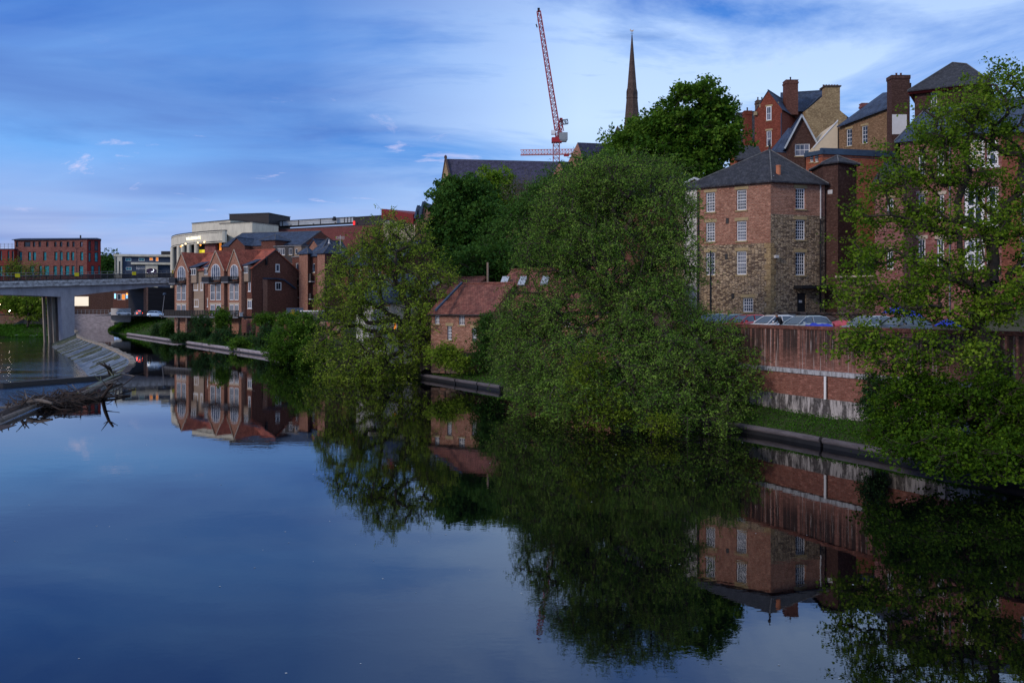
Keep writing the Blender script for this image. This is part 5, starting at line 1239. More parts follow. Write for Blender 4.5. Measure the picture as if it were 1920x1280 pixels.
m = MB(); m.tube(g[0], (g[2][0], g[2][1], g[2][2] + .2), .3, n=4); m.tube(g[1], (g[2][0], g[2][1], g[2][2] + .2), .3, n=4); m.lathe((g[2][0], g[2][1], g[2][2]), [(.4, 0), (.4, .6), (.1, .9)], 6); b.part('gable_coping', m, 'spire')
def simple_gable(name, label, px0, d0, px1, d1, depth, yp, ye, mat, roofm, ax=1, z0=8, **kw):
    b = Bld(name, label, 'house', fp(px0, d0, px1, d1, depth), z0, Z(ye, (d0 + d1) / 2), mat); h = Z(yp, (d0 + d1) / 2) - b.z1; b.gable_roof(ax, h, roofm, **kw); b.finish(); return b
# brick houses right of the hall
def gable_right(name, label, pk, el, er, ridge_px, d, mat, roofm, depth=9):
    """front gable facing left-front, slope visible to the right: pk peak px,py; el/er eaves"""
    t_ = thing(name, label, 'house', (X(pk[0], d), d, 10)); pz = P3(pk[0], pk[1], d + .5); a = P3(el[0], el[1], d + 3); c = P3(er[0], er[1], d - 2)
    r2 = P3(ridge_px, pk[1] + 2, d + depth); e2 = P3(ridge_px + (er[0] - pk[0]), er[1] + 1, d + depth - 3)
    m = MB(); m.poly([a, c, pz]); m.poly([(a[0], a[1], 10), (c[0], c[1], 10), c, a]); m.poly([(c[0], c[1], 10), (e2[0], e2[1], 10), e2, c]); m.build('wall', mat, t_)
    m = MB(); m.slab([c, e2, r2, (pz[0], pz[1], pz[2] + .1)], .2); m.slab([(pz[0], pz[1], pz[2] + .1), r2, (a[0] + r2[0] - pz[0], a[1] + r2[1] - pz[1], a[2]), a], .2); m.build('roof', roofm, t_)
    return t_
t_ = gable_right('brick_gable_house', 'brick house with dark slate roof left of the church spire', (1083, 268), (1062, 310), (1098, 312), 1150, 210.0, 'brickl', 'slatec')
m = MB(); c = P3(1122, 291, 210.7); m.box((c[0], c[1], c[2] - .6), (1, .3), None, (1.6, 1.6, 1.3)); m.build('roof_dormer', 'metal', t_)
gable_right('low_gable_house', 'small brick gable with slate roof between the great hall and the brick house', (1049, 303), (1036, 330), (1062, 332), 1085, 207.2, 'brickl', 'slate', 7)
gable_right('far_gable_cottage', 'low cream-trimmed gable half hidden under the great slate roof', (1016, 329), (1008, 350), (1028, 350), 1045, 204.4, 'bricky', 'slatec', 5)
# spire
d_ = 235; sx = X(1185, d_); zt = Z(66, d_); sp_ = thing('church_spire', 'tall thin brown stone church spire topped by a gilded weathercock', 'spire', (sx, d_, 12))
def w_at(py): return (1.0 + (29.5 - 1.0) * (py - 66) / (238 - 66)) / F * d_ / 2
m = MB(); zz1 = Z(185, d_); m.lathe((sx, d_, 0), [(w_at(330), Z(330, d_)), (w_at(185), zz1), (w_at(185) + .12, zz1 + .003), (w_at(178), Z(178, d_)), (.12, zt), (.03, zt + .2)], 8); m.build('steeple', 'spire', sp_)
m = MB(); m.prism([(sx - 3.4, d_ - 3.2), (sx + 3.4, d_ - 3.2), (sx + 3.4, d_ + 3.6), (sx - 3.4, d_ + 3.6)], 12, Z(300, d_)); m.build('tower', 'spire', sp_)
for k in range(4):
    an = pi / 2 * k - pi / 2 + .2; r_ = w_at(178); c = (sx + cos(an) * r_ * .95, d_ + sin(an) * r_ * .95, Z(182, d_)); m = MB(); m.box((c[0], c[1], c[2]), (-sin(an), cos(an)), None, (.36, .4, 1.3)); m.lathe((c[0], c[1], c[2] + 1.3), [(.26, 0), (.03, .9)], 4); lu = m.build('lucarne', 'spire', sp_)
    m = MB(); m.box((c[0] + cos(an) * .2, c[1] + sin(an) * .2, c[2] + .2), (-sin(an), cos(an)), None, (.2, .06, .9)); m.build('opening', 'black', lu)
m = MB(); m.tube((sx, d_, zt), (sx, d_, zt + .9), .05); m.tube((sx - .4, d_, zt + .45), (sx + .4, d_, zt + .45), .04); wv = m.build('vane', 'metal', sp_)
m = MB(); c = (sx, d_, zt + .9); m.add([(c[0] - .55, c[1], c[2] + .5), (c[0] - .3, c[1], c[2] + .05), (c[0] + .3, c[1], c[2] + .05), (c[0] + .55, c[1], c[2] + .6), (c[0] + .2, c[1], c[2] + .35), (c[0] - .25, c[1], c[2] + .3), (c[0] - .4, c[1], c[2] + .75),
  (c[0] - .55, c[1] + .12, c[2] + .5), (c[0] - .3, c[1] + .12, c[2] + .05), (c[0] + .3, c[1] + .12, c[2] + .05), (c[0] + .55, c[1] + .12, c[2] + .6), (c[0] + .2, c[1] + .12, c[2] + .35), (c[0] - .25, c[1] + .12, c[2] + .3), (c[0] - .4, c[1] + .12, c[2] + .75)], [tuple(range(7)), tuple(range(13, 6, -1))] + [(i, (i + 1) % 7, (i + 1) % 7 + 7, i + 7) for i in range(7)]); m.build('weathercock', 'gold', wv)
m = MB(); c = P3(1158, 240, 178); m.lathe((c[0], c[1], 20), [(.9, 0), (.9, c[2] - 21.5), (.6, c[2] - 21.3), (.45, c[2] - 20.4), (.05, c[2] - 19.6)], 6); tag(m.build('stone_pinnacle', 'spire'), 'small stone pinnacle just left of the spire foot', 'pinnacle')
# ------------------------------------------------------------------ cranes
def lattice(m, a, b, w0, w1, nb, rc=.14, rl=.08, tri=False):
    a = np.array(a, float); b = np.array(b, float); d = b - a; l = np.linalg.norm(d); d /= l
    s_ = np.array((0, 1., 0)) if abs(d[1]) < .9 else np.array((1., 0, 0)); e1 = np.cross(d, s_); e1 /= np.linalg.norm(e1); e2 = np.cross(d, e1)
    cs = [(1, 1), (1, -1), (-1, -1), (-1, 1)] if not tri else [(1, 0), (-1, 1), (-1, -1)]
    pr = None
    for i in range(nb + 1):
        t = i / nb; c = a + (b - a) * t; w_ = (w0 + (w1 - w0) * t) / 2; ring = [c + e1 * u * w_ + e2 * v * w_ for u, v in cs]
        k = len(cs)
        if pr is not None:
            for j in range(k):
                m.tube(pr[j], ring[j], rc, n=4, caps=False); m.tube(pr[j] if i % 2 else pr[(j + 1) % k], ring[(j + 1) % k] if i % 2 else ring[j], rl, n=3, caps=False)
                m.tube(ring[j], ring[(j + 1) % k], rl, n=3, caps=False)
        pr = ring
D_ = 420; cr = thing('luffing_crane', 'red luffing tower crane with raised lattice jib and grey counterweight', 'crane', (X(1043, D_), D_, 5))
base, tip = P3(1048, 262, D_), P3(1010, 22, D_)
m = MB(); lattice(m, base, tip, 2.5, 1.7, 40, .23, .13); m.build('jib', 'craner', cr)
m = MB(); m.box((tip[0], tip[1], tip[2]), (1, 0), None, (1.1, 1, 1.6)); m.tube(tip, (tip[0] - .9, tip[1], tip[2] - 6), .06, n=4); m.tube((tip[0] - 1.2, tip[1], tip[2] - 6), (tip[0] - .7, tip[1], tip[2] - 7.5), .3, n=5); m.build('jib_head', 'metal', cr)
m = MB(); lattice(m, (X(1043, D_), D_, 5), P3(1043, 262, D_), 2.9, 2.9, 28, .23, .13); m.build('mast', m_plain('mast_grey_red', (.45, .16, .17), .5, .2), cr)
m = MB(); c = P3(1045, 262, D_); m.box((c[0] - .3, c[1], c[2] - 1.4), (1, 0), None, (4.8, 4, 2.2)); lattice(m, P3(1049, 262, D_), P3(1052, 222, D_), 2.2, 1.1, 6, .22, .14); m.tube(P3(1057, 246, D_), P3(1052, 222, D_), .2, n=5); m.tube(P3(1043, 246, D_), P3(1052, 222, D_), .2, n=5); m.build('slewing_frame', 'craner', cr)
m = MB(); c = P3(1056, 263, D_); m.box((c[0], c[1] - .2, c[2]), (1, 0), None, (4.0, 4.2, 3.3)); m.prism([(c[0] - 1.6, c[1] - 2.1), (c[0] + 1.6, c[1] - 2.1), (c[0] + 1.6, c[1] + 1.6), (c[0] - 1.6, c[1] + 1.6)], c[2] - .7, c[2] - .003); m.build('counterweight', 'grey', cr)
m = MB(); c = P3(1054, 225, D_); lattice(m, (c[0] - .8, c[1], c[2] - 1.3), (c[0] + 2.7, c[1], c[2] - .8), 2, 2, 3, .13, .1); m.build('winch_platform', 'metal', cr)
m = MB(); c = P3(1037, 253, D_); m.box((c[0], c[1] - .8, c[2]), (1, 0), None, (1.8, 2, 1.9)); m.build('cab', 'white', cr)
D_ = 440; c2 = thing('flat_top_crane', 'orange horizontal crane jib crossing behind the red crane mast', 'crane', (X(1075, D_), D_, 5))
m = MB(); lattice(m, P3(976, 286, D_), P3(1110, 284, D_), 2.5, 2.5, 24, .19, .12, tri=True); m.build('jib', 'craneo', c2)
m = MB(); lattice(m, (X(1100, D_), D_, 5), P3(1100, 282, D_), 1.9, 1.9, 26, .14, .08); m.build('mast', 'craneo', c2)
m = MB(); c = P3(1062, 289, D_); m.box((c[0], c[1] - .5, c[2] - 1.2), (1, 0), None, (2.6, 1.2, 1)); m.build('trolley', 'craner', c2)
# ------------------------------------------------------------------ red brick block at far left
pts = [P(-30, 338), P(27, 335), P(27.5, 333), P(163, 328), P(163.5, 327), P(189, 329), (P(189, 329)[0] - 6, 350), (P(-30, 338)[0], 352)]
b = Bld('red_brick_block', 'red brick office block with teal windows beyond the bridge', 'building', [P(27, 335), P(163, 330), P(189, 332.5), P(187.5, 352), P(29, 354)], 4, Z(449, 331), 'brickt')
b.mats = [m_brick('office_brick', (.17, .055, .045), (.25, .10, .08), (.15, .09, .08), w=1.1, h=.4, stain=.35), 'redcl']
kd = dict(lintel=None, sill=None, frame='metal', fr=.22, cols=1, rows=1, inset=.3)
for x0, x1 in ((86.5, 91), (101.5, 106), (112, 117), (125, 130), (135.5, 140), (150, 155)): b.wpx(0, x0, 453, x1, 463, glass='glass', **kd)
for x0, x1 in ((45, 57), (61.5, 66), (72, 77), (30, 34)): b.wpx(0, x0, 453, x1, 463, glass='glass', **kd)
for x0, x1 in ((35.5, 41.5), (52.5, 58), (61.5, 67.5), (81, 87), (102, 107.5), (112, 117.5), (124.5, 130), (133.5, 139), (150.5, 156)): b.wpx(0, x0, 472, x1, 488.5, glass='glasst', **kd)
for x0, x1 in ((35, 41), (56, 64), (73, 79), (83, 92), (100, 106.5), (112, 117.5), (122, 130), (134, 139.5), (148, 156)): b.wpx(0, x0, 498, x1, 518, glass='glasst', **kd)
for x0, x1 in ((165.5, 170.5), (177, 184)): b.wpx(1, x0, 452, x1, 471, glass='glass', **kd); b.wpx(1, x0, 473, x1, 491, glass='glasst', **kd)
for x0, x1 in ((170.5, 177), (184, 188)): b.wpx(1, x0, 498, x1, 516, glass='glasst', **kd)
b.flat_roof('slateb', capm='metalb')
m = MB(); m.slab([(*P(22, 334), b.z1 + .25), (*P(163, 329.5), b.z1 + .25), (*P(190, 332), b.z1 + .25), (*P(182, 340), b.z1 + 1.3), (*P(40, 342), b.z1 + 1.3)], .25); b.part('sloping_roof', m, 'slateb')
m = MB(); c = P3(151, 441, 333); m.tube((c[0], c[1], b.z1), c, .3, n=6); b.part('flue', m, 'metal')
b.finish({1: [(4, b.z1, 1)]})
b = Bld('red_brick_annex', 'lower dark red annex at the far left edge beyond the bridge', 'building', fp(-45, 334, 26.5, 333, 16), 4, Z(467, 333), 'redcl')
for x0, x1 in ((0, 3.5), (14, 17.5), (22, 25.5), (-14, -10)): b.wpx(0, x0, 470, x1, 489, glass='glasst', **kd)
for x0, x1 in ((-1, 4.5), (9.5, 17.5)): b.wpx(0, x0, 498, x1, 518, glass='glasst', **kd)
b.flat_roof('slateb', capm='metalb'); m = MB(); a, q_, d, n, l = b.face(0)
for k in range(10): fbox(m, b, 0, k * l / 10, b.z1 + .2, k * l / 10 + .1, b.z1 + 2.2, -1, -.9)
for zz_ in (.9, 1.5, 2.1): fbox(m, b, 0, 0, b.z1 + zz_, l, b.z1 + zz_ + .08, -1, -.92)
b.part('roof_railing', m, 'metalg'); b.finish()
# navy hotel with purple sign
b = Bld('navy_hotel', 'navy and cream hotel with purple moon sign beyond the bridge', 'building', fp(229, 312, 340, 316, 18), 4, Z(480, 313), 'navy')
kh = dict(lintel=None, sill=None, fr=.12, cols=2, rows=1, hole=False)
for x0, y0, x1, y1 in ((235, 484, 246, 489.5), (260, 484, 271, 489.5), (236, 501, 247, 506.5)): b.wpx(0, x0, y0, x1, y1, **kh, glass='glasst')
for x0, y0, x1, y1 in ((280, 483, 287, 488.5), (292, 482, 297.5, 490)): b.wpx(0, x0, y0, x1, y1, **{**kh, 'cols': 1}, glass='litorange')
for k in range(5): b.wpx(0, 255.5 + k * 3.4, 499, 258 + k * 3.4, 505, **{**kh, 'cols': 1}, glass='glass')
m = MB(); a, q_, d, n, l = b.face(0); T = lambda px: along(a, d, px)[0]; H = lambda py: Z(py, 313)
fbox(m, b, 0, T(214) , H(481), l, H(477), 0, 1.0); b.part('roof_band', m, 'cream')
m = MB(); fbox(m, b, 0, T(247), H(496), l, H(492), 0, 1.4); b.part('canopy_band', m, 'cream')
m = MB(); fbox(m, b, 0, T(273.5), 4, T(296.5), H(496), .01, .9); fbox(m, b, 0, T(273.5), H(496.0), T(296.5), H(492), 1.403, 1.45); b.part('entrance_pier', m, 'cream')
m = MB(); fbox(m, b, 0, T(216), 4, T(229.5), H(481.2), -2, .8); b.part('corner_pier', m, 'cream')
m = MB(); fbox(m, b, 0, T(217.5), H(512), T(219.5), H(482), .81, .9); fbox(m, b, 0, T(224), H(516), T(226), H(490), .81, .9); b.part('slot_window', m, 'metal')
sg = MB(); o = .95; qq = lambda t, o, z_: (a[0] + d[0] * t + n[0] * o, a[1] + d[1] * t + n[1] * o, z_)
tc = T(285); hw = (T(294.5) - T(275.5)) / 2; out = [(tc - hw, H(511))] + [(tc + hw)and (tc + hw * u, H(505.5) + (H(503) - H(505.5)) * (1 - u * u)) for u in np.linspace(-1, 1, 9)] + [(tc + hw, H(511))]
sg.poly([qq(t, o, z_) for t, z_ in out][::-1]); sgo = b.part('sign_board', sg, 'purple'); 
m = MB(); fbox(m, b, 0, tc - hw, H(514), tc + hw, H(511.2), .92, 1.0); pl_ = b.part('sign_strip', m, 'purple')
mo = MB(); R = H(504) - H(510.5); R /= 2; mc_ = (T(286.5), H(507)); th0 = np.linspace(-2.3, 1.1, 14)
po = [(mc_[0] + R * cos(t), mc_[1] + R * sin(t)) for t in th0] + [(mc_[0] - .25 * R + .82 * R * cos(t), mc_[1] + .22 * R + .82 * R * sin(t)) for t in th0[::-1]]
k_ = len(th0)
for i in range(k_ - 1):
    v = [po[i], po[i + 1], po[2 * k_ - 2 - i], po[2 * k_ - 1 - i]]; mo.poly([qq(t, o + .05, z_) for t, z_ in v])
mo.build('moon_emblem', m_emit('moon_white', (.9, .95, 1), .9), sgo)
text('lettering', 'Premier Inn', qq(tc, 1.06, H(513.6)), (hw * 2) / 5.3, d, m_emit('letter_white', (.9, .92, 1), .8), sgo)
b.flat_roof('metalg', capm='metalg'); m = MB(); c0, c1 = P3(302, 471, 316), P3(319, 471, 316); m.abox(c0[0], 316, b.z1, c1[0], 322, c0[2]); m.abox(X(293, 316), 317, b.z1, X(301, 316), 320, b.z1 + .8); b.part('roof_plant', m, 'black'); b.finish()
# ------------------------------------------------------------------ far bank: brown hall with lit wall, quay walls
b = Bld('brown_riverside_hall', 'brown riverside hall seen under the bridge with a glowing pale end', 'building', fp(124, 322, 213, 320, 5), 4.6, Z(546, 322), 'brickbr')
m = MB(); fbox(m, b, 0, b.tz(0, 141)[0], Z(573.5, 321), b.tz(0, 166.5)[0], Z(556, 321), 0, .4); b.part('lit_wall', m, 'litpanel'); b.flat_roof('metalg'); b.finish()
m = MB(); m.prism([P(122, 317), P(214, 314), P(214, 320), P(122, 322)], -.5, 5.0); q1_ = tag(m.build('quay_wall', 'kerbl'), 'grey stained quay wall under the brown riverside hall', 'wall')
m = MB()
for k in range(13): c = P(124 + k * 7.2, 317.4 - k * .22); m.tube((*c, 5), (*c, 6.5), .09, n=4)
for z_ in (6.5, 5.8): m.tube((*P(124, 317.4), z_), (*P(211, 314.7), z_), .07, n=4)
tag(m.build('quay_railing', 'metalg'), 'grey railing on the quay wall under the bridge', 'railing')
m = MB(); m.prism([P(208, 272), P(245, 268), P(246, 269.5), P(210, 273.5)], 3, Z(578, 270)); tag(m.build('bank_wall', 'whited'), 'pale boxy wall beside the traffic under the bridge', 'wall')
# street surface and buildings at its end
m = MB(); m.poly([(-122, 258, 5.06), (-100, 240, 5.26), (-60, 262, 5.26), (-75, 402, 5.1), (-165, 402, 5.1)]); tag(m.build('street', 'asphalt', loc=(0, 0, 0)), kind='structure')
for nm, lb, x0, x1, d, yt, mt in (('corner_shop', 'shop with small orange and blue lights at the street end under the bridge', 212, 243, 305, 543, 'brickd'), ('street_end_house', 'dark brick house behind the traffic under the bridge', 243, 262, 306, 546, 'brickp'), ('street_house', 'plain brown house left of the bridge abutment', 262, 300, 304, 553, 'brickbr')):
    b = Bld(nm, lb, 'building', fp(x0, d, x1, d, 4), 5, Z(yt, d), mt)
    if nm == 'corner_shop':
        for q in ((214, 550, 218, 560, 'bluelit'), (220, 551, 227, 562, 'glass'), (228, 551, 235, 562, 'litorange'), (236, 551, 240, 560, 'bluelit')): b.wpx(0, *q[:4], cols=1, rows=1, lintel=None, sill=None, glass=q[4], hole=False)
    else:
        for x_ in np.arange(x0 + 3, x1 - 5, 6): b.wpx(0, x_, yt + 6, x_ + 3, yt + 13, cols=1, rows=1, lintel=None, sill=None, glass='glass', hole=False)
    b.flat_roof('slate'); b.finish()
for k, (px, py, d, mt, lb) in enumerate(((238, 551, 300, 'lampo', 'orange glowing street lamp at the street end, left one'), (253, 550, 300, 'lampo', 'orange glowing street lamp at the street end, right one'), (265.5, 566, 285, 'bluelit', 'turquoise glowing signal light above the cars'), (0, 570.5, 318, 'lampr', 'white glowing globe lamp at the left edge under the bridge'), (40.5, 568.8, 322, 'lampr', 'warm globe lamp above the shrubs, highest one under the bridge'), (18, 582.5, 318, 'lampr', 'warm globe lamp left of the bankside shrubs'), (41, 583, 318, 'lampr', 'warm globe lamp low among the bankside shrubs'))):
    c = P3(px, py, d); lt = thing('street_lamp', lb, 'street lamp', (c[0], c[1], 4.2), 'small glowing lamps beyond the bridge')
    m = MB(); m.tube((c[0], c[1], 4.2), (c[0], c[1], c[2] - .3), .08, n=6); m.build('post', 'metal', lt)
    m = MB(); m.lathe((c[0], c[1], c[2] - .35), [(.1, 0), (.25, .1), (.3, .3), (.25, .5), (.1, .6)], 10); m.build('globe', mt, lt)
# lamp by apartments
c = P3(308.5, 553, 205); lt = thing('street_lamp', 'grey leaning lamp post with round head left of the riverside apartments', 'street lamp', (X(304, 203), 203, 5.2))
m = MB(); m.tube((X(303.5, 203), 203, 5.2), c, .09, .06, 8); m.build('post', 'metalg', lt); m = MB(); m.lathe((c[0], c[1], c[2] - .1), [(.1, 0), (.35, .1), (.42, .35), (.3, .55), (.05, .62)], 12); m.build('lamp_head', 'metalb', lt)
# quay parapets on left bank
m = MB(); m.prism([(-260, 333), (-172, 319), (-171, 321), (-260, 336)], 1, 4.9); m.prism([(-260, 332.5), (-172, 318.5), (-171, 321), (-260, 336)], 4.903, 5.2); tag(m.build('promenade_wall', 'stoned'), 'stone promenade wall with pale coping behind the bankside shrubs', 'wall')
m = MB(); v = [P3(0, 616, 310), P3(42, 598, 316), P3(84, 592, 320), P3(80, 575, 324), P3(76, 577, 326)]; m.add([(X(5, 308), 308, -.5), (X(45, 314), 314, -.5), (X(45, 316), 316, 3.4), (X(85, 318), 318, -.5), (X(85, 320), 320, 5.0), (X(74, 322), 322, 7.4)], [(0, 1, 2), (1, 3, 4, 2), (2, 4, 5)]); m.build
tag(m.build('stone_ramp', 'paving'), 'sloping stone ramp wall behind the bankside shrubs', 'wall')
b = Bld('glass_pavilion', 'small glazed pavilion with white panels behind the shrubs at the left edge', 'building', fp(-30, 350, 80, 345, 8), 4.2, Z(573, 347), 'panel')
for k in range(8): b.wpx(0, -5 + k * 10, 578, 1 + k * 10, 588, cols=2, rows=1, lintel=None, sill=None, glass='glassc', hole=False)
b.flat_roof('metalb'); b.finish()
m = MB(); c = P3(81, 580, 321); m.slab([(c[0] - .9, c[1], c[2] + 1.9), (c[0] + .9, c[1], c[2] - 1.6), (c[0] + 1.2, c[1] + .5, c[2] + .4)], .1); tag(m.build('blue_banner', 'tarpb'), 'blue triangular sail behind the left edge of the bridge pier', 'sail')
# ------------------------------------------------------------------ red-roofed cottages
pts = fp(808, 95.5, 921, 92, 9.5); b = Bld('riverside_cottage', 'old brick cottage with red tiled roof and white sash windows above the kerb', 'cottage', pts, .8, Z(588, 93), 'brick')
b.mats = ['brick', 'stoned']
kc = dict(cols=3, rows=4, fr=.08)
for q in ((860, 592, 871.5, 609), (838.5, 611, 847, 637), (885, 615, 894, 640), (815, 592, 824, 607)): b.wpx(0, *q, **kc)
b.gable_roof(0, Z(535, 98) - b.z1, 'tilep', oh=.35); m = MB()
a, q_, d, n, l = b.face(0); b.finish({0: [(.8, 3.1, 1), (3.1, b.z1, 0)]})
m = MB(); u, v = P3(817, 586, 92.6), P3(866, 536, 98.6); m.tube((u[0], u[1], u[2] + .25), (v[0], v[1], v[2] + .35), .14, n=4); m.build('verge_flashing', 'metalb', b.root)
pts = fp(908, 96.2, 1200, 84, 10); b = Bld('long_cottage_range', 'long brick range with red tiled roof and skylights behind the big willow', 'building', pts, .8, Z(582, 90), 'brick')
for q in ((926, 588, 941, 602), (958, 606, 968, 625), (975, 588, 990, 602), (1020, 610, 1032, 632), (1058, 592, 1070, 612), (1086, 606, 1097, 640), (1140, 595, 1152, 620)): b.wpx(0, *q, **kc)
b.gable_roof(0, Z(507, 96.5) - b.z1, 'tilep', oh=.35)
for px, py in ((945, 524), (978, 524), (1020, 523), (1060, 526)):
    m = MB(); c = P3(px, py, 98.6 - (px - 945) * .034); k = .75; m.slab([(c[0] - .45, c[1] - 1.4, c[2] - .55), (c[0] + .3, c[1] - 1.6, c[2] - .55), (c[0] + .6, c[1] - .5, c[2] + .35), (c[0] - .15, c[1] - .3, c[2] + .35)], .12); b.part('skylight', m, 'lead')
b.finish()
simple_gable('back_cottage', 'brown tiled cottage roof behind the riverside cottage, beside the left willow', 770, 108, 868, 104, 9, 522, 560, 'brick', 'tilep', ax=0, z0=1)
m = MB(); c = P3(914.5, 492, 104); m.tube((c[0], c[1], 5), c, .13, n=8); tag(m.build('wooden_pole', 'timberl'), 'bare wooden pole rising behind the cottage roof', 'pole')
b = Bld('white_cottage', 'pinkish white rendered house with orange lit doorway behind the left willow', 'house', fp(668, 112, 772, 106, 8), 1, Z(566, 108), 'whited')
b.wpx(0, 738, 594, 745, 620, cols=1, rows=1, glass='litorange', lintel=None, sill=None, hole=False); b.wpx(0, 758, 600, 764, 620, cols=2, rows=3, hole=False); b.wpx(0, 700, 580, 708, 600, cols=2, rows=3, hole=False); b.wpx(0, 722, 575, 730, 592, cols=2, rows=3, hole=False)
b.gable_roof(0, 3.2, 'slateb', oh=.3); b.finish()
b = Bld('garden_shed', 'grey shed with pale roof edge left of the left willow', 'shed', fp(565, 158, 597, 155, 4), 4, Z(584, 157), 'timber'); b.flat_roof('white', capm='white'); b.finish()
m = MB(); u, v = P(538, 172), P(568, 168)
for k in range(18): c = (u[0] + (v[0] - u[0]) * k / 17, u[1] + (v[1] - u[1]) * k / 17); m.box((c[0], c[1], 4.8), (.97, -.2), None, (.16, .06, Z(577, 170) - 4.8))
m.tube((*u, 7), (*v, 7), .06, n=4); tag(m.build('garden_fence', 'metalb'), 'blue-grey board fence below the dark side gable', 'fence')
m = MB()
for k in range(16): c = P(478 + k * 5, 176 - k); m.tube((*c, 5.2), (*c, 6.4), .06, n=5)
for z_ in (6.35, 5.8):
    m.path([(*P(478 + k * 5, 176 - k), z_) for k in range(16)], .05, 4)
tag(m.build('bank_railing', 'metal'), 'black post and rail fence on the bank beside the apartments', 'fence')
# ------------------------------------------------------------------ cars
def loft(m, st, mi=0):
    n = len(st[0]); o = len(m.v)
    for s_ in st: m.v += [tuple(q) for q in s_]
    for i in range(len(st) - 1):
        for k in range(n): m.f.append((o + i * n + k, o + i * n + (k + 1) % n, o + (i + 1) * n + (k + 1) % n, o + (i + 1) * n + k)); m.m.append(mi)
    m.f.append(tuple(o + k for k in range(n))[::-1]); m.m.append(mi); m.f.append(tuple(o + (len(st) - 1) * n + k for k in range(n))); m.m.append(mi)
def make_car(paint, label, loc, rz, lit=False, group=None, van=False):
    """local x forward; length 4.2"""
    t = thing('parked_car' if not lit else 'moving_car', label, 'car', loc, group, rz)
    def sec(x_, w_, z0, z1, r=.12): return [(x_, -w_, z0), (x_, w_, z0), (x_, w_ + .03, (z0 + z1) / 2), (x_, w_ - .02, z1 - r), (x_, w_ - r * 1.3, z1), (x_, -w_ + r * 1.3, z1), (x_, -w_ + .02, z1 - r), (x_, -w_ - .03, (z0 + z1) / 2)]
    m = MB(); loft(m, [sec(-2.1, .72, .4, .8), sec(-2.0, .82, .28, .95), sec(-1.3, .87, .22, .98), sec(.6, .88, .22, .96), sec(1.2, .86, .22, .9), sec(1.8, .8, .25, .78), sec(2.05, .7, .32, .62)]); body = m.build('body', paint, t, local=True, smooth=False)
    m = MB(); cs = [(-1.95, .70, .955, .97), (-1.55, .68, .95, 1.36 if not van else 1.6), (-1.0, .66, .95, 1.46 if not van else 1.75), (.0, .66, .95, 1.47 if not van else 1.75), (.35, .67, .95, 1.40), (1.15, .72, .9, .93)]
    loft(m, [[(x_, -w_ - .06, z0), (x_, w_ + .06, z0), (x_, w_ - .06, z1 - .03), (x_, w_ - .16, z1), (x_, -w_ + .16, z1), (x_, -w_ + .06, z1 - .03)] for x_, w_, z0, z1 in cs]); m.build('windows', 'carglass', t, local=True)
    m = MB(); H_ = .03; loft(m, [[(x_, -w_ + .03, z1 - .05), (x_, w_ - .03, z1 - .05), (x_, w_ - .12, z1 + H_), (x_, -w_ + .12, z1 + H_)] for x_, w_, z0, z1 in cs[1:4]] + [[(.33, -.62, 1.37), (.33, .62, 1.37), (.33, .52, 1.44), (.33, -.52, 1.44)]])
    for s_ in (-1, 1):
        m.path([(.3, s_ * .60, 1.41), (.75, s_ * .68, 1.17), (1.15, s_ * .75, .92)], .035, 5); m.path([(-1.5, s_ * .62, 1.35), (-1.95, s_ * .70, .95)], .06, 5); m.path([(-.25, s_ * .64, 1.42), (-.3, s_ * .74, .95)], .035, 5)
    m.build('roof', paint, t, local=True)
    for x_ in (-1.3, 1.3):
        for s_ in (-1, 1):
            m = MB(); m.tube((x_, s_ * .72, .32), (x_, s_ * .9, .32), .32, n=18); wh = m.build('wheel', 'rubber', t, local=True); m = MB(); m.tube((x_, s_ * .9, .32), (x_, s_ * .915, .32), .19, n=12); m.build('rim', 'grey', wh, local=True)
    for s_ in (-1, 1):
        m = MB(); m.box((-2.06, s_ * .62, .72), (0, 1), None, (.28, .12, .18)); m.build('tail_light', 'tail' if lit else 'redcl', t, local=True)
        m = MB(); m.box((1.93, s_ * .55, .55), (0, 1), None, (.3, .14, .14)); m.build('headlight', 'panel', t, local=True)
        m = MB(); m.box((.78, s_ * .95, .95), (1, 0), None, (.12, .18, .13)); m.build('door_mirror', paint, t, local=True)
    if lit: m = MB(); m.box((-1.62, 0, 1.36), (0, 1), None, (.5, .06, .06)); m.build('brake_light', 'tail', t, local=True)
    return t
def carpaint(n_, c): 
    m, nt, b_ = new_mat(n_); b_.inputs['Base Color'].default_value = (*c, 1); b_.inputs['Roughness'].default_value = .25; b_.inputs['Coat Weight'].default_value = .6; b_.inputs['Metallic'].default_value = .15; return m
m_, nt_, b_ = new_mat('car_glass'); b_.inputs['Base Color'].default_value = (.015, .025, .035, 1); b_.inputs['Roughness'].default_value = .04; b_.inputs['IOR'].default_value = 1.7; b_.inputs['Specular IOR Level'].default_value = .9; M['carglass'] = m_
PR, PW, PS, PB, PT, PG = carpaint('red_paint', (.45, .015, .03)), carpaint('white_paint_car', (.75, .77, .80)), carpaint('silver_paint', (.35, .42, .45)), carpaint('black_paint', (.02, .022, .03)), carpaint('teal_paint', (.16, .30, .34)), carpaint('blue_paint', (.02, .05, .35))
grp = 'cars parked nose-on behind the river wall'; CZ = 5.83
rz = math.atan2(-.45, -.9)
def pc(paint, label, px, d): return make_car(paint, label, (X(px, d), d, CZ), rz, group=grp)
pc(PT, 'pale green car behind the willow edge, leftmost of the parked row', 1335, 74.5)
pc(PT, 'silver teal car parked left of the red car', 1366, 71.5)
pc(PR, 'red car parked between the silver teal car and the white car', 1399, 68.4)
pc(PW, 'white car parked right of the red car with a person beside it', 1449, 64.8)
pc(PB, 'black car parked behind the white car', 1464, 70.5)
pc(PS, 'dark silver car with black side windows right of the white car', 1506, 61.6)
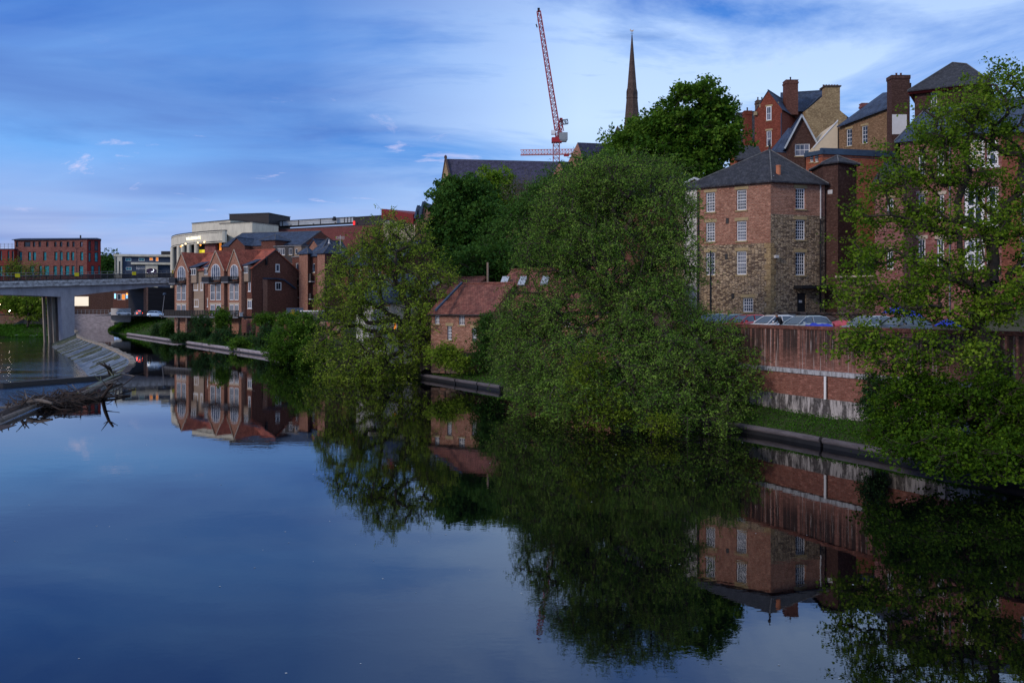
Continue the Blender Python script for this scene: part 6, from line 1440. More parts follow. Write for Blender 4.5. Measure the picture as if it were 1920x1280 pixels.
pc(PS, 'grey car behind the leaves right of the pinkish red tarpaulin', 1628, 60)
pc(PB, 'dark car hidden by leaves, rightmost of the parked row', 1690, 58)
make_car(carpaint('dusk_silver', (.25, .27, .35)), 'car with glowing red tail lights under the bridge', (X(259.5, 236), 236, 5.25), math.atan2(.85, -.5), lit=True)
make_car(PW, 'white van-like car left of the glowing tail lights under the bridge', (X(232, 266), 266, 5.1), .5, van=True)
make_car(PS, 'silver car nose-on at the left of the traffic under the bridge', (X(219, 280), 280, 5.1), -2.2)
make_car(PG, 'blue car seen past the tail lights under the bridge', (X(262, 290), 290, 5.1), 1.9)
make_car(carpaint('pale_blue', (.35, .50, .70)), 'pale blue car under the left end of the apartment terrace', (X(294, 212), 212, 5.3), -.1)
for k in range(6):
    c = P(266 + k * 3.6, 232); m = MB(); m.tube((*c, 5.2), (*c, 6.6), .14, n=8); m.lathe((*c, 6.6), [(.17, 0), (.15, .12), (.03, .2)], 8); tag(m.build('bollard', 'metal'), 'dark bollard in the row right of the red tail lights', 'bollard', 'dark bollards beside the street')
# ------------------------------------------------------------------ person leaning by the white car
def person(loc, face):
    px_, py_ = X(1466, 62.2), 62.2
    t = bpy.data.meshes.new('person'); ob = bpy.data.objects.new('person', t)
    J = {'pel': (0, 0, .88), 'sp': (.10, 0, 1.08), 'ch': (.26, 0, 1.24), 'nk': (.36, 0, 1.36), 'hd': (.43, 0, 1.45), 'ht': (.47, 0, 1.56),
         'hl': (0, .11, .84), 'kl': (.06, .13, .47), 'al': (-.05, .13, .09), 'tl': (.12, .14, .04), 'hr': (0, -.11, .84), 'kr': (.12, -.13, .47), 'ar': (.02, -.13, .09), 'tr': (.19, -.14, .04),
         'sl': (.27, .19, 1.27), 'el': (.36, .24, 1.02), 'wl': (.55, .18, .94), 'pl': (.62, .16, .92), 'sr': (.27, -.19, 1.27), 'er': (.38, -.24, 1.03), 'wr': (.58, -.18, .97), 'pr': (.65, -.16, .95)}
    R = {'pel': .15, 'sp': .14, 'ch': .16, 'nk': .06, 'hd': .095, 'ht': .085, 'hl': .10, 'kl': .065, 'al': .045, 'tl': .04, 'hr': .10, 'kr': .065, 'ar': .045, 'tr': .04, 'sl': .075, 'el': .05, 'wl': .032, 'pl': .035, 'sr': .075, 'er': .05, 'wr': .032, 'pr': .035}
    E = [('pel', 'sp'), ('sp', 'ch'), ('ch', 'nk'), ('nk', 'hd'), ('hd', 'ht'), ('pel', 'hl'), ('hl', 'kl'), ('kl', 'al'), ('al', 'tl'), ('pel', 'hr'), ('hr', 'kr'), ('kr', 'ar'), ('ar', 'tr'), ('ch', 'sl'), ('sl', 'el'), ('el', 'wl'), ('wl', 'pl'), ('ch', 'sr'), ('sr', 'er'), ('er', 'wr'), ('wr', 'pr')]
    for s_, p in (('l', 'pl'), ('r', 'pr')):
        for k in range(5):
            sg = 1 if s_ == 'l' else -1; bx = J[p]; n1, n2 = f'f{s_}{k}a', f'f{s_}{k}b'
            oy = (.026 - .017 * k) if k < 4 else -.04 * sg; ln = (.05, .06, .056, .045, .035)[k]
            J[n1] = (bx[0] + ln * .6, bx[1] + oy, bx[2] - .01); J[n2] = (bx[0] + ln * 1.1, bx[1] + oy * 1.1, bx[2] - .035); R[n1] = .010; R[n2] = .008; E += [(p, n1), (n1, n2)]
    ks_ = list(J); t.from_pydata([J[k] for k in ks_], [(ks_.index(a), ks_.index(b_)) for a, b_ in E], [])
    COL.objects.link(ob); md = ob.modifiers.new('skin', 'SKIN'); 
    for i, k in enumerate(ks_): t.skin_vertices[0].data[i].radius = (R[k], R[k]); t.skin_vertices[0].data[i].use_root = (k == 'pel')
    ob.modifiers.new('sub', 'SUBSURF').levels = 1; ob.modifiers['sub'].render_levels = 1
    dg = bpy.context.evaluated_depsgraph_get(); me = bpy.data.meshes.new_from_object(ob.evaluated_get(dg)); ob.modifiers.clear(); ob.data = me
    me.materials.clear(); me.materials.append(M['skin']); me.materials.append(M['cloth'])
    for p in me.polygons:
        c = p.center; hand = c[0] > .60 and .85 < c[2] < 1.05; head = c[2] > 1.38
        p.material_index = 0 if hand or head else 1; p.use_smooth = True
    ob.location = (px_, py_, 5.83); ob.rotation_euler = (0, 0, face)
    tag(ob, 'person in dark clothes bending beside the white car', 'person')
    m = MB(); m.lathe((.44, 0, 1.50), [(.10, 0), (.103, .05), (.09, .1), (.05, .14), (.01, .15)], 12); m.build('hair', 'barkg', ob, local=True)
    for s_ in (-1, 1): m = MB(); m.lathe((.545, s_ * .034, 1.475), [(.006, -.008), (.012, 0), (.006, .008)], 8); m.build('eye', 'black', ob, local=True)
    m = MB(); m.tube((.53, 0, 1.475), (.56, 0, 1.445), .008, .016, 6); m.build('nose', 'skin', ob, local=True)
    m = MB(); m.tube((.53, -.025, 1.405), (.53, .025, 1.405), .008, n=6); m.build('mouth', 'tarpr', ob, local=True)
    for s_ in (-1, 1): m = MB(); m.tube((.43, s_ * .095, 1.46), (.43, s_ * .11, 1.47), .025, n=8); m.build('ear', 'skin', ob, local=True)
person(None, math.radians(200))
# ------------------------------------------------------------------ vegetation
def leaf_mesh(name, mat, parent, C, size, rng, tint, up=.0, hang=.0, elong=2.0, loc=None, outward=None):
    n = len(C)
    a = rng.normal(size=(n, 3)); a[:, 2] = a[:, 2] * (1 - .5 * up) - hang * 1.5; a /= np.linalg.norm(a, axis=1)[:, None]
    nn = rng.normal(size=(n, 3)); nn[:, 2] += up * 1.6
    b_ = np.cross(a, nn); b_ /= (np.linalg.norm(b_, axis=1)[:, None] + 1e-9)
    s_ = size * rng.uniform(.6, 1.35, size=(n, 1))
    A = a * s_ * .5; B = b_ * s_ * .5 / elong; k = np.cross(a, b_) * s_ * .10
    V = np.stack([C - A, C - A * .1 + B + k, C + A, C - A * .1 - B + k], 1).reshape(-1, 3)
    base = np.array(loc if loc is not None else wrap_loc(parent)); V = V - base
    me = bpy.data.meshes.new(name); me.vertices.add(4 * n); me.vertices.foreach_set('co', V.ravel())
    me.loops.add(4 * n); me.loops.foreach_set('vertex_index', np.arange(4 * n)); me.polygons.add(n)
    me.polygons.foreach_set('loop_start', np.arange(0, 4 * n, 4)); me.polygons.foreach_set('loop_total', np.full(n, 4))
    at = me.attributes.new('tint', 'FLOAT', 'FACE'); at.data.foreach_set('value', np.clip(tint, 0, 1).astype(np.float32))
    me.materials.append(mat); me.update(calc_edges=True)
    ob = bpy.data.objects.new(name, me); COL.objects.link(ob)
    if parent is not None: ob.parent = parent
    else: ob.location = tuple(base)
    return ob
def tubes(name, mat, parent, A, B, R0, R1, n=5):
    A = np.array(A, float); B = np.array(B, float); R0 = np.array(R0)[:, None]; R1 = np.array(R1)[:, None]
    d = B - A; d /= (np.linalg.norm(d, axis=1)[:, None] + 1e-9); t = np.tile((0.13, .31, .94), (len(A), 1)); t[np.abs(d[:, 2]) > .9] = (1, .1, 0)
    e1 = np.cross(d, t); e1 /= np.linalg.norm(e1, axis=1)[:, None]; e2 = np.cross(d, e1); V = []
    for c, r in ((A, R0), (B, R1)):
        for k in range(n): th = 2 * pi * k / n; V.append(c + (e1 * cos(th) + e2 * sin(th)) * r)
    V = np.stack(V, 1).reshape(-1, 3) - np.array(wrap_loc(parent)); m_ = len(A)
    F_ = np.array([[k, (k + 1) % n, (k + 1) % n + n, k + n] for k in range(n)]); FI = (F_[None] + (np.arange(m_) * 2 * n)[:, None, None]).reshape(-1)
    nf = m_ * n; me = bpy.data.meshes.new(name); me.vertices.add(len(V)); me.vertices.foreach_set('co', V.ravel()); me.loops.add(4 * nf); me.loops.foreach_set('vertex_index', FI)
    me.polygons.add(nf); me.polygons.foreach_set('loop_start', np.arange(0, 4 * nf, 4)); me.polygons.foreach_set('loop_total', np.full(nf, 4)); me.polygons.foreach_set('use_smooth', np.ones(nf, bool))
    me.materials.append(M[mat] if isinstance(mat, str) else mat); me.update(calc_edges=True)
    ob = bpy.data.objects.new(name, me); COL.objects.link(ob); ob.parent = parent; return ob
def tree(name, label, cat, base, blobs, Nc, per, leaf, mat, trunk_r=.3, hub=None, seed=1, group=None, bark='bark', sig=(.6, .45), hang=0, elong=2, stems=1, twig=.018, strands=0, shell=.45, up=.3, tip=.02, sag=0.0, tintb=.5, kj=.25, zmin=None):
    """blobs: (px,py,d, rpx,rpy, depth_m)"""
    rng = np.random.default_rng(seed); t = thing(name, label, cat, base, group)
    Bl = []
    for (px, py, d, rx, ry, dm) in blobs: Bl.append((np.array(P3(px, py, d)), np.array((rx / F * d, dm, ry / F * d))))
    vol = np.array([np.prod(r) ** .72 for c, r in Bl]); vol /= vol.sum()
    idx = rng.choice(len(Bl), Nc, p=vol); dirs = rng.normal(size=(Nc, 3)); dirs /= np.linalg.norm(dirs, axis=1)[:, None]
    rad = (shell + (1 - shell) * rng.random(Nc)) ** .6
    pts = np.array([Bl[i][0] + Bl[i][1] * dirs[k] * rad[k] for k, i in enumerate(idx)])
    zm = base[2] + .3 if zmin is None else zmin; pts[:, 2] = np.maximum(pts[:, 2], zm + rng.random(Nc) * .8)
    hub = np.array(hub if hub is not None else (np.array(base) * .35 + Bl[0][0] * .65)); base_ = np.array(base, float)
    nodes = [base_]; par = [-1]
    for s_ in range(stems):
        h = hub + (rng.normal(size=3) * (1.2 if stems > 1 else 0)); prev = 0
        for k in range(1, 6):
            f_ = k / 5; p = base_ * (1 - f_) + h * f_ + rng.normal(size=3) * .18 * np.linalg.norm(h - base_) / 6; nodes.append(p); par.append(prev); prev = len(nodes) - 1
    free = 0
    order = np.argsort(np.linalg.norm(pts - hub, axis=1)); ends = []
    NA = np.zeros((Nc * 14 + 60, 3)); NA[:len(nodes)] = nodes; cnt = len(nodes); par = list(par); hd = np.zeros(len(NA)); hd[:cnt] = np.linalg.norm(NA[:cnt] - hub, axis=1)
    step = max(.7, np.mean([r.mean() for c, r in Bl]) * .22)
    for i in order:
        p = pts[i]; dd = np.linalg.norm(NA[:cnt] - p, axis=1) + kj * hd[:cnt] + np.maximum(0, NA[:cnt, 2] - p[2]) * .2; dd[:2] += 2
        j = int(np.argmin(dd)); q = NA[j]; L_ = np.linalg.norm(p - q); k = max(1, min(10, int(L_ / step))); prev = j; off = rng.normal(size=3) * L_ * .10
        for s_ in range(1, k + 1):
            f_ = s_ / k; r_ = q * (1 - f_) + p * f_ + off * sin(pi * f_) + rng.normal(size=3) * .05 * step; r_[2] += sin(pi * f_) * L_ * .08 - sag * L_ * f_ * (1 - f_)
            NA[cnt] = r_; hd[cnt] = np.linalg.norm(r_ - hub); par.append(prev); prev = cnt; cnt += 1
        ends.append(prev)
    w_ = np.zeros(cnt); w_[ends] += 1
    for i in range(cnt - 1, 0, -1): w_[par[i]] += w_[i]
    rr = np.maximum(tip, trunk_r * (w_ / w_[0]) ** .46)
    ii = np.arange(1, cnt); pp = np.array(par[1:]); keep = w_[ii] > 0; ii, pp = ii[keep], pp[keep]
    A = NA[pp]; B = NA[ii]; R0 = np.minimum(rr[pp], rr[ii] * 1.5); R1 = rr[ii]
    # twigs and leaves
    E = NA[ends]; E_ = NA[[par[e] for e in ends]]; od = E - E_; od /= (np.linalg.norm(od, axis=1)[:, None] + 1e-9)
    TA, TB, LC, TI = [], [], [], []
    tcl = rng.normal(0, .16, len(E)) + tintb
    if strands:
        ns = strands; c = np.repeat(np.arange(len(E)), ns); o = E[c] + rng.normal(size=(len(c), 3)) * sig[0] * .35
        dr = od[c] * .55 + rng.normal(size=(len(c), 3)) * .5; dr[:, 2] -= hang; dr /= np.linalg.norm(dr, axis=1)[:, None]; ln = rng.uniform(.6, 1.5, (len(c), 1)) * sig[0] * 2
        TA.append(o); TB.append(o + dr * ln); m_ = max(1, per // ns); f_ = rng.random((len(c), m_, 1)); pos = o[:, None] + dr[:, None] * ln[:, None] * f_ + rng.normal(size=(len(c), m_, 3)) * leaf * .55; pos[..., 2] -= (f_[..., 0] ** 2) * ln * .25 * (hang + .2)
        LC = pos.reshape(-1, 3); TI = np.repeat(np.repeat(tcl, ns), m_) + rng.normal(0, .14, len(LC))
    else:
        ns = 5; c = np.repeat(np.arange(len(E)), ns); g = rng.normal(size=(len(c), 3)) * np.array((sig[0], sig[0], sig[1])); TA.append(E[c]); TB.append(E[c] + g)
        m_ = max(1, per // ns); sub = E[c] + g; pos = sub[:, None] + rng.normal(size=(len(c), m_, 3)) * np.array((sig[0], sig[0], sig[1])) * .45; LC = pos.reshape(-1, 3)
        TI = np.repeat(np.repeat(tcl, ns) + rng.normal(0, .08, len(c)), m_) + rng.normal(0, .12, len(LC))
    ta = np.concatenate(TA); tb = np.concatenate(TB); n2 = len(ta)
    A = np.concatenate([A, ta]); B = np.concatenate([B, tb]); R0 = np.concatenate([R0, np.full(n2, twig)]); R1 = np.concatenate([R1, np.full(n2, twig * .4)])
    if zmin is not None: LC[:, 2] = np.maximum(LC[:, 2], zmin - .3 + rng.random(len(LC)) * .6)
    else: LC[:, 2] = np.maximum(LC[:, 2], base[2] - .2)
    tubes('trunk', bark, t, A, B, R0, R1, 5)
    leaf_mesh('crown', mat, t, LC, leaf, rng, TI, up=up, hang=hang * .4, elong=elong)
    return t
LW = m_leaf('willow_leaves', [(.050, .100, .008), (.125, .220, .016), (.210, .320, .028), (.32, .42, .05)])
LG = m_leaf('grey_willow_leaves', [(.035, .090, .014), (.100, .220, .028), (.185, .330, .048), (.29, .44, .08)])
LM = m_leaf('maple_leaves', [(.016, .052, .006), (.045, .120, .010), (.100, .205, .018), (.17, .29, .035)])
LD = m_leaf('dark_tree_leaves', [(.012, .045, .008), (.028, .085, .014), (.052, .135, .022), (.09, .19, .035)])
LL = m_leaf('lime_leaves', [(.09, .18, .012), (.15, .27, .02), (.20, .33, .03)])
LY = m_leaf('yellowish_leaves', [(.09, .15, .010), (.14, .21, .015), (.20, .27, .02)])
LB = m_leaf('bare_buds', [(.08, .07, .04), (.13, .11, .06), (.16, .16, .07)])
LS = m_leaf('sycamore_leaves', [(.032, .080, .005), (.080, .165, .009), (.145, .245, .016), (.23, .33, .03)])
LH = m_leaf('shrub_leaves', [(.015, .050, .016), (.032, .085, .030), (.06, .125, .045)])
LF = m_leaf('forsythia_flowers', [(.35, .25, .005), (.55, .42, .01), (.6, .5, .03)])
# hillside trees, back to front
tree('bush', 'dark wooded hedge at the far left beyond the navy hotel', 'trees', (X(205, 420), 420, 5), [(203, 500, 420, 16, 20, 8), (193, 508, 415, 12, 20, 6), (213, 512, 415, 12, 14, 5)], 90, 60, 1.3, LD, seed=2, sig=(1.8, 1.4), tip=.08)
tree('maple_tree', 'big round maple with dense dark green clumps right of the spire', 'tree', (X(1300, 118), 118, 8), [(1300, 215, 118, 62, 55, 5), (1320, 270, 116, 58, 45, 5), (1255, 265, 117, 45, 55, 4), (1235, 240, 118, 22, 25, 2.5), (1350, 250, 117, 25, 48, 3), (1290, 315, 114, 60, 30, 4), (1210, 300, 116, 40, 30, 3)], 330, 160, .46, LM, trunk_r=.6, hub=P3(1295, 300, 118), seed=3, sig=(.85, .55), elong=1.4, up=.8, shell=.6, tintb=.5)
tree('young_tree', 'smaller leafy green tree left of the maple, below the spire', 'tree', (X(1180, 125), 125, 8), [(1175, 262, 125, 26, 22, 2.5), (1200, 250, 125, 25, 24, 2.5), (1150, 282, 124, 22, 18, 2.5), (1225, 262, 123, 22, 30, 2), (1160, 310, 122, 40, 25, 3)], 110, 110, .42, LM, seed=4, sig=(.8, .6), elong=1.5, tintb=.62)
tree('dark_tree', 'dense dark green tree standing in front of the great slate hall at left', 'tree', (X(868, 160), 160, 6), [(858, 400, 160, 48, 55, 6), (845, 450, 158, 42, 50, 6), (890, 470, 157, 55, 55, 6), (880, 380, 161, 40, 45, 5), (900, 420, 158, 45, 45, 5), (850, 370, 162, 25, 28, 4)], 380, 130, .62, LD, trunk_r=.5, hub=P3(875, 450, 159), seed=5, sig=(1.1, .85), elong=1.5, up=.5, shell=.6, tintb=.55)
tree('lime_tree', 'bright yellow-green treetop against the great slate roof', 'tree', (X(915, 175), 175, 6), [(908, 350, 175, 22, 30, 3), (938, 345, 175, 24, 32, 3), (925, 385, 174, 42, 30, 5)], 140, 120, .5, LL, seed=6, sig=(.7, .8), elong=1.6)
tree('bare_tree', 'thin brownish tree just coming into leaf against the great slate roof', 'tree', (X(968, 172), 172, 6), [(965, 375, 172, 35, 40, 4), (995, 370, 172, 30, 35, 4), (975, 420, 171, 40, 40, 4)], 170, 40, .28, LB, seed=7, sig=(.9, .9), twig=.035, tip=.03, bark='barkg')
tree('pale_tree', 'pale grey-green tree between the dark tree and the big willow', 'tree', (X(985, 120), 120, 5), [(980, 430, 120, 50, 45, 4), (960, 490, 118, 50, 40, 4), (1015, 400, 121, 45, 50, 4), (1040, 370, 122, 50, 50, 4), (930, 470, 122, 30, 45, 3)], 240, 90, .40, LD, seed=8, sig=(1.0, .8), elong=2.2, tintb=.75)
tree('shade_tree', 'dark leafy tree behind the cottage roofs', 'tree', (X(930, 112), 112, 4), [(900, 500, 113, 60, 35, 3), (960, 500, 112, 55, 35, 3), (1030, 490, 112, 50, 35, 3)], 160, 110, .46, LD, seed=9, sig=(.9, .7), tintb=.45)
tree('hill_tree', 'green tree filling the hillside behind the big willow', 'tree', (X(1180, 105), 105, 7), [(1120, 360, 112, 70, 60, 4), (1220, 380, 108, 60, 60, 4), (1180, 450, 104, 90, 60, 4), (1080, 450, 108, 60, 60, 4), (1260, 460, 100, 40, 70, 3)], 330, 110, .45, LD, seed=10, sig=(1.0, .8), tintb=.5)
# left willow
tree('left_willow', 'spreading riverside willow left of the red-roofed cottage', 'tree', (X(800, 96), 96.5, .8),
     [(735, 440, 104, 62, 42, 4), (680, 490, 104, 58, 45, 4), (770, 490, 102, 62, 45, 4), (640, 560, 104, 52, 48, 4), (720, 560, 100, 80, 55, 4), (815, 545, 100, 48, 50, 3.5), (790, 620, 97, 36, 60, 2.5), (650, 650, 104, 68, 55, 4.5), (730, 655, 98, 72, 52, 3.5), (690, 690, 97, 95, 28, 3.5), (800, 600, 98, 40, 50, 3)],
     560, 84, .28, LW, trunk_r=.8, hub=P3(778, 600, 100), seed=11, sig=(.75, .6), elong=2.4, stems=3, strands=6, hang=.35, up=.3, shell=.4, twig=.025, tip=.045, tintb=.66, zmin=.1, kj=.3)
tree('riverside_bush', 'low rounded dark bush overhanging the water left of the left willow', 'bush', (X(560, 126), 126, .8), [(550, 642, 123, 40, 34, 4), (575, 622, 124, 30, 36, 3), (535, 665, 122, 32, 20, 3), (590, 665, 118, 30, 30, 3)], 230, 110, .34, LM, seed=12, sig=(.6, .45), elong=2, tintb=.42, zmin=.1)
# big willow
tree('big_willow', 'huge feathery willow overhanging the river in front of the stone mill', 'tree', (X(1215, 68), 68, 1.2),
     [(1180, 345, 70, 110, 52, 4.5), (1115, 350, 71, 62, 44, 4), (1090, 390, 71, 85, 60, 4.5), (1245, 400, 68, 62, 65, 4), (1040, 470, 72, 75, 60, 4), (1150, 480, 69, 110, 75, 5), (1255, 500, 67, 55, 80, 4),
      (1000, 590, 72, 68, 60, 3.5), (970, 620, 73, 38, 40, 3), (1000, 742, 65, 45, 26, 2.5), (1060, 765, 62, 50, 22, 2), (1100, 590, 69, 100, 65, 4.5), (1230, 600, 65, 95, 65, 4.5), (1010, 680, 69, 75, 60, 3), (1110, 680, 63, 110, 65, 3.5), (1250, 690, 60, 110, 65, 4), (1340, 640, 62, 48, 45, 3), (1370, 700, 60, 58, 60, 2.8), (1130, 745, 59, 105, 40, 2.5), (1290, 765, 56, 120, 42, 2.5), (1060, 730, 65, 70, 45, 2.5), (960, 660, 74, 35, 60, 2.5)],
     1900, 102, .19, LG, trunk_r=.85, hub=P3(1190, 560, 68.5), seed=13, sig=(.62, .5), elong=2.6, stems=4, strands=6, hang=.25, up=.3, shell=.42, twig=.018, tip=.032, tintb=.55, zmin=.1, kj=.3)
tree('yellow_shrub', 'yellow-green shrub growing up inside the front of the big willow', 'bush', (X(1110, 60), 58.5, .3), [(1105, 690, 58.6, 28, 35, .8), (1100, 745, 57.8, 38, 40, .9), (1140, 770, 56.8, 40, 25, .8)], 75, 60, .19, LY, seed=14, sig=(.45, .4), tintb=.35, zmin=.1, trunk_r=.08)
tree('yellow_shrub', 'small yellow-green spray at the waterline under the big willow', 'bush', (X(1220, 54.2), 54.0, .1), [(1222, 805, 53.8, 26, 18, .7), (1245, 800, 53.6, 20, 14, .6)], 26, 50, .16, LY, seed=15, sig=(.35, .3), tintb=.6, zmin=.1, trunk_r=.06)
# right sycamore
tree('sycamore_tree', 'large open-crowned sycamore spreading in front of the townhouse at right', 'tree', (X(1905, 43), 43.0, 1.3),
     [(1880, 165, 47, 75, 42, 2.6), (1800, 215, 47, 85, 40, 2.6), (1730, 265, 47, 80, 38, 2.4), (1910, 260, 46, 70, 50, 2.6), (1680, 330, 47, 75, 34, 2.4), (1800, 330, 46, 90, 36, 2.4), (1900, 370, 45, 60, 50, 2.4), (1640, 400, 47, 62, 30, 2.2), (1740, 410, 46, 80, 30, 2.2), (1840, 440, 45, 75, 30, 2.2),
      (1620, 470, 46, 50, 28, 2), (1700, 490, 45, 80, 28, 2), (1800, 510, 44, 90, 30, 2), (1600, 545, 45, 52, 28, 2), (1690, 560, 44, 85, 32, 2), (1800, 580, 43.5, 90, 34, 2), (1890, 560, 43, 60, 60, 2.2), (1620, 640, 44, 60, 28, 1.8), (1700, 660, 43, 85, 35, 2), (1800, 660, 42.5, 90, 40, 2.2), (1940, 460, 44, 50, 120, 2)],
     450, 100, .155, LS, trunk_r=.42, hub=P3(1880, 560, 43.8), seed=16, sig=(.50, .33), elong=1.25, stems=5, up=.7, shell=.2, twig=.016, tip=.026, tintb=.55, kj=.42)
tree('lower_sycamore', 'low leafy sycamore boughs hanging over the water at the right edge', 'tree', (X(1890, 41), 40.6, .9),
     [(1720, 770, 42, 85, 55, 1.8), (1820, 750, 42, 95, 60, 2), (1900, 780, 41, 70, 80, 2), (1680, 810, 41.5, 55, 35, 1.5), (1760, 845, 39.5, 110, 36, 1.8), (1870, 860, 38.5, 90, 38, 1.8), (1720, 730, 43, 60, 40, 1.8), (1950, 840, 39, 60, 60, 1.8)],
     400, 110, .145, LS, trunk_r=.22, hub=P3(1850, 790, 41), seed=17, sig=(.42, .28), elong=1.25, stems=3, up=.7, shell=.2, twig=.012, tip=.016, tintb=.12, zmin=.25, kj=.4)
# embankment shrubs
for k, (px, py, d, rx, ry, lb, mt, s_) in enumerate([
    (381, 612, 178, 15, 22, 'dark ivy-like shrub on the embankment below the terrace, left one', LH, 21), (416, 600, 172, 10, 22, 'upright green shrub reaching the terrace railing', LM, 22), (418, 632, 168, 18, 13, 'dark shrub at the foot of the upright one', LH, 23),
    (500, 636, 150, 20, 24, 'dark shrub on the bank right of the brick patch', LH, 24), (500, 600, 168, 22, 8, 'low green hedge below the dark side gable', LM, 25), (345, 640, 185, 18, 9, 'low ivy patch near the left end of the embankment', LH, 26), (455, 650, 155, 26, 8, 'ground-hugging green bush above the nearest pale kerb', LM, 27), (300, 622, 215, 13, 9, 'small round bush on the embankment near the bridge', LH, 28), (315, 617, 205, 5, 12, 'small dark conifer on the embankment near the bridge', LD, 31), (540, 603, 160, 14, 6, 'green shrub beside the forsythia', LM, 32)]):
    tree('shrub', lb, 'shrub', (X(px, d), d, max(.5, Z(py + ry, d))), [(px, py, d, rx, ry, 1.6)], 46, 70, .38, mt, seed=s_, sig=(.55, .5), trunk_r=.1, tip=.02, group='shrubs on the embankment')
tree('forsythia_bush', 'bright yellow flowering bush below the dark side gable', 'bush', (X(554, 162), 162, 4.4), [(552, 595, 162, 13, 7, 1)], 34, 60, .3, LF, seed=33, sig=(.4, .35), trunk_r=.06)
tree('white_flower_bush', 'small white flowering bush left of the forsythia', 'bush', (X(534, 163), 163, 4.2), [(534, 596, 163, 5, 6, .8)], 12, 40, .26, m_leaf('white_flowers', [(.4, .45, .25), (.6, .62, .45)]), seed=34, sig=(.35, .35), trunk_r=.05)
tree('ivy_bush', 'tall dark ivy-covered bush against the right corner of the riverside cottage', 'bush', (X(915, 91), 90.2, 1), [(915, 615, 90.5, 14, 30, 1.2), (905, 660, 90, 24, 28, 1.2), (925, 670, 89.5, 18, 35, 1.2)], 120, 80, .24, LD, seed=35, sig=(.45, .4), trunk_r=.1, tintb=.45)
tree('bank_shrub', 'leafy shrub on the bank under the cottage windows', 'bush', (X(835, 92), 92, .9), [(835, 665, 92, 24, 16, 1.2), (860, 680, 91, 30, 12, 1)], 70, 70, .24, LW, seed=36, sig=(.45, .35), trunk_r=.07)
tree('wall_ivy', 'dark ivy climbing the foot of the brick river wall beside the right tree', 'ivy', (X(1636, 50.3), 50.3, 1.3), [(1637, 745, 50.2, 12, 45, .4)], 60, 60, .16, LH, seed=37, sig=(.28, .3), trunk_r=.05)
tree('bankside_shrub', 'multi-stemmed shrub on the left bank under the bridge', 'tree', (X(58, 312), 310, .6), [(60, 572, 313, 32, 16, 4), (25, 568, 313, 28, 16, 4), (75, 580, 311, 15, 18, 3)], 150, 60, .75, LW, seed=38, sig=(1.2, 1.0), trunk_r=.5, stems=4, hub=P3(55, 590, 311), tip=.06, twig=.05, elong=1.8)
tree('street_tree', 'bright green street tree left of the bridge abutment', 'tree', (X(273, 300), 300, 5), [(273, 555, 300, 10, 12, 3), (279, 548, 300, 8, 8, 2)], 45, 60, .7, LM, seed=39, sig=(1, .8), trunk_r=.2)
tree('office_tree', 'pale leafing tree in front of the red brick block', 'tree', (X(28, 322), 322, 5), [(25, 506, 322, 18, 16, 3), (62, 510, 322, 14, 12, 3)], 80, 26, .55, LW, seed=40, sig=(1.5, 1.2), trunk_r=.3, twig=.04, tip=.04)
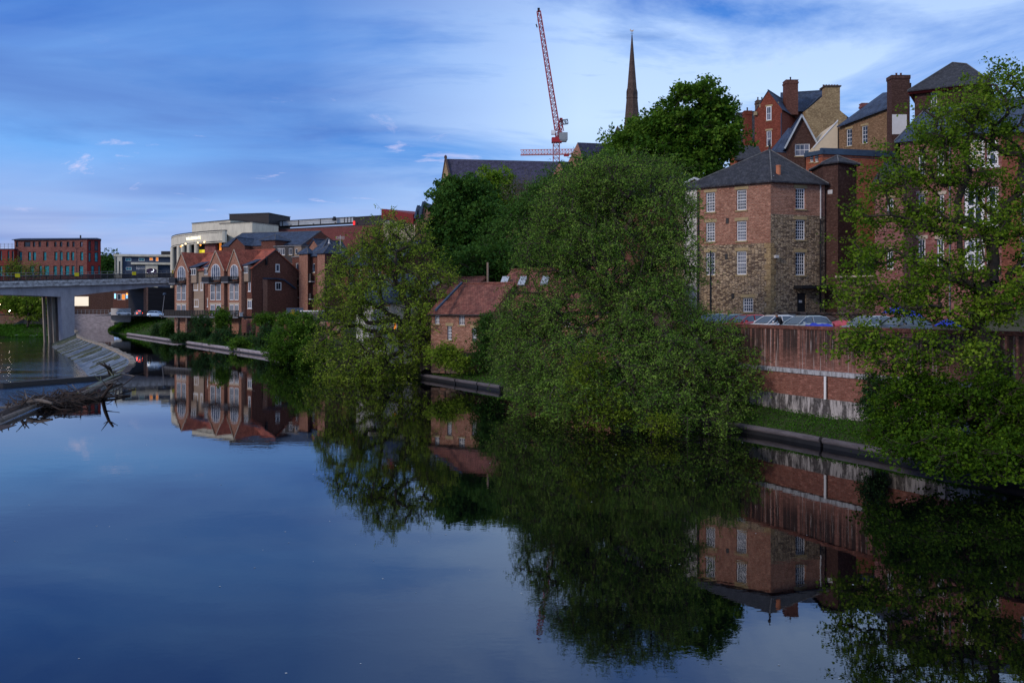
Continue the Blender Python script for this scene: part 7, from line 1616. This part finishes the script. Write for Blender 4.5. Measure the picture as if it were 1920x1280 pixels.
# ------------------------------------------------------------------ ground cover
def scatter(name, mat, n, fn, size, seed, label_kind='stuff', up=.6, elong=2.4, hang=-.5, tb=.5):
    rng = np.random.default_rng(seed); C = np.array([fn(rng) for _ in range(n)]); loc = C.mean(0)
    o = leaf_mesh(name, mat, None, C, size, rng, rng.normal(tb, .2, n), up=up, hang=hang, elong=elong, loc=loc); o['kind'] = 'stuff'; return o
def bank_fn(y0, y1, w0, w1, jz=.12):
    def f(rng):
        y = rng.uniform(y0, y1); w_ = rng.uniform(w0, w1); return (kerb_at(y) + NV[0] * w_, y + NV[1] * w_, hterr(y, w_) + abs(rng.normal(0, jz)))
    return f
GR = m_leaf('bank_grass', [(.020, .075, .006), (.045, .145, .010), (.08, .21, .018)], .25)
scatter('grass', GR, 24000, bank_fn(34, 68, .35, 4.3), .13, 50)
scatter('grass', GR, 14000, bank_fn(80, 132, .35, 7), .22, 51)
scatter('grass', GR, 11000, bank_fn(132, 238, .35, 7), .26, 52)
scatter('grass', GR, 9000, bank_fn(238, 300, .35, 13, .25), .5, 53)
def lb_fn(rng):
    px = rng.uniform(-20, 92); d = rng.uniform(297, 316); yy = 608 + (316 - d) * 1.1; x_ = X(px, d); o = max(0, d - 296 - (px - 0) * .08); return (x_, d, min(1.0, -2.4 + o * .26) + abs(rng.normal(0, .25)))
scatter('grass', GR, 9000, lb_fn, .6, 54)
rng_ = random.Random(5)
for k in range(14):
    px = rng_.uniform(30, 92); d = rng_.uniform(297.5, 302); s_ = rng_.uniform(.3, .8); c = (X(px, d), d, -2.3); m = MB(); m.lathe(c, [(s_ * .7, 0), (s_, s_ * .25), (s_ * .75, s_ * .6), (s_ * .2, s_ * .75)], 7); tag(m.build('boulder', 'metalg'), 'pale boulder on the shore left of the bridge pier', 'boulder', 'pale boulders on the left shore')
def iv_fn(rng):
    u = rng.random(); y = 134 + 100 * u; z_ = rng.random() ** 1.4 * 3.6 * (.5 + .5 * sin(u * 40)) + .9; kx = kerb_at(y); return (kx + NV[0] * 8.9, y + NV[1] * 8.9, z_)
scatter('ground_cover', LH, 2500, iv_fn, .4, 55, tb=.4, elong=1.5)

def fl_fn(rng):
    y = 12 + 110 * rng.random() ** 1.6; x0 = max(-.6 * y, -22 - .2 * y); x1 = kerb_at(y) - 2; return (rng.uniform(x0, x1), y, .004)
_r = np.random.default_rng(60); _C = np.array([fl_fn(_r) for _ in range(260)]); _m = MB()
for (x_, y_, z_) in _C:
    s_ = _r.uniform(.012, .026) * (1 + y_ / 60); a_ = _r.uniform(0, 6.3); _m.poly([(x_ + s_ * cos(a_ + k * 1.57), y_ + s_ * sin(a_ + k * 1.57) * .8, .004 + .002 * k) for k in range(4)])
tag(_m.build('floating_specks', 'panel', loc=(0, 0, 0)), kind='stuff')
